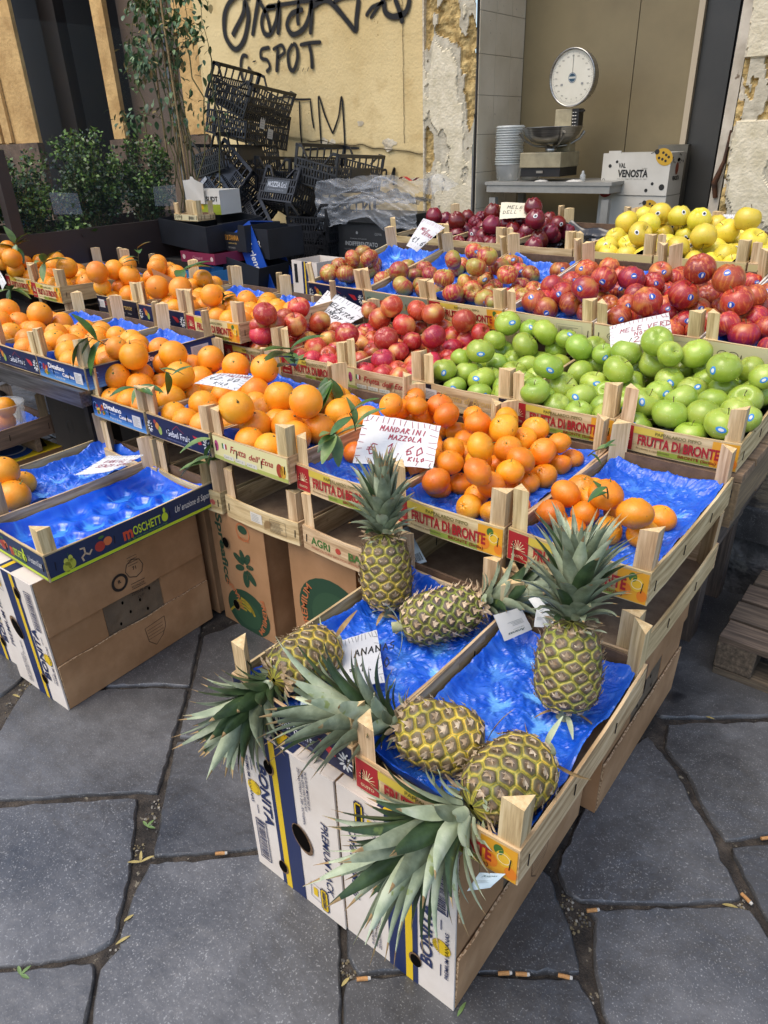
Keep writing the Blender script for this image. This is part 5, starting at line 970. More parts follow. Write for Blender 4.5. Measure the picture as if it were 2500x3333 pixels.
# ================================================================ fruit
FRUIT = {'orange':{'O1':[[-2078,1218,691,428,0],[-2076,1304,677,413,0],[-2014,1253,663,436,0],[-2042,1269,753,463,1],[-2102,1252,774,369,0],[-2022,1341,641,396,0],[-2005,1392,735,463,1],[-2024,1473,667,463,0],[-1872,1312,705,463,1],[-1859,1256,645,463,0],[-1938,1434,649,463,0],[-2199,1601,657,383,0],[-2077,1392,695,379,0],[-1950,1500,702,463,1],[-1825,1501,695,463,1],[-2051,1173,633,394,0],[-1975,1183,636,405,0],[-1897,1181,636,399,0],[-1940,1254,635,408,0],[-1944,1332,636,408,0],[-1868,1341,633,388,0],[-1860,1415,636,386,0],[-1884,1496,636,416,0],[-2042,1553,638,445,0],[-2053,1407,630,364,0]],'O2':[[-1732,1280,643,463,0],[-1736,1359,649,369,0],[-1697,1511,705,463,1],[-1679,1447,648,460,0],[-1549,1363,636,421,0],[-1754,1186,636,395,0],[-1679,1172,636,394,0],[-1600,1174,636,422,0],[-1550,1236,636,403,0],[-1654,1247,636,416,0],[-1596,1299,636,403,0],[-1667,1331,635,409,0],[-1621,1393,634,391,0],[-1564,1445,636,409,0],[-1743,1501,636,417,0],[-1618,1503,635,405,0],[-1751,1424,629,354,0]],'O3':[[-1448,1175,720,463,1],[-1468,1351,698,437,1],[-1312,1302,726,460,2],[-1443,1230,649,463,0],[-1371,1281,650,463,0],[-1298,1234,648,463,0],[-1294,1327,643,441,0],[-1404,1467,655,369,0],[-1325,1451,643,463,0],[-1426,1534,662,369,0],[-1401,1166,635,413,0],[-1323,1164,635,410,0],[-1248,1170,636,388,0],[-1445,1314,635,413,0],[-1384,1366,636,407,0],[-1243,1389,635,397,0],[-1445,1411,635,387,0],[-1243,1471,636,417,0],[-1357,1527,635,403,0],[-1444,1591,629,354,0]],'L0':[[-2962,1327,793,448,1],[-2788,1238,735,463,0],[-2925,1265,745,369,0],[-2878,1320,749,463,0],[-2779,1361,790,463,1],[-2737,1308,734,455,0],[-2771,1435,732,463,0],[-2861,1242,777,416,0],[-2936,1188,726,412,0],[-2856,1180,726,418,0],[-2735,1174,725,412,0],[-2811,1319,726,419,0],[-2934,1398,724,400,0],[-2850,1400,725,415,0],[-2933,1476,726,402,0],[-2854,1481,726,420,0],[-2940,1325,719,354,0]],'L1':[[-2629,1219,735,463,0],[-2524,1267,736,453,0],[-2592,1313,746,412,0],[-2562,1382,731,409,0],[-2437,1274,730,463,0],[-2431,1367,725,414,0],[-2557,1175,726,418,0],[-2480,1184,726,389,0],[-2501,1340,723,390,0],[-2495,1419,726,393,0],[-2630,1452,726,421,0],[-2429,1456,726,401,0],[-2552,1471,726,409,0],[-2634,1374,724,396,0]],'L2':[[-2330,1206,735,447,0],[-2271,1260,726,369,0],[-2313,1377,722,369,0],[-2257,1171,725,397,0],[-2180,1169,726,404,0],[-2131,1229,726,400,0],[-2197,1267,726,398,0],[-2333,1303,726,407,0],[-2130,1307,726,407,0],[-2251,1333,726,419,0],[-2179,1369,726,411,0],[-2244,1418,726,420,0],[-2129,1432,726,417,0],[-2329,1451,726,422,0]],'B0':[[-2879,1696,891,451,1],[-2902,1720,825,369,0],[-2906,1795,885,424,1],[-2827,1812,864,440,1],[-2887,1884,810,379,0],[-2894,1802,810,376,0],[-2806,1780,789,436,0],[-2729,1779,786,395,0],[-2891,1962,826,384,0],[-2832,1957,875,417,0],[-2897,2014,885,389,0],[-2910,2075,842,392,0],[-2808,2036,835,463,0],[-2712,1897,779,369,0],[-2685,2024,794,381,0],[-2755,2133,812,384,0],[-2702,2095,798,385,0],[-2630,2048,832,370,0],[-2807,2164,776,386,0],[-2640,2111,797,369,0],[-2665,1737,779,410,0],[-2671,1828,779,391,0],[-2784,1871,779,417,0],[-2833,1939,779,421,0],[-2755,1960,779,419,0],[-2659,1950,779,406,0],[-2852,1839,773,361,0],[-2870,1743,772,354,0],[-2857,2085,781,445,0]],'B3':[[-3154,1792,806,463,0],[-3340,1885,811,369,0],[-3216,2062,849,426,0],[-3134,1946,800,369,0],[-3237,1763,875,463,1],[-3302,1770,816,382,0],[-3350,1708,801,397,0],[-3272,1705,802,388,0],[-3196,1708,802,408,0],[-3234,1778,799,387,0],[-3214,1850,803,393,0],[-3142,1874,802,400,0],[-3269,1904,801,408,0],[-3206,1948,803,391,0],[-3329,1959,799,387,0],[-3345,1821,797,367,0],[-3270,2096,801,409,0]],'B1':[[-2544,1746,850,463,1],[-2440,1780,848,463,1],[-2511,1771,777,415,0],[-2453,1819,777,396,0],[-2355,1751,779,410,0],[-2436,1735,775,412,0],[-2551,1838,775,393,0],[-2374,1829,775,416,0],[-2494,1889,775,407,0],[-2417,1899,775,396,0],[-2341,1900,775,388,0],[-2544,1950,775,417,0],[-2464,1966,775,422,0],[-2386,1968,775,389,0],[-2539,2030,775,415,0],[-2325,2013,775,401,0]],'B2':[[-2214,1748,848,425,1],[-2234,1778,780,369,0],[-2228,1853,787,381,0],[-2224,1928,794,402,0],[-2176,1732,771,391,0],[-2100,1726,771,396,0],[-2022,1721,771,414,0],[-2166,1811,771,418,0],[-2089,1800,771,387,0],[-2013,1800,771,408,0],[-2164,1888,769,387,0],[-2087,1877,771,412,0],[-2009,1878,771,398,0],[-2164,1973,771,418,0],[-2085,1958,771,422,0],[-2005,1955,771,404,0],[-2217,2034,771,422,0]],'B4':[[-3604,1889,840,414,0],[-3678,1960,857,380,0],[-3564,1755,810,406,0],[-3498,1780,802,369,0],[-3685,1872,858,374,1],[-3659,1861,798,375,0],[-3713,1805,866,377,0],[-3586,1691,904,446,1],[-3661,1700,925,407,0],[-3717,1745,934,370,0],[-3635,1718,842,408,0],[-3693,1740,833,373,0],[-3720,1700,874,373,0],[-3554,1839,802,417,0],[-3478,1856,802,397,0],[-3541,1921,802,421,0],[-3462,1935,802,418,0],[-3635,2020,800,399,0],[-3561,1998,802,402,0],[-3670,1800,796,358,0],[-3647,1945,796,365,0],[-3632,1748,796,358,0]],'MB':[[-2041,782,529,427,1],[-2073,838,461,369,0],[-1986,768,471,463,0]]},'mandarin':{'M4':[[-1057,1298,610,292,0],[-1053,1330,653,292,1],[-1183,1619,666,353,0],[-1165,1516,669,367,1],[-1105,1524,688,303,0],[-1146,1461,702,327,0],[-1070,1588,677,367,1],[-1120,1578,638,338,0],[-1161,1561,623,308,0],[-1018,1542,673,362,1],[-1070,1574,604,298,0],[-996,1461,607,292,0],[-1013,1591,608,329,0],[-973,1606,661,292,1],[-1163,1322,605,321,0],[-1102,1336,606,324,0],[-1026,1349,604,323,0],[-964,1343,606,322,0],[-1162,1384,605,324,0],[-1100,1400,605,333,0],[-1038,1410,606,320,0],[-976,1404,605,318,0],[-1161,1447,606,327,0],[-1088,1461,606,312,0],[-1041,1499,605,314,0],[-1133,1505,605,334,0],[-947,1493,605,321,0],[-963,1553,605,322,0],[-955,1614,605,306,0],[-1159,1615,604,325,0]],'M5':[[-869,1348,676,292,1],[-875,1469,702,346,2],[-868,1607,670,344,1],[-809,1483,699,364,2],[-777,1596,667,351,1],[-775,1531,661,316,1],[-698,1571,654,301,1],[-707,1500,653,350,1],[-676,1612,601,292,0],[-681,1552,605,292,0],[-769,1438,667,340,1],[-787,1336,704,341,2],[-864,1391,640,292,0],[-848,1299,662,335,1],[-810,1458,607,296,0],[-714,1400,664,351,1],[-728,1229,694,334,2],[-706,1337,660,316,1],[-837,1228,644,337,0],[-830,1321,603,292,0],[-683,1467,606,318,0],[-697,1410,607,292,0],[-720,1274,648,329,1],[-694,1353,603,301,0],[-762,1285,606,292,0],[-744,1222,606,303,0],[-687,1231,606,292,0],[-657,1282,606,318,0],[-774,1343,606,322,0],[-816,1401,603,306,0],[-755,1402,605,324,0],[-745,1464,604,324,0],[-860,1489,603,307,0],[-798,1519,604,324,0],[-736,1527,604,319,0],[-857,1554,605,325,0],[-799,1581,606,316,0],[-737,1589,605,326,0],[-857,1617,606,327,0],[-862,1272,604,324,0],[-864,1429,600,281,0],[-877,1515,655,332,0],[-809,1367,652,327,0]],'M6':[[-558,1315,654,330,1],[-558,1403,632,337,0],[-474,1325,671,364,1],[-398,1291,664,367,1],[-521,1357,635,292,0],[-559,1247,638,302,0],[-507,1305,627,292,0],[-469,1386,602,292,0],[-380,1416,604,319,0],[-385,1324,605,335,0],[-450,1301,604,313,0],[-514,1261,604,301,0],[-451,1228,601,292,0],[-558,1460,604,324,0],[-565,1290,601,290,0]]},'pink_apple':{'K1':[[-1864,1691,828,418,1],[-1907,1691,784,333,0],[-1898,1691,753,418,0],[-1869,1739,785,333,0],[-1906,1758,742,345,0],[-2012,1921,681,333,0],[-1899,1890,809,418,1],[-1907,1821,789,333,0],[-1840,1804,774,418,1],[-1843,1935,755,418,1],[-1857,1880,690,418,0],[-2064,1731,680,339,0],[-2017,1776,678,340,0],[-1965,1734,680,360,0],[-1851,1736,679,370,0],[-2057,1829,682,347,0],[-1987,1836,682,353,0],[-1909,1773,679,358,0],[-1850,1807,679,349,0],[-1919,1840,680,350,0],[-1954,1896,682,349,0],[-1906,1931,712,350,0],[-1906,1995,686,358,0],[-1851,1956,684,348,0],[-1881,2098,689,351,0],[-1852,2036,700,363,0],[-1901,1855,739,320,0]],'K2':[[-1756,1813,697,418,0],[-1764,1893,712,344,0],[-1637,1850,753,418,1],[-1706,1863,684,333,0],[-1777,2149,766,333,0],[-1766,2107,693,334,0],[-1676,2085,757,418,1],[-1616,2081,809,418,1],[-1668,1969,689,349,0],[-1708,2091,691,353,0],[-1570,1904,688,333,0],[-1644,1872,685,333,0],[-1540,2135,793,382,0],[-1549,2064,753,418,1],[-1550,2165,719,337,0],[-1764,1743,678,339,0],[-1697,1734,679,357,0],[-1628,1742,679,362,0],[-1559,1746,679,348,0],[-1685,1801,681,346,0],[-1617,1811,681,364,0],[-1549,1812,681,346,0],[-1716,1925,683,344,0],[-1763,1971,687,353,0],[-1601,1963,686,361,0],[-1738,2033,689,342,0],[-1550,2008,688,349,0],[-1669,2035,690,349,0],[-1602,2050,689,365,0],[-1553,2103,690,353,0],[-1642,2106,693,366,0],[-1705,2158,692,344,0],[-1608,2164,691,349,0],[-1766,2166,708,320,0]],'K3':[[-1480,1868,753,415,1],[-1439,1799,703,403,0],[-1420,1855,720,333,0],[-1463,2122,791,418,1],[-1355,1970,754,418,1],[-1438,1964,731,333,0],[-1450,2182,733,333,0],[-1325,2111,783,418,1],[-1384,2135,724,333,0],[-1262,2119,747,346,0],[-1325,2129,711,378,0],[-1344,2064,695,373,0],[-1465,2015,689,333,0],[-1367,2001,690,333,0],[-1453,1906,708,333,0],[-1461,1733,677,359,0],[-1392,1735,678,367,0],[-1322,1734,678,353,0],[-1255,1733,679,346,0],[-1378,1799,678,342,0],[-1313,1802,682,356,0],[-1248,1799,681,345,0],[-1357,1863,684,365,0],[-1277,1862,683,366,0],[-1390,1923,684,344,0],[-1319,1919,685,347,0],[-1251,1927,685,365,0],[-1304,1984,686,359,0],[-1251,2028,689,365,0],[-1415,2061,690,350,0],[-1270,2093,688,343,0],[-1464,2107,691,348,0],[-1261,2163,693,364,0],[-1466,1958,681,320,0],[-1420,2166,689,320,0]]},'green_apple':{'G1':[[-1159,2116,794,435,1],[-1018,2108,783,435,1],[-1116,1875,761,435,1],[-1051,2040,751,435,1],[-1182,1871,729,346,0],[-1165,2046,752,369,0],[-1179,1769,718,390,0],[-1133,1833,700,411,0],[-1063,1798,700,421,0],[-1159,2099,703,392,0],[-1102,1960,697,384,0],[-1022,1922,697,388,0],[-1016,1997,697,398,0],[-1088,2140,780,346,0],[-944,2114,770,351,0],[-989,2141,724,363,0],[-1122,1742,679,366,0],[-1031,1735,678,369,0],[-960,1739,681,371,0],[-989,1808,682,372,0],[-1074,1872,683,371,0],[-960,1875,685,389,0],[-955,1948,687,363,0],[-950,2021,689,357,0],[-1159,2008,690,389,0],[-1100,2054,691,387,0],[-1025,2087,693,391,0],[-952,2091,691,372,0],[-1087,2129,694,390,0],[-1154,1904,681,333,0]],'G2':[[-854,2127,751,384,0],[-867,2038,770,435,1],[-865,1828,763,433,1],[-719,2027,777,435,1],[-632,2015,825,435,2],[-702,1934,752,435,1],[-827,2073,712,383,0],[-837,1998,700,432,0],[-847,1721,723,408,0],[-827,1858,696,435,0],[-765,1929,702,417,0],[-755,1818,693,435,0],[-712,1887,695,348,0],[-676,2007,696,377,0],[-684,2100,698,435,0],[-643,2051,752,435,0],[-790,2041,760,346,0],[-792,1749,681,389,0],[-722,1735,681,365,0],[-651,1737,681,383,0],[-680,1802,682,386,0],[-651,1868,684,380,0],[-859,1927,686,375,0],[-658,1939,686,367,0],[-743,1994,687,369,0],[-763,2058,689,365,0],[-862,2130,691,360,0],[-757,2120,719,377,0],[-857,1786,682,392,0]],'G3':[[-584,1988,802,346,0],[-532,2049,796,435,1],[-436,1971,791,435,1],[-579,2098,728,368,0],[-574,1990,729,394,0],[-565,1886,722,383,0],[-567,1781,726,398,0],[-498,1846,726,429,0],[-505,1970,719,396,0],[-495,2041,728,376,0],[-495,1761,714,435,0],[-422,1791,717,435,0],[-440,1935,705,416,0],[-434,2011,717,435,0],[-410,2092,720,371,0],[-391,2054,774,357,0],[-364,1939,723,435,0],[-361,1730,724,435,0],[-357,2017,722,431,0],[-362,1862,716,420,0],[-339,1978,780,371,0],[-513,2102,747,348,0],[-328,1800,721,364,0],[-558,1734,678,367,0],[-431,1737,680,385,0],[-534,2103,690,359,0],[-353,2085,693,388,0],[-467,2095,692,381,0],[-435,1860,688,418,0],[-558,1833,683,382,0],[-560,1942,686,368,0],[-559,2041,690,378,0]]},'striped_apple':{'C0':[[-2157,2342,848,393,0],[-2174,2430,868,355,0],[-2085,2370,846,412,0],[-2105,2442,899,362,0],[-2129,2508,864,412,0],[-2160,2582,904,367,1],[-2034,2471,899,396,1],[-1915,2411,825,387,0],[-1928,2604,858,340,0],[-1933,2478,833,330,0],[-2115,2440,828,396,0],[-2107,2584,856,396,0],[-2056,2514,842,380,0]],'C1':[[-1817,2393,872,412,1],[-1809,2494,846,339,0],[-1729,2299,838,412,0],[-1807,2557,864,346,0],[-1745,2510,851,356,0],[-1563,2339,874,406,1],[-1715,2405,826,362,0],[-1669,2355,817,336,0],[-1673,2595,859,328,0],[-1658,2547,907,383,1],[-1689,2658,871,329,0],[-1607,2623,932,379,1],[-1772,2361,819,396,0],[-1599,2384,825,389,0],[-1623,2666,877,364,0]],'C2':[[-1428,2426,950,396,2],[-1440,2369,918,392,2],[-1426,2510,902,401,1],[-1330,2409,894,386,2],[-1453,2656,901,328,0],[-1402,2639,872,328,0],[-1328,2591,868,368,0],[-1476,2503,847,355,0],[-1483,2368,859,347,0],[-1464,2253,841,389,0],[-1427,2328,840,385,0],[-1361,2303,824,379,0],[-1407,2455,836,328,0],[-1308,2480,845,354,0],[-1300,2417,830,328,0],[-1303,2268,820,328,0],[-1303,2354,831,328,0],[-1249,2307,814,368,0],[-1243,2379,828,367,0],[-1386,2391,828,368,0],[-1237,2447,840,357,0],[-1489,2316,812,373,0],[-1484,2426,830,333,0],[-1461,2715,884,315,0]]},'red_apple':{'C2':[[-1226,2633,881,410,0]],'C3':[[-1141,2396,869,425,0],[-1107,2594,900,395,0],[-1032,2625,911,375,0],[-1134,2537,867,369,0],[-1143,2268,841,432,0],[-1100,2266,816,429,0],[-1081,2346,856,422,0],[-965,2268,896,459,1],[-950,2379,912,440,1],[-989,2628,882,384,0],[-867,2410,915,448,1],[-1025,2299,837,391,0],[-964,2407,839,383,0],[-960,2297,819,380,0],[-939,2495,856,369,0],[-914,2354,833,376,0],[-1039,2420,843,403,0],[-1134,2467,848,382,0],[-1012,2490,855,387,0],[-1146,2343,827,415,0],[-1123,2665,886,380,0],[-1057,2686,890,360,0]],'C4':[[-819,2536,919,382,0],[-816,2466,898,369,0],[-786,2593,893,376,0],[-643,2358,970,463,2],[-787,2520,863,369,0],[-828,2355,877,369,0],[-750,2236,884,456,1],[-827,2292,854,369,0],[-821,2208,834,386,0],[-667,2309,899,453,1],[-746,2398,842,369,0],[-642,2493,864,406,0],[-703,2559,881,369,0],[-633,2363,844,417,0],[-675,2624,885,369,0],[-706,2341,833,369,0],[-649,2293,821,369,0],[-757,2277,817,369,0],[-552,2338,950,463,2],[-550,2641,892,383,0],[-732,2208,807,400,0],[-656,2203,809,395,0],[-586,2231,815,391,0],[-581,2307,830,410,0],[-677,2426,849,398,0],[-570,2409,847,388,0],[-736,2471,861,385,0],[-566,2484,863,407,0],[-821,2267,813,371,0],[-810,2409,839,354,0],[-789,2663,890,361,0]],'C5':[[-508,2296,897,459,1],[-510,2215,847,391,0],[-452,2200,825,428,0],[-464,2432,860,379,0],[-460,2341,842,407,0],[-466,2496,888,369,0],[-411,2273,836,369,0],[-485,2378,900,369,0],[-367,2172,805,393,0],[-290,2166,808,404,0],[-347,2243,820,389,0],[-249,2228,819,383,0],[-289,2291,830,395,0],[-357,2326,836,405,0],[-239,2345,841,382,0],[-401,2389,847,405,0],[-305,2383,848,409,0],[-235,2419,856,405,0],[-351,2447,859,406,0],[-283,2476,865,376,0],[-395,2510,870,399,0],[-226,2524,876,407,0],[-324,2535,876,378,0],[-407,2583,883,386,0],[-271,2586,885,386,0],[-480,2273,820,375,0]]},'dark_red_apple':{'D0':[[-2226,3235,996,416,0],[-2241,3366,969,373,0],[-2058,3191,984,435,1],[-2130,3407,980,370,0],[-2046,3174,918,379,0],[-2212,3359,931,369,0],[-1993,3422,1004,435,1],[-2060,3278,927,388,0],[-2058,3366,954,385,0],[-2064,3434,973,368,0],[-2005,3351,933,374,0],[-2234,3427,935,358,0],[-2118,3457,938,353,0],[-2248,3267,926,399,0]],'D1':[[-1797,3084,983,435,1],[-1913,3130,931,372,0],[-1849,3101,927,385,0],[-1869,3351,962,358,0],[-1810,3315,940,399,0],[-1716,3327,1042,435,1],[-1814,3394,970,369,0],[-1899,3455,979,376,0],[-1679,3433,981,346,0],[-1733,3307,934,391,0],[-1672,3131,919,372,0],[-1655,3333,968,362,0],[-1932,3011,904,365,0],[-1867,3036,904,362,0],[-1813,2992,904,364,0],[-1745,3013,905,374,0],[-1682,2987,904,348,0],[-1798,3058,906,350,0],[-1737,3087,911,352,0],[-1675,3060,910,352,0],[-1810,3163,916,350,0],[-1740,3157,918,380,0],[-1848,3221,922,376,0],[-1914,3198,918,357,0],[-1896,3405,934,344,0],[-1684,3386,935,348,0],[-1743,3371,978,418,0]],'D2':[[-1591,3114,1012,435,2],[-1577,3136,923,429,0],[-1549,3185,954,378,0],[-1569,3300,976,383,0],[-1563,3249,926,363,0],[-1542,3353,935,367,0],[-1534,3003,910,418,0]]},'yellow_apple':{'D3':[[-1211,3219,1003,469,1],[-1192,3366,1018,400,0],[-1095,3281,1032,469,1],[-1009,3265,1029,448,1],[-1102,3173,1003,469,1],[-1068,2996,985,469,1],[-1062,3375,982,381,0],[-1072,3287,954,409,0],[-1214,3119,951,418,0],[-1211,3025,924,456,0],[-1146,3084,926,430,0],[-1082,3042,917,374,0],[-1084,3213,932,397,0],[-924,3255,1021,469,1],[-973,3268,955,419,0],[-1173,2954,909,389,0],[-1097,2952,909,404,0],[-1020,2937,909,397,0],[-1013,3013,916,397,0],[-1016,3089,922,398,0],[-1079,3133,924,409,0],[-1148,3170,928,407,0],[-1012,3173,929,399,0],[-1221,3194,928,402,0],[-996,3343,942,402,0],[-1118,3348,941,393,0],[-1199,3366,941,384,0]],'D4':[[-814,2959,992,469,1],[-773,3104,995,469,1],[-891,2914,951,447,0],[-862,2992,924,469,0],[-791,3048,930,469,0],[-729,2979,926,469,0],[-749,3192,943,431,0],[-739,3263,963,438,0],[-865,3307,997,403,0],[-700,3076,1044,469,2],[-635,2925,984,469,1],[-707,3340,944,386,0],[-825,2919,906,392,0],[-753,2893,908,398,0],[-677,2891,908,390,0],[-655,2964,913,406,0],[-716,3058,921,412,0],[-647,3038,926,399,0],[-889,3069,920,388,0],[-803,3128,924,392,0],[-711,3134,926,399,0],[-640,3115,928,408,0],[-879,3144,931,414,0],[-826,3199,931,399,0],[-662,3199,934,415,0],[-868,3260,939,408,0],[-785,3322,944,421,0],[-861,3333,941,387,0]],'D5':[[-575,2884,942,407,0],[-509,2870,905,401,0],[-432,2868,908,399,0],[-356,2855,908,404,0],[-314,2921,913,411,0],[-553,2954,912,401,0],[-469,2936,915,411,0],[-391,2936,914,402,0],[-340,2994,919,394,0],[-546,3031,921,405,0],[-470,3014,921,411,0],[-398,3041,924,388,0],[-300,3059,924,401,0],[-539,3109,927,401,0],[-461,3093,927,418,0],[-361,3109,929,420,0],[-421,3160,932,399,0],[-293,3151,933,419,0],[-530,3186,934,415,0],[-355,3199,936,395,0],[-460,3226,937,403,0],[-283,3228,939,390,0],[-521,3276,942,415,0],[-393,3266,942,410,0]]}}
def fruit_mat(name, ramp, streak=None, rough=.35, coat=.15, bump=.25, bscale=350, sss=.08, rnd_=.08, spots=None, lo=.3, hi=.7, scale=16, bdist=.0012, blush=None):
    m, N, L, b = mnodes(name); tc = N.new('ShaderNodeTexCoord'); oi = N.new('ShaderNodeObjectInfo')
    def nz(sc, st=(1, 1, 1), det=4, off=True):
        n = N.new('ShaderNodeTexNoise'); n.inputs['Scale'].default_value = sc; n.inputs['Detail'].default_value = det
        q = N.new('ShaderNodeMapping'); q.inputs['Scale'].default_value = st; L.new(tc.outputs['Object'], q.inputs[0])
        if off:
            v = N.new('ShaderNodeVectorMath'); v.operation = 'ADD'; c = N.new('ShaderNodeCombineXYZ'); mm = N.new('ShaderNodeMath'); mm.operation = 'MULTIPLY'; mm.inputs[1].default_value = 7.0
            L.new(oi.outputs['Random'], mm.inputs[0]); L.new(mm.outputs[0], c.inputs[0]); L.new(mm.outputs[0], c.inputs[1]); L.new(q.outputs[0], v.inputs[0]); L.new(c.outputs[0], v.inputs[1]); L.new(v.outputs[0], n.inputs[0])
        else: L.new(q.outputs[0], n.inputs[0])
        return n.outputs[0]
    r = N.new('ShaderNodeValToRGB'); L.new(nz(scale), r.inputs[0]); e = r.color_ramp.elements
    e[0].position = lo; e[0].color = (*lin(ramp[0]), 1); e[1].position = hi; e[1].color = (*lin(ramp[-1]), 1)
    if len(ramp) == 3: x = e.new((lo + hi) / 2); x.color = (*lin(ramp[1]), 1)
    out = r.outputs[0]
    def mixin(out, fac, col):
        mx = N.new('ShaderNodeMixRGB'); L.new(fac, mx.inputs[0]); L.new(out, mx.inputs[1]); mx.inputs[2].default_value = (*lin(col), 1); return mx.outputs[0]
    def step(src, p, w, mx_=1):
        q = N.new('ShaderNodeMapRange'); q.inputs[1].default_value = p; q.inputs[2].default_value = p + w; q.inputs[4].default_value = mx_; L.new(src, q.inputs[0]); return q.outputs[0]
    if streak: out = mixin(out, step(nz(10, (14, 14, 1.6), 6), streak[1], .14, .85), streak[0])
    if blush: out = mixin(out, step(nz(13, (1, 1, 1), 2), blush[1], .16, .9), blush[0])
    if spots: out = mixin(out, step(nz(spots[1], det=1), spots[2], .03, .8), spots[0])
    hs = N.new('ShaderNodeHueSaturation'); a = N.new('ShaderNodeMapRange'); a.inputs[3].default_value = .5 - rnd_ * .12; a.inputs[4].default_value = .5 + rnd_ * .12
    L.new(oi.outputs['Random'], a.inputs[0]); L.new(a.outputs[0], hs.inputs['Hue'])
    a3 = N.new('ShaderNodeMath'); a3.operation = 'MULTIPLY'; a3.inputs[1].default_value = 9.7; a2 = N.new('ShaderNodeMath'); a2.operation = 'FRACT'; a4 = N.new('ShaderNodeMapRange'); a4.inputs[3].default_value = 1 - rnd_ * 1.6; a4.inputs[4].default_value = 1 + rnd_
    L.new(oi.outputs['Random'], a3.inputs[0]); L.new(a3.outputs[0], a2.inputs[0]); L.new(a2.outputs[0], a4.inputs[0]); L.new(a4.outputs[0], hs.inputs['Value']); L.new(out, hs.inputs['Color'])
    L.new(hs.outputs[0], b.inputs['Base Color']); b.inputs['Roughness'].default_value = rough; b.inputs['Coat Weight'].default_value = coat; b.inputs['Coat Roughness'].default_value = .2
    b.inputs['Subsurface Weight'].default_value = sss; b.inputs['Subsurface Radius'].default_value = (1, .4, .15); b.inputs['Subsurface Scale'].default_value = .004
    bp = N.new('ShaderNodeBump'); bp.inputs['Strength'].default_value = bump; bp.inputs['Distance'].default_value = bdist; L.new(nz(bscale, off=False, det=2), bp.inputs['Height']); L.new(bp.outputs[0], b.inputs['Normal'])
    return m
FM = dict(
    orange=fruit_mat('orange_peel', ('#e5860f', '#f09718', '#f5a62a'), rough=.40, coat=.12, bump=.7, bscale=300, rnd_=.07, spots=('#8a5a18', 55, .74)),
    mandarin=fruit_mat('mandarin_peel', ('#e07a08', '#ed8c12', '#f29f26'), rough=.38, coat=.12, bump=.6, bscale=300, rnd_=.11, spots=('#a06a20', 60, .76)),
    pink_apple=fruit_mat('pink_apple_skin', ('#a5211f', '#b93228', '#c44c36'), streak=('#d07050', .54), blush=('#dcae5c', .53), rough=.30, bump=.1, bscale=60, rnd_=.14, spots=('#d89a72', 330, .70)),
    green_apple=fruit_mat('green_apple_skin', ('#86a030', '#9bb23e', '#adbd54'), rough=.28, bump=.08, bscale=60, rnd_=.10, spots=('#c6d68a', 300, .70)),
    striped_apple=fruit_mat('striped_apple_skin', ('#9c2226', '#b43030', '#bc4636'), streak=('#c9964a', .46), blush=('#a8a444', .52), rough=.32, bump=.1, bscale=60, rnd_=.2, spots=('#d8b07a', 330, .71)),
    red_apple=fruit_mat('red_apple_skin', ('#8a1f1e', '#aa2f28', '#bd4630'), streak=('#d0703a', .50), blush=('#d89a40', .58), rough=.30, bump=.1, bscale=60, rnd_=.16, spots=('#cf8a5e', 330, .69)),
    dark_red_apple=fruit_mat('dark_red_apple_skin', ('#5c1019', '#701822', '#7e1e2a'), rough=.25, bump=.08, bscale=60, rnd_=.1, spots=('#a05a58', 330, .73)),
    yellow_apple=fruit_mat('yellow_apple_skin', ('#d2bd30', '#dfca42', '#e0c850'), blush=('#cf9a4a', .68), rough=.34, bump=.08, bscale=60, rnd_=.10, spots=('#8d7a30', 280, .72)))
STEMM = M('fruit_stem', '#4a3a20', '#6d5c34', scale=200, rough=.8); STEMG = M('green_stem', '#5a6a2e', '#7c8a44', scale=200, rough=.7)
def surf(kind, sd):
    r_ = random.Random(sd * 31 + len(kind)); k1, k2, k3 = r_.uniform(0, 6), r_.uniform(.0, .03), r_.uniform(-.04, .04); el = r_.uniform(-.03, .03)
    def f(th, ph):      # polar angle from the stem end, azimuth
        s, c = math.sin(th), math.cos(th)
        if kind == 'orange': rr = 1 + k2 * math.cos(2 * ph + k1) * s; z = c * (.97 + el) - .035 * math.exp(-(th / .16) ** 2); x = s * rr
        elif kind == 'mandarin':
            rr = 1.03 + .012 * math.cos(9 * ph + k1) * math.exp(-((th - .5) / .4) ** 2) + k2 * math.cos(2 * ph + k1); x = s * rr
            z = c * (.84 + el) + .05 * math.exp(-((th - .25) / .16) ** 2) * (1 + .5 * math.cos(7 * ph + k1)) - .06 * math.exp(-(th / .13) ** 2) - .05 * math.exp(-((PI - th) / .3) ** 2)
        else:
            lob = {'dark_red_apple': .07, 'green_apple': .025, 'yellow_apple': .035, 'red_apple': .03}.get(kind, .022)
            tp = {'dark_red_apple': .16, 'yellow_apple': .09, 'red_apple': .08}.get(kind, .05); hh = {'dark_red_apple': 1.10, 'yellow_apple': 1.02, 'red_apple': 1.0, 'pink_apple': .98}.get(kind, .93) + el
            low = max(0, -c); rr = 1 + tp * c * .6 + k3 * math.cos(ph + k1) * .6 + lob * math.cos(5 * ph + k1) * low ** 1.5
            x = s * rr * (1 + .05 * math.sin(th) ** 2)
            z = hh * c * .95 - .34 * math.exp(-(th / .34) ** 2) + .20 * math.exp(-((PI - th) / .34) ** 2) - lob * 1.3 * math.cos(5 * ph + k1) * low ** 3 * math.exp(-((PI - th - .5) / .3) ** 2)
            x *= .97
        return Vector((x * math.cos(ph), x * math.sin(ph), z))
    return f
_FR = {}
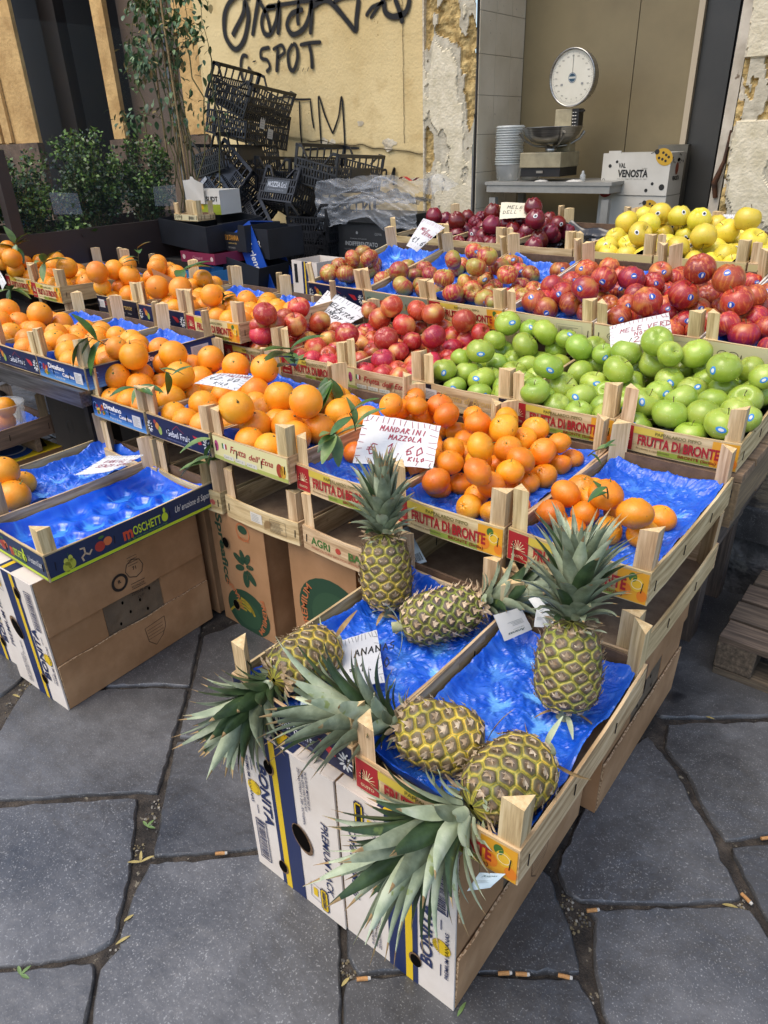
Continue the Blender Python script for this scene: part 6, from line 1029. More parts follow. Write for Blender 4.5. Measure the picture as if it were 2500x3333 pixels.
def fruit_mesh(kind, sd):
    k = (kind, sd)
    if k in _FR: return _FR[k]
    f = surf(kind, sd); nu, nv = 36, 22; vs = [f(0, 0)]
    for j in range(1, nv):
        th = PI * j / nv
        if kind not in ('orange',): th = PI * (j / nv) - .16 * math.sin(2 * PI * j / nv)
        vs += [f(th, 2 * PI * i / nu) for i in range(nu)]
    vs.append(f(PI, 0)); fs = [(0, 1 + i, 1 + (i + 1) % nu) for i in range(nu)]
    for j in range(nv - 2): fs += [(1 + j * nu + i, 1 + (j + 1) * nu + i, 1 + (j + 1) * nu + (i + 1) % nu, 1 + j * nu + (i + 1) % nu) for i in range(nu)]
    b = 1 + (nv - 2) * nu; fs += [(b + (i + 1) % nu, b + i, len(vs) - 1) for i in range(nu)]
    mb = MB(); mb.add([v * .04 for v in vs], fs, FM[kind], True); me = mb.mesh(kind)
    mb = MB()
    if kind in ('orange', 'mandarin'):
        z0 = .04 * f(0, 0).z; mb.lathe([(0, .0018), (.0018, .0016), (.0032, .0002), (.0034, -.002)], STEMG if sd % 2 else STEMM, 8, (0, 0, z0 + .0005))
        if sd % 3 == 0: mb.tube([(0, 0, z0), (.001, 0, z0 + .005), (.003, .002, z0 + .011)], [.0012, .001, .0012], STEMG, 6)
    else:
        z0 = .04 * f(0, 0).z; mb.tube([(0, 0, z0 - .001), (.001, 0, z0 + .007), (.004, .002, z0 + .014), (.006, .003, z0 + .018)], [.0012, .0009, .0010, .0016], STEMM, 6)
    st = mb.mesh('stem'); _FR[k] = (me, st); return _FR[k]
STKB = PR('#1d3fa0', .35); STKL = PR('#3a86c8', .35); STKW = PR('#d9d9d4', .35); STKK = PR('#22262c', .35)
def sticker(parent, kind, sd, d, size, style):
    f = surf(kind, sd); d = d.normalized(); th = math.acos(max(-1, min(1, d.z))); ph = math.atan2(d.y, d.x)
    if kind not in ('orange', 'mandarin'): th = min(max(th, .75), PI - .75)
    mb = MB(); ca = random.uniform(0, 6.28)
    def pt(a, b, lift):
        a, b = a * math.cos(ca) - b * math.sin(ca), a * math.sin(ca) + b * math.cos(ca)
        t, p = th + a, ph + b / max(.5, math.sin(th)); v = f(t, p); n = (f(t + .02, p) - v).cross(f(t, p + .02) - v).normalized(); n = n if n.dot(v) > 0 else -n
        return (v + n * lift) * .04
    def disc(rad, asp, lift, mat, notch=0):
        n = 20; vs = [pt(0, 0, lift)]
        for ring in (.5, 1):
            for i in range(n):
                q = 2 * PI * i / n; rr = rad * ring * (1 - notch * max(0, math.cos(q)) ** 6 + notch * .5 * max(0, -math.cos(q)) ** 3); vs.append(pt(rr * math.cos(q), rr * asp * math.sin(q), lift))
        fs = [(0, 1 + i, 1 + (i + 1) % n) for i in range(n)] + [(1 + i, 1 + n + i, 1 + n + (i + 1) % n, 1 + (i + 1) % n) for i in range(n)]
        mb.add(vs, fs, mat, True)
    k = size / .04
    if style == 'heart': disc(k, .95, .012, STKL, .25); disc(k * .86, .95, .018, STKB, .25); disc(k * .30, 2.2, .024, STKW)
    elif style == 'blue': disc(k, 1.5, .012, STKL); disc(k * .5, 1.6, .02, STKW)
    else: disc(k, 1.25, .012, STKW); disc(k * .6, 1.2, .02, STKK)
    o = mb.build('sticker', parent); return o
CAMP = Vector((0, 0, 1.34))
CN = dict(O1='the front Distefano crate', O2='the front Gebel Fruit crate', O3="the Frutta dell' Etna orange crate", L0='the leafy crate at the cart\'s left end', L1='the Gebel Fruit crate on the cart edge', L2='the Distefano crate on the cart', B0='the rear navy crate', B1='the rear Gebel Fruit crate',
          B2='the rear Frutta di Bronte crate', B3='the pale far left crate', B4='the farthest left rear crate', MB='the crate beside the Moschetto crate', M4='the crate behind the mandarin sign', M5='the heaped middle mandarin crate', M6='the front right mandarin crate',
          K1='the first pink apple crate', K2='the crate under the Pink sign', K3="the dell' Etna pink apple crate", G1='the navy-board green apple crate', G2='the middle green apple crate', G3='the rightmost green apple crate', C0='the small Gebel Fruit apple crate',
          C1='the crate under the 1,60 sign', C2='the striped apple crate', C3='the left heart-marked crate', C4='the middle heart-marked crate', C5='the right heart-marked crate', D0='the back row left end crate', D1="the crate with the Mele dell' Etna sign",
          D2='the nearly empty black tray', D3='the left yellow apple crate', D4='the middle yellow apple crate', D5='the rightmost yellow apple crate')
ORD = ['leftmost', 'second from left', 'third from left', 'fourth from left', 'fifth from left', 'sixth from left', 'seventh from left', 'eighth from left', 'ninth from left', 'tenth from left', 'eleventh from left', 'twelfth from left'] + ['%dth from left' % i for i in range(13, 40)]
KN = dict(orange='orange', mandarin='mandarin', pink_apple='pink apple', green_apple='green apple', striped_apple='striped apple', red_apple='red apple', dark_red_apple='dark red apple', yellow_apple='yellow apple')
STK = dict(red_apple=('heart', .62, .0085), green_apple=('blue', .30, .0075), striped_apple=('blue', .14, .0075), dark_red_apple=('white', .22, .0075), yellow_apple=('white', .25, .007))
rf = random.Random(77); Rm = cm.to_3x3()
FOBJ = {}
for kind, crs in FRUIT.items():
    for key, lst in crs.items():
        items = []
        for i, (x, y, z, r_, l) in enumerate(lst):
            P = Vector((x, y, z)) / 1000; c = Rm.transposed() @ (P - CAMP); items.append([P, r_ / 10000, l, c.x / -c.z, c.y / -c.z])
        floor = min(p[0].z - p[1] for p in items)
        for it in items:
            h = it[0].z - it[1] - floor; it[2] = 0 if h < .022 else 1 if h < .062 else 2
        for lay in (0, 1, 2):
            S = [it for it in items if it[2] == lay]
            # nearer and farther halves, each counted from the left
            S.sort(key=lambda t: -t[4]); half = len(S) // 2 if len(S) > 6 else 0
            for part, grp in (('back', S[:half]), ('front', S[half:])):
                grp.sort(key=lambda t: t[3])
                for n, (P, rr, _, u, v) in enumerate(grp):
                    sd = rf.randint(0, 5); me, st = fruit_mesh(kind, sd)
                    o = bpy.data.objects.new(kind, me); link(o); o.location = P; o.scale = (rr / .04,) * 3
                    if kind in ('orange', 'mandarin'): tl = rf.uniform(0, 1.0) if rf.random() < .75 else rf.uniform(1, 3)
                    elif kind in ('dark_red_apple',): tl = rf.uniform(2.2, 3.14)
                    else: tl = rf.choice((rf.uniform(0, .8), rf.uniform(0, .8), rf.uniform(.8, 1.6), rf.uniform(2.2, 3.1)))
                    if lay and kind in ('red_apple', 'green_apple', 'pink_apple', 'yellow_apple'): tl = rf.choice((rf.uniform(2.3, 3.1), rf.uniform(2.3, 3.1), rf.uniform(.2, 1.0)))
                    o.rotation_mode = 'QUATERNION'; az = rf.uniform(0, 6.28)
                    ax = Vector((math.cos(az), math.sin(az), 0)); q = Matrix.Rotation(tl, 4, ax) @ Matrix.Rotation(rf.uniform(0, 6.28), 4, 'Z'); o.rotation_quaternion = q.to_quaternion()
                    s_ = bpy.data.objects.new('stem', st); link(s_); s_.parent = o
                    nm = KN[kind]; layer = ('low', 'upper', 'topmost')[lay]; side = '' if not half else part + ' of the '
                    stk = STK.get(kind)
                    tag(o, '%s %s, %s%s, %s' % (nm, ORD[n] if len(grp) > 1 else 'alone', layer, (' ' + part) if half else '', CN[key]), 'apple' if 'apple' in kind else kind, nm + 's heaped in the crates')
                    if stk and rf.random() < stk[1]:
                        d = (CAMP - P).normalized() + Vector([rf.uniform(-.45, .45) for _ in range(3)]); d = q.to_3x3().transposed() @ d.normalized()
                        sticker(o, kind, sd, d, stk[2], stk[0])
                    FOBJ.setdefault(key, []).append((P, rr))
# ---------------------------------------------------------------- leafy twigs among the oranges
LEAFM = [M('citrus_leaf', '#2c4c18', '#4a6e28', scale=30, rough=.35, bump=.2, bscale=80, coat=.2), M('citrus_leaf_pale', '#54703a', '#7b8f52', scale=30, rough=.5, bump=.2, bscale=80)]
TWIG = M('twig', '#4b4a26', '#6a6336', scale=60, rough=.8)
def leaf_geo(mb, o, d, up, l, w, mat, curl=.25, fold=.25, n=7):
    d = Vector(d).normalized(); side = d.cross(Vector(up)).normalized(); up2 = side.cross(d).normalized(); vs = []
    for i in range(n + 1):
        t = i / n; wd = w * math.sin(PI * min(1, t * .93 + .04)) ** .8 * (1 - .15 * t); c = Vector(o) + d * (l * t) - up2 * (curl * l * t * t)
        vs += [c + side * wd / 2 + up2 * fold * wd * .5, c, c - side * wd / 2 + up2 * fold * wd * .5]
    fs = []
    for i in range(n): a = 3 * i; fs += [(a, a + 1, a + 4, a + 3), (a + 1, a + 2, a + 5, a + 4)]
    mb.add(vs, fs, mat, True)
def sprig(p, d, label, nleaf=4, l=.07, L_=.08, seed=1, pale=.3, droop=.5):
    r_ = random.Random(seed); t = empty('leafy_twig', p, 0, label, 'twig', 'leafy twigs on the oranges'); d = Vector(d).normalized()
    pts = [Vector((0, 0, 0))]; q = d.copy()
    for i in range(5): pts.append(pts[-1] + q * L_ / 5); q = (q + Vector((r_.uniform(-.25, .25), r_.uniform(-.25, .25), -.12 * droop))).normalized()
    mb = MB(); mb.tube(pts, [.0016] * 5 + [.001], TWIG, 6); mb.build('stem', t)
    for i in range(nleaf):
        k = min(5, 1 + int(5 * (i + .5) / nleaf)); a = r_.uniform(0, 6.28) if i < nleaf - 1 else 0
        side = q.orthogonal().normalized(); side = Matrix.Rotation(a, 3, q) @ side; dd = (q * .5 + side * r_.uniform(.6, 1.1) + Vector((0, 0, -.15 * droop))).normalized()
        ll = l * r_.uniform(.75, 1.15); mb = MB(); leaf_geo(mb, pts[k], dd, (0, 0, 1) if abs(dd.z) < .9 else (1, 0, 0), ll, ll * .45, LEAFM[1 if r_.random() < pale else 0], r_.uniform(.1, .5), .3); mb.build('leaf', t)
def UP(u, v, z):       # a point of the place at height z (helper for small litter and twigs; display picture units)
    c = Rm @ Vector((u * 1.507 - 1250, -(v * 1.507 - 1666.5), -2311)); t = (z - 1.34) / c.z; return CAMP + c * t
def UY(u, v, Y):
    c = Rm @ Vector((u * 1.507 - 1250, -(v * 1.507 - 1666.5), -2311)); t = Y / c.y; return CAMP + c * t
for i, (u, v, Y, d, lab, n, ll) in enumerate(((228, 745, 1.20, (.2, -.6, .5), 'leafy twig upright beside the Distefano price-side oranges', 4, .075), (300, 830, 1.16, (.7, -.3, .1), 'leafy twig between the two Distefano crates\' oranges', 3, .06),
        (345, 795, 1.22, (.8, -.2, -.1), 'small green leaf pair under the big orange of the front Distefano crate', 2, .06), (640, 800, 1.5, (.1, -.4, .9), 'bushy leafy twig behind the large oranges under the pink apples', 7, .085), (700, 815, 1.5, (.9, -.1, .1), 'long leaf twig pointing right across the blue liner of the orange crate', 3, .09),
        (715, 940, 1.25, (.7, -.5, .3), 'pale leafy twig at the post between oranges and mandarins', 5, .06), (768, 930, 1.22, (.3, -.4, .8), 'pale leaves standing left of the mandarin sign', 3, .065), (40, 545, 1.75, (.4, -.2, .5), 'leafy twig on the far left oranges', 7, .07), (95, 570, 1.70, (.6, -.3, .2), 'leafy twig over the pale far left crate', 5, .07),
        (20, 625, 1.62, (.7, -.2, .1), 'leafy twig hanging over the left edge crate', 6, .07), (300, 570, 1.85, (.1, 0, 1), 'upright leaf twig among the rear Gebel Fruit oranges', 3, .06), (395, 645, 1.80, (.8, -.4, -.1), 'dark leaf twig under the top orange of the rear crate', 3, .09),
        (480, 640, 1.86, (.7, -.5, 0), 'leafy twig on the right oranges of the rear cart row', 5, .06), (385, 585, 1.95, (.8, .1, .2), 'broad leaf lying behind the brown price card', 2, .09), (1270, 985, 1.55, (.4, -.2, .5), 'small green leaf on a mandarin of the middle heap', 2, .03), (1310, 1085, 1.30, (.2, -.3, .6), 'small leaf and stem on a front right mandarin', 2, .035))):
    sprig(UY(u, v, Y), d, lab, n + 1, ll * 1.25, .05 + .004 * n, i + 3, .7 if 'pale' in lab else .25)
sprig(Vector((-1.500, 1.118, .655)), (0, -.2, -1), 'leafy twig hanging over the board of the dell\' Etna crate', 4, .095, .085, 44, .6, .8)
# ================================================================ pineapples
PSK, N_, L_, B_ = mnodes('pineapple_skin')
def _psk():
    N, L, b = N_, L_, B_
    at = N.new('ShaderNodeAttribute'); at.attribute_name = 'eye'; rp = N.new('ShaderNodeAttribute'); rp.attribute_name = 'ripe'; tc = N.new('ShaderNodeTexCoord')
    n = N.new('ShaderNodeTexNoise'); n.inputs['Scale'].default_value = 140; n.inputs['Detail'].default_value = 4; L.new(tc.outputs['Object'], n.inputs[0])
    def ramp(cols):
        r = N.new('ShaderNodeValToRGB'); e = r.color_ramp.elements; e[0].position = cols[0][0]; e[0].color = (*lin(cols[0][1]), 1); e[1].position = cols[-1][0]; e[1].color = (*lin(cols[-1][1]), 1)
        for p, c in cols[1:-1]: x = e.new(p); x.color = (*lin(c), 1)
        return r
    a = N.new('ShaderNodeMath'); a.operation = 'MULTIPLY_ADD'; a.inputs[1].default_value = .35; L.new(n.outputs[0], a.inputs[0]); s = N.new('ShaderNodeMath'); s.operation = 'SUBTRACT'; s.inputs[1].default_value = .17; L.new(a.outputs[0], s.inputs[0]); L.new(at.outputs['Fac'], a.inputs[2])
    g = ramp([(.02, '#a98f70'), (.18, '#6b5a48'), (.36, '#554438'), (.60, '#4c4e30'), (.80, '#8f9440'), (.97, '#5f6c2a')]); y = ramp([(.02, '#b89c6c'), (.18, '#7a6848'), (.36, '#665634'), (.60, '#6f6430'), (.80, '#d0a83a'), (.97, '#8f8a36')])
    L.new(s.outputs[0], g.inputs[0]); L.new(s.outputs[0], y.inputs[0]); mx = N.new('ShaderNodeMixRGB'); L.new(rp.outputs['Fac'], mx.inputs[0]); L.new(g.outputs[0], mx.inputs[1]); L.new(y.outputs[0], mx.inputs[2])
    n9 = N.new('ShaderNodeTexNoise'); n9.inputs['Scale'].default_value = 45; L.new(tc.outputs['Object'], n9.inputs[0]); m9 = N.new('ShaderNodeMapRange'); m9.inputs[1].default_value = .3; m9.inputs[2].default_value = .7; m9.inputs[3].default_value = .65; m9.inputs[4].default_value = 1.45; L.new(n9.outputs[0], m9.inputs[0])
    h9 = N.new('ShaderNodeHueSaturation'); L.new(m9.outputs[0], h9.inputs['Value']); L.new(mx.outputs[0], h9.inputs['Color']); L.new(h9.outputs[0], b.inputs['Base Color']); b.inputs['Roughness'].default_value = .5
    bp = N.new('ShaderNodeBump'); bp.inputs['Strength'].default_value = .5; bp.inputs['Distance'].default_value = .002; L.new(n.outputs[0], bp.inputs['Height']); L.new(bp.outputs[0], b.inputs['Normal'])
_psk()
BRACT = M('dry_bract', '#937a58', '#e0caa6', '#bfa480', scale=60, rough=.8)
CRL = [M('crown_leaf', '#636b50', '#9ba385', '#7c866a', scale=22, stretch=(1, 1, 1), rough=.5, bump=.25, bscale=140, spots=(38, .68, '#7c8a58')), M('crown_leaf_dark', '#26361f', '#465a36', '#35482a', scale=22, rough=.42, bump=.25, bscale=140, spots=(30, .66, '#5a6a34')),
       M('crown_leaf_pale', '#98a382', '#c3c9a8', '#aeb893', scale=25, rough=.6, bump=.25, bscale=140, spots=(34, .64, '#8f9a5c'))]
CDRY = M('dry_leaf_tip', '#8a6d45', '#b89a68', scale=40, rough=.8)
def pineapple(base, axis, H, Rr, label, crownL=.17, nl=58, seed=1, ripe=(0, .5), crown_axis=None, spread=1.0, dark=.25, pale=.2, twist=0, gravity=.0):
    r_ = random.Random(seed); ax = Vector(axis).normalized(); t = empty('pineapple', base, 0, label, 'pineapple', 'pineapples in and over the crates')
    q = ax.to_track_quat('Z', 'Y').to_matrix() @ Matrix.Rotation(twist, 3, 'Z')
    def prof(u): return Rr * (max(0.0, 1 - abs(2 * u - 1) ** 3.2)) ** .42 * (1.03 - .12 * u)
    # eyes in the two crossing spirals (8 : 13)
    ncol = 11; cw = 2 * PI * Rr / ncol; rows = max(7, int(H * 1.08 / (cw * .56))); E = []; rs = H / rows
    for j in range(rows):
        for i in range(ncol): E.append(((j + .5) / rows + r_.uniform(-.008, .008), (i + .5 * (j % 2)) * 2 * PI / ncol + .05 * j + r_.uniform(-.03, .03)))
    E_ = np.array(E); nu, nv = 168, 130; vs = []; eye = []; rip = []; F0 = min(cw, 1.12 * rs * 1.2)
    for j in range(nv + 1):
        u = .5 - .5 * math.cos(PI * j / nv); u = .35 * u + .65 * j / nv
        rad = prof(min(max(u, .0015), .9985)); re = max(rad, .45 * Rr)
        for i in range(nu):
            ph = 2 * PI * i / nu; du = (E_[:, 0] - u) * H; dp = (E_[:, 1] - ph + PI) % (2 * PI) - PI; dd = np.sqrt((dp * re) ** 2 + (du * 1.18) ** 2); dd.sort()
            dm = 1 - min(1.0, float(dd[1] - dd[0]) / (F0 * .62)); f1 = min(1.0, float(dd[0]) / (cw * .5))
            b = (.0060 * (1 - dm ** 3.6) * (.85 + .3 * noise.noise(Vector((ph * 2.5, u * 9, seed)))) - .0010 * max(0, .35 - f1) / .35) * min(1, rad / (.6 * Rr))
            rr = rad + b - .0035; vs.append(q @ Vector((rr * math.cos(ph), rr * math.sin(ph), u * H))); eye.append(max(dm, .74 * f1 ** 1.1)); rip.append(min(1, max(0, ripe[1] + (ripe[0] - ripe[1]) * u + .3 * noise.noise(Vector((math.cos(ph) * 1.5, math.sin(ph) * 1.5, u * 3 + seed))))))
    mb = MB(); fs = [(j * nu + i, j * nu + (i + 1) % nu, (j + 1) * nu + (i + 1) % nu, (j + 1) * nu + i) for j in range(nv) for i in range(nu)]
    mb.add(vs, fs, PSK, True)
    nb = len(vs)
    for u, ph in E:      # the dry pointed bract of each eye
        if u < .03 or u > .97: continue
        rad = prof(u) + .002; n = Vector((math.cos(ph), math.sin(ph), 0)); sd = Vector((-math.sin(ph), math.cos(ph), 0)); z = Vector((0, 0, 1)); c = n * rad + z * (u * H - .003)
        w = r_.uniform(.0040, .0064); l = r_.uniform(.012, .020) * (1.25 if u > .85 or u < .12 else 1); tw = r_.uniform(-.3, .3)
        for (sx, ll, ww, lift) in ((0, l, w, r_.uniform(.35, .8)), (-1, l * .55, w * .5, .25), (1, l * .5, w * .5, .25)):
            c2 = c + sd * sx * w * .8; tip = c2 + z * ll * .85 + n * ll * lift + sd * (tw * .5 + sx * .5) * ll; mid = c2 + z * ll * .4 + n * .003
            V = [c2 - sd * ww, c2 + sd * ww, mid + sd * ww * .5 + z * .001, mid - sd * ww * .5, tip, mid + n * .0012]
            mb.add([q @ v for v in V], [(0, 1, 2, 5, 3), (3, 5, 4), (5, 2, 4)], BRACT, True)
    o = mb.build('fruit_body', t)
    a = o.data.attributes.new('eye', 'FLOAT', 'POINT'); a.data.foreach_set('value', eye + [.5] * (len(mb.v) - nb)); a = o.data.attributes.new('ripe', 'FLOAT', 'POINT'); a.data.foreach_set('value', rip + [.5] * (len(mb.v) - nb))
    # crown: a spiral of channelled, tapering leaves
    ca = Vector(crown_axis or axis).normalized(); top = q @ Vector((0, 0, H * .985)); qc = ca.to_track_quat('Z', 'Y').to_matrix(); mb = MB()
    nl = int(nl * 1.35)
    for i in range(nl):
        u = i / (nl - 1); ph = i * 2.39996 + r_.uniform(-.12, .12); h0 = .005 + u * .045
        ln = crownL * (.26 + .74 * min(1, u * 1.5) ** .8) * r_.uniform(.85, 1.12) * (1 - .25 * max(0, u - .75) / .25)
        wd = (.013 + .017 * math.sin(PI * min(1, u * .9 + .1))) * r_.uniform(.85, 1.15); elev = (.25 + 1.12 * u ** .8) if spread > .5 else 1
        elev = elev * (1 / spread) ** .5; elev = min(elev, 1.42); rec = r_.uniform(.3, .9) * (1 - .55 * u) * spread
        out = Vector((math.cos(ph), math.sin(ph), 0)); p = out * (.012 + .006 * (1 - u)) + Vector((0, 0, h0)); ang = elev + .35; n = 9; vs = []
        mat = CRL[1] if r_.random() < dark else CRL[2] if r_.random() < pale else CRL[0]
        sdv = Vector((-math.sin(ph), math.cos(ph), 0)); bend = r_.uniform(-.25, .25)
        for k in range(n + 1):
            s = k / n; a_ = ang - (.35 + rec) * s; dr = out * math.cos(a_) + Vector((0, 0, math.sin(a_))) + sdv * bend * s
            dr.normalize(); wq = qc @ dr
            if gravity: wq = (wq + Vector((0, 0, -gravity * s))).normalized(); dr = qc.transposed() @ wq
            if k: p = p + dr * ln / n
            w = wd * max(.03, math.sin(PI * (.24 + .76 * s))) ** 1.05; nn = sdv.cross(dr).normalized(); nn = nn if nn.dot(out) < 0 or nn.z > 0 else -nn
            ch = w * .22; j_ = r_.uniform(-.0006, .0006)
            vs += [qc @ (p + sdv * w / 2 + nn * ch + sdv * j_) + top, qc @ (p + sdv * w / 4 + nn * ch * .3) + top, qc @ p + top, qc @ (p - sdv * w / 4 + nn * ch * .3) + top, qc @ (p - sdv * w / 2 + nn * ch) + top]
        fs = []; ft = []
        for k in range(n):
            a = 5 * k
            for c in range(4): (ft if k >= n - 1 and r_.random() < .8 else fs).append((a + c, a + c + 1, a + c + 6, a + c + 5))
        mb.add(vs, fs, mat, True)
        if ft: mb.add(vs, ft, CDRY, True)
    for i in range(18):      # short withered leaves round the neck
        ph = i * 2.39996; o_ = Vector((math.cos(ph), math.sin(ph), 0)); rr_ = prof(.94) * r_.uniform(.55, 1.05); leaf_geo(mb, q @ (o_ * rr_ + Vector((0, 0, H * (.955 + .02 * (rr_ < .03))))), q @ (o_ * 1.0 + Vector((0, 0, r_.uniform(.05, .7)))), q @ Vector((0, 0, 1)), r_.uniform(.016, .03), .013, BRACT if r_.random() < .6 else CRL[2], .1, .2, 4)
    mb.build('crown', t)
    mb = MB()       # cut stalk and a few withered leaves at the foot
    mb.tube([q @ Vector((0, 0, .004)), q @ Vector((0, 0, -.008)), q @ Vector((.002, 0, -.018))], [.013, .011, .012], M('stalk', '#8f9468', '#b3b088', scale=80, rough=.8), 10)
    for k in range(4):
        ph = k * 1.7 + seed; dd = q @ Vector((math.cos(ph), math.sin(ph), -.15)); leaf_geo(mb, q @ Vector((.01 * math.cos(ph), .01 * math.sin(ph), -.002)), dd, q @ Vector((0, 0, 1)), r_.uniform(.04, .08), .011, CRL[2] if k % 2 else CDRY, .3, .3)
    mb.build('stalk', t)
    return t
pA = pineapple((-.800, .990, .440), (-.20, .22, .95), .165, .0560, 'pineapple standing upright with tall grey-green crown in the left crate\'s back corner', .155, 62, 1, (.25, .9), crown_axis=(-.12, .16, .98), spread=.62, dark=.08, pale=.25)
pB = pineapple((-.715, .925, .470), (.62, .75, .14), .172, .0535, 'dull green pineapple lying across the divider with its crown pointing back right', .15, 50, 2, (.05, .25), crown_axis=(.68, .70, .22), spread=.75, dark=.15, pale=.15)
pC = pineapple((-.356, .925, .445), (-.14, .30, .94), .160, .0575, 'upright green pineapple in the right crate, leaning on the mandarin crate', .170, 64, 3, (.15, .45), crown_axis=(-.16, .34, .93), spread=.85, dark=.12, pale=.1)
pD = pineapple((-.790, .800, .472), (-.05, -.98, .04), .150, .0570, 'yellow-topped pineapple in the left crate with its crown drooping over the front', .16, 56, 4, (.35, 1.0), crown_axis=(-.15, -.85, -.40), spread=1.0, dark=.45, pale=.35, gravity=.25)
pE = pineapple((-.405, .730, .480), (-.94, -.32, .10), .145, .0565, 'yellow-green pineapple lying across the front with its crown pointing left', .19, 56, 5, (.6, .9), crown_axis=(-.90, -.42, .14), spread=.95, dark=.35, pale=.25, gravity=.1)
pF = pineapple((-.322, .768, .492), (-.25, -.94, -.05), .150, .0570, 'nearest pineapple with its big crown hanging over the front of the crate', .21, 60, 6, (.25, .95), crown_axis=(-.48, -.78, -.40), spread=.95, dark=.18, pale=.5, gravity=.25)
# ================================================================ price signs and tags
SG = {'mand':[(-1.127,1.33,0.72),(-0.894,1.33,0.735),(-0.854,1.24,0.667),(-1.101,1.24,0.62)],'pink':[(-2.002,2.16,0.819),(-1.777,2.16,0.756),(-1.858,2.03,0.698),(-2.019,2.03,0.734)],'e160':[(-1.912,2.7,1.043),(-1.814,2.72,1.008),(-1.862,2.58,0.923),(-1.902,2.56,0.947)],'etna':[(-1.931,3.4,1.054),(-1.775,3.4,1.052),(-1.732,3.29,0.999),(-1.875,3.29,0.987)],'gold':[(-0.925,3.42,1.024),(-0.815,3.42,1.027),(-0.789,3.32,0.994),(-0.899,3.32,0.993)],'verdi':[(-0.804,2.1,0.828),(-0.633,2.085,0.89),(-0.599,2.05,0.823),(-0.769,2.035,0.782)],'e200':[(-1.652,1.278,0.755),(-1.537,1.325,0.755),(-1.499,1.223,0.745),(-1.656,1.203,0.745)],'vani':[(-1.887,1.023,0.53),(-1.768,1.07,0.545),(-1.788,0.965,0.525),(-1.874,0.902,0.515)],'anan':[(-0.802,0.813,0.455),(-0.759,0.901,0.455),(-0.644,0.781,0.46),(-0.693,0.709,0.46)],'brown':[(-2.645,1.8,0.909),(-2.527,1.82,0.872),(-2.541,1.8,0.831),(-2.595,1.78,0.865)],'edge':[(-3.648,1.62,0.882),(-3.584,1.62,0.852),(-3.423,1.56,0.824),(-3.481,1.56,0.786)],'tagA':[(-0.901,1.147,0.52),(-0.888,1.184,0.53),(-0.81,1.151,0.475),(-0.834,1.109,0.47)],'tagB':[(-0.552,1.01,0.515),(-0.519,1.058,0.52),(-0.493,1.063,0.475),(-0.521,1.003,0.47)],'tagC':[(-0.486,1.02,0.574),(-0.472,1.03,0.58),(-0.415,1.0,0.568),(-0.431,1.0,0.545)],'tagC2':[(-0.482,1.05,0.533),(-0.458,1.05,0.546),(-0.448,1.04,0.513),(-0.479,1.04,0.501)],'tagF':[(-0.323,0.588,0.41),(-0.289,0.602,0.42),(-0.302,0.583,0.4),(-0.329,0.565,0.39)],'tagD':[(-0.766,0.688,0.455),(-0.734,0.692,0.455),(-0.71,0.65,0.45),(-0.722,0.637,0.45)]}
PAPER = M('sign_paper', '#c9c8c4', '#d8d7d3', scale=6, rough=.7, bump=.3, bscale=9, wdist=.01); BCARD = M('brown_card', '#7a4a22', '#94602f', scale=8, rough=.8)
MARK = PR('#96303f', .5); MARKK = PR('#23221f', .5); MARKB = PR('#4b3a6a', .5)
def quad_sheet(mb, q, W, H, mat, curl, seed, n=14):
    tl, tr, br, bl = [Vector(p) for p in q]; nrm = (tr - tl).cross(bl - tl).normalized(); nrm = nrm if nrm.dot(CAMP - tl) > 0 else -nrm
    def P(u, v):
        p = (tl * (1 - u) + tr * u) * v + (bl * (1 - u) + br * u) * (1 - v)
        return p + nrm * (curl * (math.sin(PI * u) * .6 + .4 * math.sin(PI * v) + .5 * noise.noise(Vector((u * 2.2, v * 2.2, seed)))))
    w = n + 1; vs = [P(i / n + (.012 * noise.noise(Vector((j * .9, seed, 0))) if i in (0, n) else 0), j / n + (.02 * noise.noise(Vector((i * .9, seed, 9))) if j in (0, n) else 0)) for j in range(n + 1) for i in range(n + 1)]
    mb.add(vs, [(j * w + i, j * w + i + 1, (j + 1) * w + i + 1, (j + 1) * w + i) for j in range(n) for i in range(n)], mat, True)
    mb.add([Vector(v) - nrm * .0006 for v in vs], [(j * w + i, (j + 1) * w + i, (j + 1) * w + i + 1, j * w + i + 1) for j in range(n) for i in range(n)], mat, True)
    class S(Sheet):
        def __init__(s): s.mb = mb; s.k = 0; s.l = 0
        def P(s, x, y): return P(x / W, y / H) + nrm * .0009
    return S()
def sign(key, label, lines, W=.2, H=.14, mat=PAPER, curl=.004, fringe=MARK, cat='price sign', nm='price_sign'):
    q = SG[key]; c = sum((Vector(p) for p in q), Vector()) / 4; t = empty(nm, c, 0, label, cat, 'handwritten price signs' if cat == 'price sign' else 'paper tags on the pineapples')
    ql = [Vector(p) - c for p in q]; mb = MB(); global CAMP; keep = CAMP; CAMP = keep - c
    s = quad_sheet(mb, ql, W, H, mat, curl, len(label)); CAMP = keep; r_ = random.Random(len(label)); mb.build('paper', t); mb.v = []; mb.f = []; mb.mi = []; mb.sm = []; mb.mats = []
    if fringe:
        for i in range(13):
            x = W * (.05 + .9 * i / 12); k = (x / W - .5)
            s.line([(x, H * .98), (x + k * .008 + r_.uniform(-.004, .004), H * r_.uniform(.84, .89))], W * .008, fringe)
            if i % 2 == 0: s.line([(x, H * .03), (x + r_.uniform(-.006, .006), H * .11)], W * .007, fringe)
        for i in range(6):
            y = H * (.15 + .7 * i / 5); s.line([(W * .01, y), (W * .08, y + r_.uniform(-.004, .004))], W * .007, fringe); s.line([(W * .99, y), (W * .90, y + r_.uniform(-.006, .006))], W * .007, fringe)
    for (x, y, h, tx, m_) in lines: hand(s, W * x, H * y, H * h, tx, m_, H * .020, rnd=r_)
    if mb.v: mb.build('lettering', t)
    return t
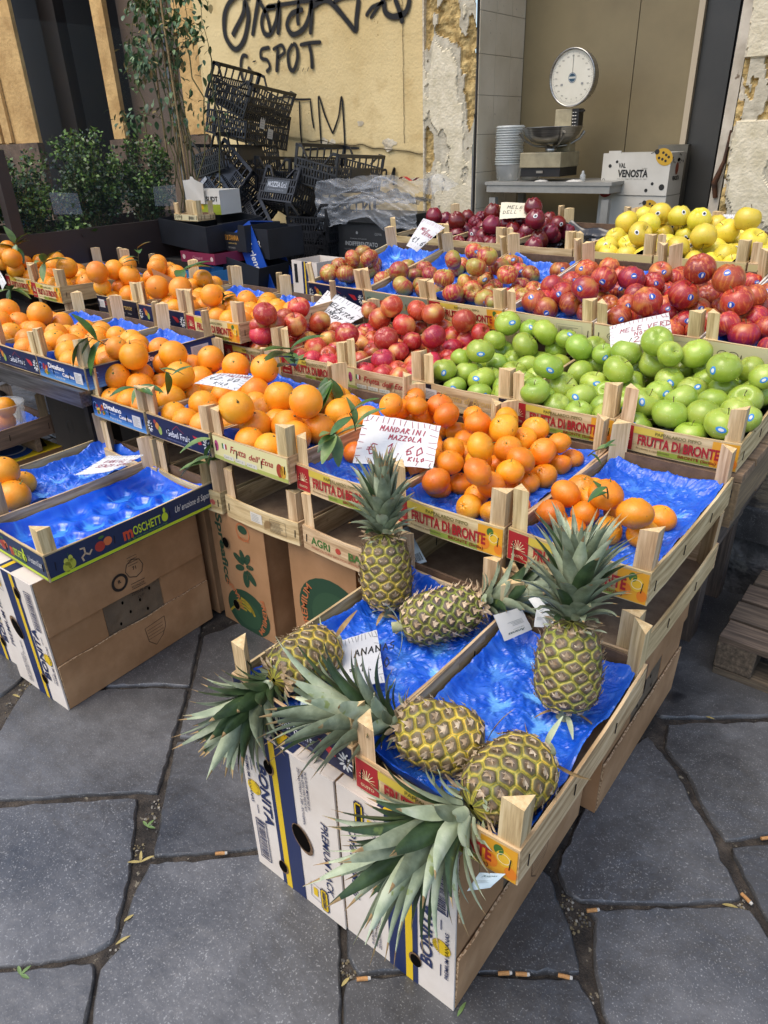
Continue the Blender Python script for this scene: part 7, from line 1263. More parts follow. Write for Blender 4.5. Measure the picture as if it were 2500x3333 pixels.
sign('mand', 'large white handwritten price sign reading Mandarini Mazzola 1,60 kilo', [(.26, .70, .11, 'MANDARINI', MARK), (.40, .54, .10, 'MAZZOLA', MARK), (.16, .20, .22, '€', MARK), (.40, .24, .20, '1.60', MARK), (.70, .12, .08, 'KILO', MARK)], .22, .15)
sign('pink', 'white sign reading Mele Extra Pink among the pink apples', [(.22, .62, .13, 'MELE', MARKK), (.48, .52, .12, 'EXTRA', MARKK), (.25, .40, .11, 'PINK', MARKK), (.50, .33, .10, 'LEDY', MARKK), (.25, .15, .18, '1', MARK)], .2, .17, fringe=MARKK)
sign('e160', 'tall white sign reading Mele Extra 1,60 leaning on an apple crate post', [(.2, .62, .09, 'MELE', MARK), (.42, .50, .09, 'EXTRA', MARK), (.15, .18, .17, '€1.60', MARKK)], .12, .165, curl=.006)
sign('etna', "cream card reading Mele dell' Etna behind the dark red apples", [(.25, .58, .2, 'MELE', MARKK), (.12, .28, .18, "DELL' ETNA", MARKK)], .15, .13, mat=M('cream_card', '#c7bfa4', '#d3ccb4', scale=5, rough=.7), fringe=None)
sign('gold', 'white sign half hidden behind the yellow apples', [(.2, .5, .18, 'MELE GO', MARKB), (.35, .2, .15, 'ONI', MARK)], .16, .11, fringe=MARKK)
sign('verdi', 'white sign reading Mele Verdi standing behind the green apples', [(.18, .55, .17, 'MELE VERDI', MARK), (.42, .36, .13, 'NOSTRA', MARK), (.4, .10, .22, '2', MARK)], .2, .13)
sign('e200', 'small white sign reading 2,00 kilo lying on the large oranges', [(.2, .74, .14, 'DI PALERMO', MARK), (.15, .40, .25, '€2.00', MARKK), (.4, .14, .14, 'KILO', MARKK)], .17, .11, fringe=MARKK)
sign('vani', 'white sign lying over the divider between the two low left crates', [(.2, .60, .16, 'VANIGLIA', MARK), (.2, .38, .14, 'SENZA SEMI', MARK)], .15, .11, fringe=MARKK, curl=-.004)
sign('anan', 'white sign reading Ananas under the crown of the lying pineapple', [(.42, .55, .13, 'ANANAS', MARKK), (.3, .25, .15, '€1.50', MARKK)], .11, .15, fringe=MARKK)
sign('brown', 'small brown cardboard price card stuck among the rear oranges', [(.3, .4, .2, '1.50', MARKK)], .13, .07, mat=BCARD, fringe=None)
sign('edge', 'white sign cut off by the left picture edge above the oranges', [(.5, .4, .2, 'NU', MARKK), (.5, .15, .15, 'C', MARK)], .2, .14, fringe=MARKK)
TAGP = M('tag_card', '#a9bcc2', '#bccbd0', scale=5, rough=.35); TAGW = M('tag_white', '#bdbcb4', '#cbcac2', scale=5, rough=.4)
def ptag(key, label, mat, txt=True, bar=True, flip=False):
    q = SG[key] if not flip else SG[key][2:] + SG[key][:2]
    c = sum((Vector(p) for p in q), Vector()) / 4; t = empty('fruit_tag', c, 0, label, 'tag', 'paper tags on the pineapples'); ql = [Vector(p) - c for p in q]
    global CAMP; keep = CAMP; CAMP = keep - c; mb = MB(); W, H = .05, .09; s = quad_sheet(mb, ql, W, H, mat, .0015, 3, 8); CAMP = keep
    if txt: s.text(W * .2, H * .78, .008, 'Ananas', PR('#2e4a44'), .01, shear=.3, w=W * .6); s.text(W * .2, H * .70, .003, 'TOP QUALITY', PR('#4e605c'), w=W * .4)
    for k in range(4): s.rect(W * .15, H * (.42 + .05 * k), W * random.uniform(.3, .55), .0009, PR('#55605e'))
    if bar:
        x = W * .12
        while x < W * .88: w_ = rnd.choice((.0007, .0012, .0018)); s.rect(x, H * .07, w_, H * .2, BLK); x += w_ + rnd.choice((.0009, .0014))
    mb.build('card', t); mb = MB(); mb.tube([ql[0], ql[0] + Vector((0, 0, .02)), ql[0] + Vector((-.01, .0, .03))], .0005, TWIG, 5); mb.build('string', t)
ptag('tagA', 'pale blue tag with a barcode behind the left upright pineapple', TAGP); ptag('tagB', 'square pale tag hanging from the centre lying pineapple', TAGW, flip=True, bar=False); ptag('tagC', 'narrow white barcode tag beside the right upright pineapple', TAGW, txt=False)
ptag('tagC2', 'blank bordered tag behind the narrow barcode tag', TAGW, txt=False, bar=False); ptag('tagF', 'pale tag hanging below the nearest pineapple\'s crown', TAGP, bar=False); ptag('tagD', 'white tag tucked under the front left pineapple\'s crown', TAGP, bar=False)
# ================================================================ small litter
BUTT = M('cigarette_filter', '#94693c', '#b98a55', scale=120, rough=.9); BPAP = M('cigarette_paper', '#b8b3a8', rough=.9)
for i, (u, v, a, w_) in enumerate(((1280, 1968, 5, 'by the stone joint right of the nearest box'), (1612, 1943, -65, 'in the joint near the right edge'), (1655, 1812, 5, 'cut off by the right picture edge'), (1090, 2104, 2, 'left of two side by side below the nearest box'), (1128, 2106, -4, 'right of two side by side below the nearest box'), (1220, 2111, -14, 'farthest right below the nearest box'),
                                (785, 2116, 4, 'in the joint under the box corner'), (478, 1845, 3, 'in the joint left of the white boxes'))):
    p = UP(u, v, 0); t = empty('cigarette_butt', (p.x, p.y, -.001), R(a + 38), 'cigarette butt ' + w_, 'cigarette butt', 'cigarette butts in the paving joints'); mb = MB(); mb.tube([(-.012, 0, .004), (.008, 0, .004)], .0038, BUTT, 10); mb.build('filter', t); mb = MB(); mb.tube([(.0081, 0, .004), (.013, .0005, .0035)], [.0037, .003], BPAP, 10); mb.build('paper_end', t)
DRYL = M('dry_leaf', '#8a7a45', '#b5a468', scale=40, rough=.8)
for i, (u, v, a, g, w_) in enumerate(((318, 1785, .4, 1, 'small green weed leaf pair in the left joint'), (304, 1862, 1.2, 0, 'yellow dry leaf below the weed in the left joint'), (268, 1990, 1.4, 0, 'yellow dry leaf midway down the left joint'), (250, 2040, 1.3, 0, 'dry leaf where the left joints meet'), (738, 2130, 1.5, 0, 'dry leaf in the joint below the white boxes'),
                                     (988, 2195, 1.6, 1, 'green leaf lying at the nearest box corner'), (45, 2105, .3, 1, 'grass tuft leaf in the lower left joint'), (28, 1500, .2, 0, 'dry straw leaf by the left banana box'), (1525, 1548, .2, 0, 'dry leaf scrap in the joint on the right'), (1560, 1953, .4, 0, 'dry leaf scrap in the lower right joint'))):
    p = UP(u, v, 0); mb = MB()
    for k in range(3 if 'weed' in w_ or 'tuft' in w_ else 1): leaf_geo(mb, (0, 0, .002), (math.cos(a + k * 1.3), math.sin(a + k * 1.3), .15), (0, 0, 1), .020 + .008 * (i % 2), .007, LEAFM[1] if g else DRYL, .15, .3)
    o = mb.build('fallen_leaf', None, (p.x, p.y, -.002)); tag(o, w_, 'leaf', 'fallen leaves and weeds in the joints')
mb = MB()
for k, (u, v) in enumerate(((335, 1740), (325, 1770), (300, 1835), (1225, 1940), (1240, 1990), (1262, 1975), (762, 2110), (20, 1525), (50, 1480), (250, 2060), (1270, 2160), (1600, 1950), (745, 2080))):
    for q in range(22):
        p = UP(u + rnd.uniform(-14, 14), v + rnd.uniform(-20, 20), 0); s_ = rnd.uniform(.0012, .005); mb.box((p.x, p.y, -.010), (s_, s_ * rnd.uniform(.6, 1.4), s_), rnd.choice((M('grit_pale', '#8d877a', rough=.9), M('grit_grey', '#4b4843', rough=.9), M('grit_straw', '#6d6248', rough=.9))), Matrix.Rotation(rnd.uniform(0, 3), 3, Vector((rnd.random(), rnd.random(), 1))))
tag(mb.build('joint_grit'), 'pale grit and crumbs lying in the paving joints', 'grit', kind='stuff')
# ================================================================ the shop doorway
t = empty('side_table', (-2.0, 4.1, .315), 0, 'small grey painted table carrying the round dial scale', 'table')
TG = M('table_grey', '#7c7a72', '#95938a', scale=5, rough=.5)
mb = MB(); mb.b2((-2.37, 3.97, 1.098), (-1.60, 4.38, 1.115), TG); mb.b2((-2.36, 3.975, 1.06), (-1.61, 3.99, 1.0975), TG); mb.b2((-1.625, 3.992, 1.06), (-1.61, 4.37, 1.0975), TG); lb(mb, t).build('table_top', t)
for a, b in ((-2.35, 3.992), (-1.655, 3.992), (-2.35, 4.34), (-1.655, 4.34)): mb = MB(); mb.b2((a, b, .317), (a + .04, b + .035, 1.0295 if a > -2 else 1.0295), TG); lb(mb, t).build('leg', t)
t = empty('shop_scale', (-1.98, 4.1, 1.116), 0, 'old shop scale with a round white dial and a steel bowl', 'scale'); o0 = Vector(t.location)
BEI = M('scale_enamel', '#8d8266', '#a89c7c', scale=14, rough=.4, metal=.2); DIAL = M('dial_face', '#cfc9b4', '#dbd6c4', scale=4, rough=.35)
def L3(x, y, z): return Vector((x, y, z)) - o0
mb = MB(); mb.b2(L3(-2.165, 4.0, 1.185), L3(-1.915, 4.24, 1.262), BEI); lb2 = mb.build('base_housing', t, bevel=.004)
mb = MB(); mb.b2(L3(-2.16, 4.01, 1.14), L3(-1.92, 4.23, 1.184), M('scale_black', '#16130f', rough=.5)); mb.b2(L3(-2.06, 4.004, 1.158), L3(-2.02, 4.009, 1.170), STEEL); mb.build('foot', t)
mb = MB(); mb.b2(L3(-2.035, 4.14, 1.262), L3(-1.935, 4.22, 1.47), BEI); mb.ell = None; mb.build('column', t, bevel=.003)
mb = MB()
for k in range(2):
    for j in range(5): mb.lathe([(0, .0), (.006, 0), (.007, -.004)], STEEL, 10, L3(-1.925 + k * .014, 4.138, 1.39 + j * .016))
mb.b2(L3(-1.932, 4.14, 1.375), L3(-1.895, 4.2, 1.47), M('scale_black', '')); mb.tube([L3(-1.90, 4.15, 1.455), L3(-1.86, 4.13, 1.458)], .006, M('scale_black', '')); mb.build('tare_knobs', t)
dc = L3(-1.945, 4.13, 1.615); dn = (Vector((-.10, -.92, -.05))).normalized(); dq = dn.to_track_quat('Z', 'Y').to_matrix().to_4x4(); dq.translation = dc
mb = MB(); mb.lathe([(0, -.075), (.10, -.075), (.128, -.05), (.136, -.01), (.138, .008), (.131, .010), (.129, .002)], STEEL, 48); mb.xf(dq); mb.build('dial_case', t)
mb = MB(); mb.lathe([(0, 0), (.129, 0)], DIAL, 48); s = Sheet(mb, (0, 0, 0.0008), (1, 0, 0), (0, 1, 0))
for k in range(100):
    a = 2 * PI * k / 100; r0 = .116 if k % 5 else .110; s.line([(r0 * math.cos(a), r0 * math.sin(a)), (.121 * math.cos(a), .121 * math.sin(a))], .0010, PR('#3a372f'))
    if k % 5 == 0: s.text(.100 * math.cos(a), .100 * math.sin(a) - .003, .006, str((k * 10 + 250) % 1000), PR('#3a372f'), align='c')
s.ell(0, 0, .024, PR('#2c4a5a')); s.up(); s.ring(0, 0, .020, .0215, WHT); s.rect(-.02, -.004, .04, .009, PR('#b9b9ae')); s.line([(0, 0), (.002, .105)], .002, BLK); s.rect(-.07, -.035, .014, .010, GRY); s.rect(.055, -.035, .014, .010, GRY)
s.up(); s.text(0, -.003, .006, 'BERKEL', BLK, .02, align='c', w=.034) if False else None
# keep the print upright on the tilted face
up_ = (Vector((0, 0, 1)) - dn * dn.z).normalized(); rt = up_.cross(dn).normalized(); fm = Matrix((rt, up_, dn)).transposed().to_4x4(); fm.translation = dc; mb.xf(fm); mb.build('dial', t)
mb = MB(); bc = L3(-2.015, 4.08, 1.30); prof = [(.0, .0), (.06, .0), (.11, .015), (.145, .045), (.162, .082), (.168, .086), (.160, .084), (.140, .05), (.10, .022), (0, .008)]; mb.lathe([(r_, z) for r_, z in prof], STEEL, 48, bc); mb.build('bowl', t)
mb = MB()
for k in range(4):
    a = .8 + k * PI / 2; mb.tube([bc + Vector((.02 * math.cos(a), .02 * math.sin(a), -.012)), bc + Vector((.10 * math.cos(a), .10 * math.sin(a), -.005)), bc + Vector((.16 * math.cos(a), .16 * math.sin(a), .025)), bc + Vector((.185 * math.cos(a), .185 * math.sin(a), .06))], [.006, .006, .006, .009], STEEL)
mb.lathe([(.03, -.036), (.035, -.012), (.02, -.011)], STEEL, 20, bc); mb.build('bowl_cradle', t)
TUBP = M('clear_plastic', '#c9ccc8', rough=.25, alpha=.42, spec=.6); TUBR = M('tub_rim', '#b5b8b2', rough=.3, alpha=.8)
def tubstack(x, y, z, r_, n, dz, h, label):
    t = empty('plastic_tubs', (x, y, z), 0, label, 'tubs', 'stacked clear plastic tubs'); mb = MB(); mb.lathe([(0, 0), (r_ * .84, 0), (r_, h)], TUBP, 28); mb.build('bottom_tub', t); mb = MB()
    for k in range(n): mb.lathe([(r_ * .99, h + k * dz), (r_ * 1.05, h + k * dz + .001), (r_ * 1.05, h + k * dz + dz * .55), (r_ * .985, h + k * dz + dz * .6), (r_ * .97, h + k * dz + dz)], TUBR, 28, (rnd.uniform(-.0015, .0015), rnd.uniform(-.0015, .0015), 0))
    mb.build('stacked_rims', t)
tubstack(-2.272, 4.07, 1.116, .078, 16, .0125, .085, 'tall stack of clear plastic tubs left of the scale'); tubstack(-2.20, 4.20, 1.116, .07, 5, .011, .08, 'short stack of clear plastic tubs behind the tall stack')
for n_, (x, w, h, l_) in enumerate(((-2.06, .07, .012, 'crumpled white paper on the scale table'), (-1.87, .085, .014, 'flat white packet on the scale table'))):
    mb = MB(); mb.grid(8, 6, lambda u, v: (x + w * u, 3.985 + .05 * v, 1.1165 + h * (.6 + .4 * noise.noise(Vector((u * 5, v * 5, x)))) * min(1, 6 * min(u, 1 - u, v, 1 - v))), M('packet_white', '#b9b6ac', rough=.6)); tag(mb.build('paper_packet'), l_, 'paper')
mb = MB(); mb.lathe([(0, 0), (.014, 0), (.015, .03), (.007, .04), (.006, .052), (.0, .053)], TUBP, 16, (-1.80, 4.05, 1.116)); tag(mb.build('small_bottle'), 'small clear plastic bottle at the right end of the scale table', 'bottle')
VW = M('vv_card', '#b3aea0', '#c2bdb0', scale=4, rough=.6); SPOT = PR('#1b1913'); VY = PR('#b98f1c'); VR = PR('#8a2219')
def bug(s, x, y, r_, m, rot):
    s.ell(x, y, r_, m, r_ * .8, rot=rot); s.up()
    for a, q in ((.5, .5), (-.6, .5), (2.4, .5), (-2.4, .55), (1.4, .3), (-1.6, .3)): s.ell(x + r_ * q * math.cos(a + rot), y + r_ * q * .85 * math.sin(a + rot), r_ * .14, SPOT)
    s.ell(x - r_ * .98 * math.cos(rot), y - r_ * .98 * math.sin(rot), r_ * .26, SPOT); s.line([(x - r_ * 1.1 * math.cos(rot), y - r_ * 1.1 * math.sin(rot)), (x - r_ * 1.5 * math.cos(rot + .3), y - r_ * 1.5 * math.sin(rot + .3))], .003, SPOT); s.k -= 1
def vv(x, y, z, W, D, H, label, full):
    t = empty('apple_box', (x, y, z), R(-3), label, 'box', 'white apple boxes in the doorway'); mb = MB(); mb.b2((0, 0, 0), (W, .005, H), VW); s = Sheet(mb, (0, -.0008, 0), (1, 0, 0), (0, 0, 1))
    if full:
        s.text(W * .25, H * .66, .022, 'VAL', SPOT, .03, w=W * .11); s.text(W * .25, H * .44, .034, 'VENOSTA', SPOT, .04, w=W * .45); s.text(W * .25, H * .38, .005, 'Mela Alto Adige IGP - Suedtiroler Apfel', PR('#6b675e'), w=W * .44); s.text(W * .60, H * .62, .008, 'Suedtirol', PR('#7d796e'), w=W * .08)
        for a, b, r_ in ((.12, .70, .009), (.22, .80, .007), (.78, .28, .008), (.70, .12, .009), (.92, .2, .015)): s.ell(W * a, H * b, r_, SPOT)
        bug(s, W * .90, H * .90, .048, VY, 2.6 - PI); bug(s, W * .10, H * .10, .040, VR, .4 + PI); s.ring(W * .04, H * .36, .006, .008, SPOT)
    else: bug(s, W * .80, H * .72, .045, VY, 2.6 - PI)
    mb.build('front_panel', t); mb = MB(); mb.b2((W - .005, .0055, 0), (W, D, H - .0), VW); s = Sheet(mb, (W + .0008, 0, 0), (0, 1, 0), (0, 0, 1))
    if full:
        s.text(D * .25, H * .35, .02, 'VENOSTA', SPOT, .04, w=D * .5); s.ell(D * .5, H * .62, .022, PR('#7c3a22'), .03)
        for k in range(12): s.ell(D * rnd.uniform(.05, .95), H * rnd.uniform(.75, .95), .005, SPOT)
        hole(s, D * .55, H * .82, .018, .009)
    mb.build('side_panel', t); mb = MB(); mb.b2((0, .0055, 0), (.005, D, H), VW); mb.b2((.0055, D - .005, 0), (W - .0055, D, H), VW); mb.b2((.0055, .0055, 0), (W - .0055, D - .0055, .004), VW); mb.b2((.03, .0, H), (.10, .006, H + .012), VW); mb.build('carton', t)
vv(-1.735, 4.15, 1.043, .375, .19, .205, 'white cardboard box with ladybirds reading Val Venosta', True); vv(-1.74, 4.155, .84, .38, .19, .20, 'lower white ladybird box beneath the Val Venosta box', False)
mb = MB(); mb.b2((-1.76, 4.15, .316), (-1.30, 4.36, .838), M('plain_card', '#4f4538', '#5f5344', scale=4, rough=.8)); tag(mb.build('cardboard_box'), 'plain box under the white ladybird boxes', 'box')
mb = MB(); mb.b2((-1.52, 4.375, .9), (-1.36, 4.43, 1.28), M('grey_sheet', '#5f5a50', '#777265', scale=6, rough=.35, metal=.5)); tag(mb.build('metal_case'), 'dull metal case behind the Val Venosta box', 'case')
# ================================================================ black picking crates
def crate_black(pan=True):
    mb = MB(); Lx, Wy, H = .56, .37, .245; m = BLACKP; T = .007
    for s in (-1, 1):
        for k in range(13): pass
    # floor lattice
    for i in range(15): x = -Lx / 2 + .012 + (Lx - .024) * i / 14; mb.b2((x - .004, -Wy / 2 + .005, 0), (x + .004, Wy / 2 - .005, .005), m)
    for i in range(10): y = -Wy / 2 + .012 + (Wy - .024) * i / 9; mb.b2((-Lx / 2 + .005, y - .004, .0045), (Lx / 2 - .005, y + .004, .010), m)
    def wall(n, Lw, Pt, end):
        def bar(u0, z0, u1, z1, th=T):
            c0 = Pt(u0, z0); c1 = Pt(u1, z1)
            lo = [min(a, b) - (th / 2 if abs(a - b) < 1e-6 else 0) for a, b in zip(c0, c1)]; hi = [max(a, b) + (th / 2 if abs(a - b) < 1e-6 else 0) for a, b in zip(c0, c1)]; mb.b2(lo, hi, m)
        h = Lw / 2
        for z in (0, .055, .105, .150): bar(-h, z, h, z + .010)
        for r0, r1, off in ((.008, .055, 0), (.063, .105, .5), (.113, .150, 0)):
            k = int(Lw / .0235)
            for i in range(k): u = -h + Lw * (i + off) / k; bar(u, r0, u + .0095, r1)
        if end:       # lowered middle with slanted braces
            bar(-h, .150, -h * .62, .158); bar(-h, .225, -h * .7, .245); bar(h * .7, .225, h, .245)
            for s in (-1, 1):
                bar(s * h * .99 - .02 * (s > 0), .158, s * h * .99 + .02 * (s < 0), .245); a, b = Pt(s * h * .72, .235), Pt(s * h * .40, .165); mb.bar(a, b, .014, .010, m, up=(0, 0, 1))
        else:
            bar(-h, .222, h, .245, T * 1.6)
            for i in range(8): u = -h + Lw * i / 7; u = min(max(u, -h), h - .012); bar(u, .158, u + .012, .228)
            bar(-h * .42, .06, h * .42, .15, T * 1.3) if n == 0 and pan else None
    wall(0, Lx, lambda u, z: (u, -Wy / 2, z), False); wall(1, Lx, lambda u, z: (u, Wy / 2, z), False); wall(2, Wy, lambda u, z: (-Lx / 2, u, z), True); wall(3, Wy, lambda u, z: (Lx / 2, u, z), True)
    for sx in (-1, 1):
        for sy in (-1, 1): mb.b2((sx * Lx / 2 - .012 * (sx > 0), sy * Wy / 2 - .012 * (sy > 0), 0), (sx * Lx / 2 + .012 * (sx < 0), sy * Wy / 2 + .012 * (sy < 0), .245), m)
    return mb.mesh('plastic_crate')
BC = crate_black(); BC2 = crate_black(False); LABW = M('white_sticker', '#b9b9b6', rough=.5)
def bcrate(p, yaw, roll, pitch, label, stick=None, sc=.84, pan=True):
    o = bpy.data.objects.new('plastic_crate', BC if pan else BC2); link(o); o.location = p; o.rotation_euler = (R(roll), R(pitch), R(yaw)); o.rotation_mode = 'XYZ'; o.scale = (sc,) * 3
    tag(o, label, 'plastic crate', 'black plastic crates piled at the yellow wall')
    if stick:
        for (u, z, w, h, ry) in stick:
            mb = MB(); s = Sheet(mb, (0, -.193, 0), (1, 0, 0), (0, 0, 1)) if ry < 2 else Sheet(mb, (0, -.193, 0), (1, 0, 0), (0, 0, 1)); s.rect(u, z, w, h, LABW); s.up()
            for k in range(3): s.rect(u + w * .12, z + h * (.2 + .22 * k), w * .7, h * .05, GRY)
            mb.build('sticker', o)
    return o
bcrate((-3.949, 3.582, 1.368), 102.7, 9.5, 9.3, 'upper middle black crate with two white stickers, under the top crate', [(-.13, .10, .06, .075, 2), (-.02, .05, .07, .065, 2)], pan=False)
bcrate((-3.913, 3.572, 1.535), 101.6, 25.7, 4.7, 'topmost black crate tilted high against the yellow wall', pan=False)
bcrate((-3.971, 3.506, 1.186), 87.3, -11, 1.8, 'black crate leaning left behind the tilted ones')
bcrate((-3.881, 3.383, 1.066), -21, -37.6, 23.2, 'black crate tipped steeply with its dark panel showing')
bcrate((-3.914, 3.268, .917), -24.5, -39.8, 23.4, 'lower steeply tipped black crate with a white label on its end', [(-.25, .04, .05, .10, 0)], pan=False)
g_ = bcrate((-3.377, 3.44, .941), 88, 3.6, 26.7, 'grey-black crate with pale lettering on its front panel')
mb = MB(); s = Sheet(mb, (-.288, 0, 0), (0, -1, 0), (0, 0, 1)); s.rect(-.12, .055, .24, .09, PR('#3a4046')); s.up(); s.text(-.10, .095, .036, 'MOZZIA S.r.l.', PR('#a5aab0'), .02, w=.20); s.text(-.09, .07, .01, 'VIA CATANIA ORTOFRUTTA', PR('#858a90'), w=.17); mb.build('name_plate', g_)
bcrate((-3.154, 3.55, 1.108), 95, 12, 2.6, 'wide black crate on top at the right, beside the plastic bag')
bcrate((-3.60, 3.66, 1.06), 92, 4, 3, 'black crate in shadow between the pile and the right one', pan=False)
bcrate((-3.485, 3.159, .762), -31.5, -50.6, 23.5, 'slim looking black crate tipped on end above the blue box', pan=False)
for k in range(4): bcrate((-3.12 + .004 * k, 3.44, .610 + .075 * k), 90 + k, 0, 0, ('lowest', 'second lowest', 'third', 'uppermost')[k] + ' black crate in the nested stack left of the rubbish bin', pan=False)
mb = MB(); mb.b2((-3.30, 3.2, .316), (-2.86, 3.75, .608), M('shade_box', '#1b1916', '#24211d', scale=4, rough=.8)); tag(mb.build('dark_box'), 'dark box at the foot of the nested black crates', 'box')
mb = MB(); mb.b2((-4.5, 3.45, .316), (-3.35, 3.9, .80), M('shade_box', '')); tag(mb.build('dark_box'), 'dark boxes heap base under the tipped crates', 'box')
# rubbish bin with lettering, plastic sheet over it
t = empty('waste_bin', (-2.75, 3.46, .316), 0, 'dark grey waste bin reading Indifferenziato under clear plastic', 'bin'); mb = MB(); GB = M('bin_plastic', '#1f2122', '#28292a', scale=6, rough=.5)
mb.b2((-.20, -.16, 0), (.20, .2, .62), GB); s = Sheet(mb, (-.20, -.162, 0), (1, 0, 0), (0, 0, 1)); s.text(.06, .50, .022, 'INDIFFERENZIATO', PR('#8d8f8e'), .02, w=.24); s.text(.10, .535, .008, 'Comune di Catania', PR('#7d7f7e'), w=.12); s.text(.05, .475, .008, 'TETTO PAK', PR('#6d6f6e'), w=.1); s.text(.05, .455, .007, 'SECCO NON RICICLABILE', PR('#6d6f6e'), w=.2)
s.text(.28, .56, .014, 'GEMA', PR('#7d7f7e'), w=.05); s.ell(.15, .57, .008, PR('#7d7f7e')); mb.build('body', t, bevel=.006); mb = MB(); mb.b2((-.22, -.18, .622), (.22, .21, .66), GB); mb.build('lid', t, bevel=.006)
PLS = M('clear_film', '#b6bbc0', rough=.14, alpha=.27, spec=.9, bump=.35, bscale=11, bstretch=(.5, 1, 1.6), wdist=.02)
mb = MB()
def bagf(u, v):
    x = -3.02 + .70 * u; a = v * 1.0
    z = 1.115 - .20 * max(0, v - .42) / .58 * (1 + .15 * noise.noise(Vector((u * 5, 1, 1)))) + .03 * noise.noise(Vector((u * 4, v * 3, 0))); y = 3.62 - .40 * min(1, v / .42)
    q = Vector((u * 4, v * 6, 3)); d = .018 * noise.fractal(q, .8, 2, 5); r_ = .012 * noise.ridged_multi_fractal(q * 1.3, 1, 2, 3, 1, 2)
    return (x + .03 * noise.noise(Vector((v * 4, 2, u * 3))), y - d - r_ * .5, z + d + .04 * math.sin(PI * u) + .02 * math.sin(9 * u + 4 * v))
mb.grid(90, 70, bagf, PLS); o = mb.build('plastic_sheet'); tag(o, 'crumpled clear plastic sheet draped over the waste bin', 'plastic sheet')
mb = MB(); mb.grid(60, 40, lambda u, v: (-2.96 + .55 * u, 3.50 - .22 * v + .02 * noise.noise(Vector((u * 8, v * 6, 1))), 1.05 + .04 * math.sin(PI * u) * math.sin(PI * v) + .03 * noise.fractal(Vector((u * 4, v * 4, 8)), .9, 2, 3)), M('bag_contents', '#45484b', '#5d6165', scale=5, rough=.35, alpha=.5, bump=.3, bscale=9, wdist=.01))
tag(mb.build('plastic_bag'), 'grey plastic bag lying under the clear sheet', 'bag')
mb = MB(); mb.grid(10, 4, lambda u, v: (-2.50 + .12 * u, 3.30 + .03 * v, 1.165 + .01 * math.sin(7 * u)), PR('#a3201c')); tag(mb.build('red_label'), 'small red label on the clear plastic sheet', 'label')
# ---------------------------------------------------------------- loose cartons
DCARD = M('black_card', '#15171b', '#202329', scale=5, rough=.5, bump=.1, bscale=20)
def tray(name, label, p, yaw, W, D, H, mat, des=None, roll=0, pitch=0, th=.004, cutout=False):
    t = empty(name, p, 0, label, 'box', 'discarded cartons below the black crates'); t.rotation_euler = (R(roll), R(pitch), R(yaw))
    mb = MB()
    if cutout:
        mb.prism([(0, 0), (W, 0), (W, H), (W * .78, H), (W * .72, H * .72), (W * .28, H * .72), (W * .22, H), (0, H)], 0, th, mat); mb.xf(Matrix.Rotation(PI / 2, 4, 'X') @ Matrix.Translation((0, 0, -th)))
    else: mb.b2((0, 0, 0), (W, th, H), mat)
    if des: des(Sheet(mb, (0, -.0008, 0), (1, 0, 0), (0, 0, 1)), W, H)
    mb.build('front_panel', t); mb = MB(); mb.b2((W - th, th + .0005, 0), (W, D, H), mat); mb.b2((0, th + .0005, 0), (th, D, H), mat); mb.b2((th + .0005, D - th, 0), (W - th - .0005, D, H), mat); mb.b2((th + .0005, th + .0005, .001), (W - th - .0005, D - th - .0005, .005), mat); mb.build('carton', t)
    return t
def d_danna(s, W, H):
    s.ell(W * .12, H * .72, .014, PR('#3a6fa0')); s.up(); s.ell(W * .12, H * .70, .010, PR('#c2a52c')); s.text(W * .25, H * .42, .026, "F.lli D'ANNA", PR('#b07a2c'), .02, w=W * .5); s.text(W * .36, H * .28, .008, 'ortofrutta dal 1962', GOLD, w=W * .3); s.text(W * .34, H * .10, .009, 'FRUTTA E VERDURA', GRY, w=W * .26)
def d_fr(s, W, H): s.text(W * .1, H * .4, .03, 'FR', WHT, .02)
def d_pink(s, W, H): s.ell(W * .10, H * .5, .013, PR('#c9b0a8')); s.text(W * .36, H * .35, .018, 'Clementi', PR('#c98a92'), shear=.3, w=W * .3); s.ell(W * .92, H * .5, .012, PR('#c9b0a8'))
def d_sud(s, W, H):
    s.rect(0, 0, W, H * .42, PR('#8f9c2c')); s.rect(0, 0, W * .22, H * .6, PR('#2c5a2c')); s.up(); s.poly([(W * .22, H * .1), (W * .48, H * .22), (W * .48, H * .42), (W * .22, H * .6)], PR('#c9a31c')); s.text(W * .6, H * .55, .022, 'SUEDTIROL', BLK, .03, w=W * .45) if False else s.text(W * .58, H * .55, .024, 'SUDT', BLK, .03, w=W * .36); s.rect(W * .38, H * .5, W * .16, H * .36, WHT); s.up()
    for k in range(6): s.rect(W * .39, H * (.54 + .05 * k), W * .12, .0015, GRY)
    s.ring(W * .12, H * .72, .020, .022, GRY, sq=.6)
def d_marl(s, W, H):
    s.text(W * .16, H * .40, .040, 'Marlene', WHT, .01, shear=.3, w=W * .46); s.rect(W * .66, H * .12, W * .18, H * .6, PR('#a9b5c4')); s.up()
    for k in range(5): s.rect(W * .68, H * (.2 + .1 * k), W * .13, .002, GRY)
def d_bw(s, W, H): s.ell(W * .2, H * .4, .03, RED, .02); s.rect(W * .5, H * .2, W * .4, H * .3, WHT)
WCARD = M('matte_white_card', '#bdbab0', '#c9c6bc', scale=5, rough=.6)
tray('black_carton', 'large open black carton below the white and green box', (-3.70, 2.62, .862), -3, .44, .40, .135, DCARD, None, roll=3, pitch=4)
tray('white_green_box', 'white and green carton with a torn tall flap on the black carton', (-3.64, 2.80, 1.005), 4, .26, .16, .125, WCARD, d_sud)
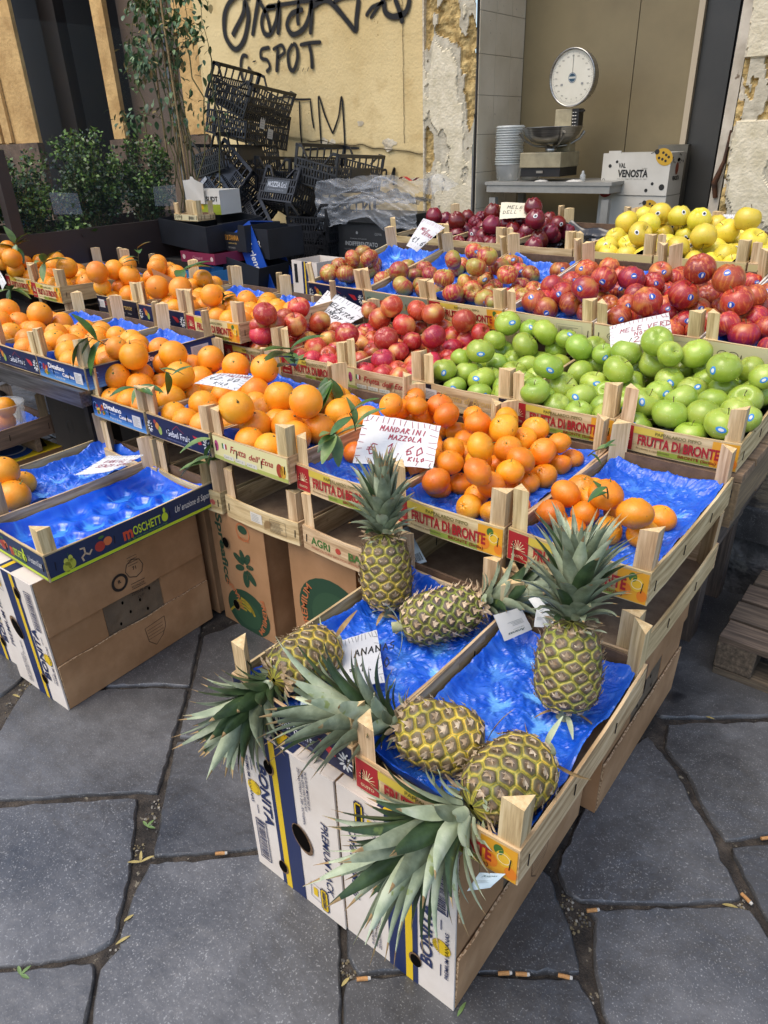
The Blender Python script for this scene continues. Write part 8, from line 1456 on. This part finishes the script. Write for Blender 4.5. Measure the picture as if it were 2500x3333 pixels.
mb = MB(); mb.add([(-3.645, 2.795, 1.06), (-3.49, 2.80, 1.06), (-3.475, 2.79, 1.165), (-3.55, 2.795, 1.185), (-3.565, 2.795, 1.20), (-3.585, 2.795, 1.20), (-3.59, 2.795, 1.185), (-3.65, 2.79, 1.18)], [tuple(range(8))], WCARD); tag(mb.build('torn_flap'), 'tall torn white cardboard flap standing on the green box', 'cardboard')
crate('SQ', 'small pale wooden crate on the black carton', -3.60, 2.66, .985, -3, 'esq', W=.22, L=.12, H=.035, post=.09)
tray('black_box', "black carton with gold D'Anna lettering", (-3.31, 2.72, .835), -4, .235, .25, .135, DCARD, d_danna, cutout=True)
tray('black_box', 'narrow black carton lettered FR beside the blue tray', (-3.075, 2.76, .80), -3, .12, .25, .15, DCARD, d_fr)
tray('pink_box', 'pink cardboard tray under the black cartons', (-3.46, 2.56, .785), -2, .30, .25, .055, PR('#7c2440'), d_pink)
tray('black_box', 'plain black carton tilted under the gold lettered one', (-3.20, 2.62, .70), 6, .25, .25, .125, DCARD, None, pitch=12)
tray('blue_basin_box', 'light blue printed pack under the pink tray', (-3.34, 2.45, .66), -3, .21, .2, .10, M('light_blue_pack', '#2c6a9c', '#4a8cba', scale=4, rough=.3), d_bw)
tray('blue_tray', 'blue carton lettered Marlene leaning on end', (-3.20, 2.74, .93), -8, .40, .18, .13, M('blue_card', '#0f3f96', '#16489f', scale=4, rough=.4), d_marl, roll=-12, pitch=62)
tray('banana_box', 'white banana box standing behind the pink apples, left of the Gebel Fruit crate', (-2.76, 2.72, .43), -4, .19, .2, .385, WHITEC, lambda s, W, H: (s.rect(W * .42, 0, W * .22, H, BNAVY), s.up(), s.rect(W * .50, 0, W * .05, H, BYEL), s.rect(W * .10, H * .72, W * .12, H * .24, BLK), s.text(W * .30, H * .36, .03, 'BONITA', BNAVY, .03, rot=-PI / 2, w=H * .4), s.ell(W * .30, H * .30, .02, BYEL)))
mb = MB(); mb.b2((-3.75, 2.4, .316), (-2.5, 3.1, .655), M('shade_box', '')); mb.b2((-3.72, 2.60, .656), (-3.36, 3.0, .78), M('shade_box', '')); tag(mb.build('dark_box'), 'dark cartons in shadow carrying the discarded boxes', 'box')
# ================================================================ plants
LG = [M('box_leaf', '#20380f', '#38561c', scale=40, rough=.4), M('box_leaf_light', '#4c6c24', '#6f8c38', scale=40, rough=.45), M('box_leaf_dark', '#12230c', '#1f3614', scale=40, rough=.4)]
def shrub(name, label, c, rx, ry, h, n, seed, lf=.022, tips=6):
    r_ = random.Random(seed); t = empty(name, c, 0, label, 'shrub', 'shrubs in the planter'); mb = MB(); br = []
    for k in range(26):
        a = r_.uniform(0, 6.28); q = r_.random() ** .5; hh = h * r_.uniform(.45, .95) if k > tips else h * r_.uniform(.95, 1.25); e = Vector((rx * q * math.cos(a), ry * q * math.sin(a), hh)); s0 = Vector((e.x * .3, e.y * .3, 0)); m_ = s0.lerp(e, .5) + Vector((r_.uniform(-.05, .05), r_.uniform(-.05, .05), .03)); br.append((s0, m_, e)); mb.tube([s0, m_, e], [.004, .003, .0012], TWIG, 5)
    mb.build('branches', t); mb = MB(); V = []; F = [[], [], []]
    for i in range(n):
        s0, m_, e = r_.choice(br); u = r_.uniform(.22, 1.0) ** .7; p = s0.lerp(m_, u * 2) if u < .5 else m_.lerp(e, (u - .5) * 2); sp = .042 * (1.2 - u) + .006
        p = p + Vector((r_.gauss(0, sp), r_.gauss(0, sp), r_.gauss(0, sp)))
        d = Vector((r_.gauss(0, 1), r_.gauss(0, 1), r_.gauss(.4, .7))).normalized(); sd = d.orthogonal().normalized(); sd = Matrix.Rotation(r_.uniform(0, 6.28), 3, d) @ sd; l = lf * r_.uniform(.7, 1.3); w = l * .32
        b = len(V); V += [p, p + d * l * .45 + sd * w, p + d * l, p + d * l * .45 - sd * w]; k = 1 if (u > .8 and r_.random() < .5) else (2 if r_.random() < .35 else 0); F[k].append((b, b + 1, b + 2, b + 3))
    for k in range(3): mb.m(LG[k])
    mb.v = [tuple(v) for v in V]
    for k in range(3):
        for f in F[k]: mb.f.append(list(f)); mb.mi.append(k); mb.sm.append(False)
    mb.build('foliage', t)
shrub('shrub', 'bushy small-leaved shrub at the left end of the planter', (-4.0, 2.02, .90), .18, .15, .36, 4200, 1)
shrub('shrub', 'tallest small-leaved shrub with an upright tip in the planter middle', (-4.0, 2.40, .90), .20, .16, .48, 5600, 2, tips=5)
shrub('shrub', 'dense dark small-leaved shrub at the right of the planter', (-4.02, 2.78, .90), .19, .15, .42, 5200, 3)
shrub('shrub', 'small-leaved shrub beyond the glass screen, far left', (-4.05, 1.72, .90), .16, .15, .42, 2500, 4)
shrub('low_plant', 'low bright broad-leaved plant at the foot of the shrubs', (-3.82, 2.15, .90), .11, .06, .11, 500, 5, lf=.030, tips=0)
t = empty('climbing_vine', (-4.02, 3.10, .9), 0, 'climbing vine with dry stems trained up canes beside the yellow wall', 'vine'); mb = MB(); CANE = M('bamboo_cane', '#7c6440', '#a88c5e', scale=20, rough=.7); r_ = random.Random(9); stems = []
for k in range(5): x, y = r_.uniform(-.16, .16), r_.uniform(-.1, .1); mb = MB(); mb.tube([(x, y, 0), (x * .9, y, .8), (x * .7 + .02, y, 1.6)], .006, CANE, 7); mb.build('cane', t)
mb = MB()
for k in range(12):
    p = Vector((r_.uniform(-.16, .16), r_.uniform(-.1, .1), 0)); P = [p]
    for i in range(16): p = p + Vector((r_.gauss(0, .022), r_.gauss(0, .02), .10)); p.x = max(-.30, min(.30, p.x)); P.append(p)
    mb.tube(P, [.004] * 10 + [.002] * 7, TWIG, 5); stems.append(P)
for k in range(9):
    q_ = r_.choice(stems[:12]); p = q_[r_.randint(6, 15)]; d = Vector((r_.uniform(-1, 1), r_.uniform(-.6, 0), r_.uniform(-.2, .4))).normalized(); P = [p + d * .05 * i + Vector((0, 0, -.004 * i * i)) for i in range(6)]; mb.tube(P, .0018, TWIG, 5); stems.append(P)
mb.build('stems', t); mb = MB(); VL = [M('vine_leaf', '#2a4524', '#45663a', scale=30, rough=.45), M('vine_leaf_light', '#567446', '#7d9664', scale=30, rough=.5), M('withered_leaf', '#7c6a3e', '#a08c58', scale=30, rough=.8)]
for i in range(1300):
    P = r_.choice(stems); k = min(len(P) - 1, int(len(P) * r_.uniform(.15, 1) ** .6)); p = P[k] + Vector((r_.gauss(0, .035), r_.gauss(0, .03), r_.gauss(0, .03))); d = Vector((r_.gauss(0, 1), r_.gauss(-.4, .6), r_.gauss(-.6, .5))).normalized(); l = r_.uniform(.025, .052)
    leaf_geo(mb, p, d, (0, 0, 1) if abs(d.z) < .9 else (1, 0, 0), l, l * .62, VL[0 if r_.random() < .62 else 1 if r_.random() < .6 else 2], r_.uniform(.1, .5), .2, 4)
mb.build('foliage', t)
mb = MB(); mb.tube([(-5.12, 3.93, .9), (-5.13, 3.93, 3.2)], .018, M('grey_pipe', '#5a5d60', '#6c6f72', scale=9, rough=.5), 12); tag(mb.build('drain_pipe'), 'thin grey drain pipe behind the climbing vine', 'pipe')
# clear tub with two oranges
tag_t = empty('fruit_tub', (-2.60, 1.055, .436), 0, 'clear plastic tub holding two oranges in the far left crate', 'tub'); mb = MB(); mb.lathe([(0, 0), (.060, 0), (.072, .11), (.076, .112), (.076, .118), (.071, .116)], TUBP, 32); mb.build('tub_wall', tag_t)

for P_, l_ in ((Vector((-2.612, 1.055, .480)), 'orange at the bottom of the clear plastic tub'), (Vector((-2.590, 1.060, .538)), 'orange resting on top in the clear plastic tub')):
    me, st = fruit_mesh('orange', 2); o = bpy.data.objects.new('orange', me); link(o); o.location = P_; o.scale = (.9,) * 3; tag(o, l_, 'orange', 'oranges heaped in the crates')
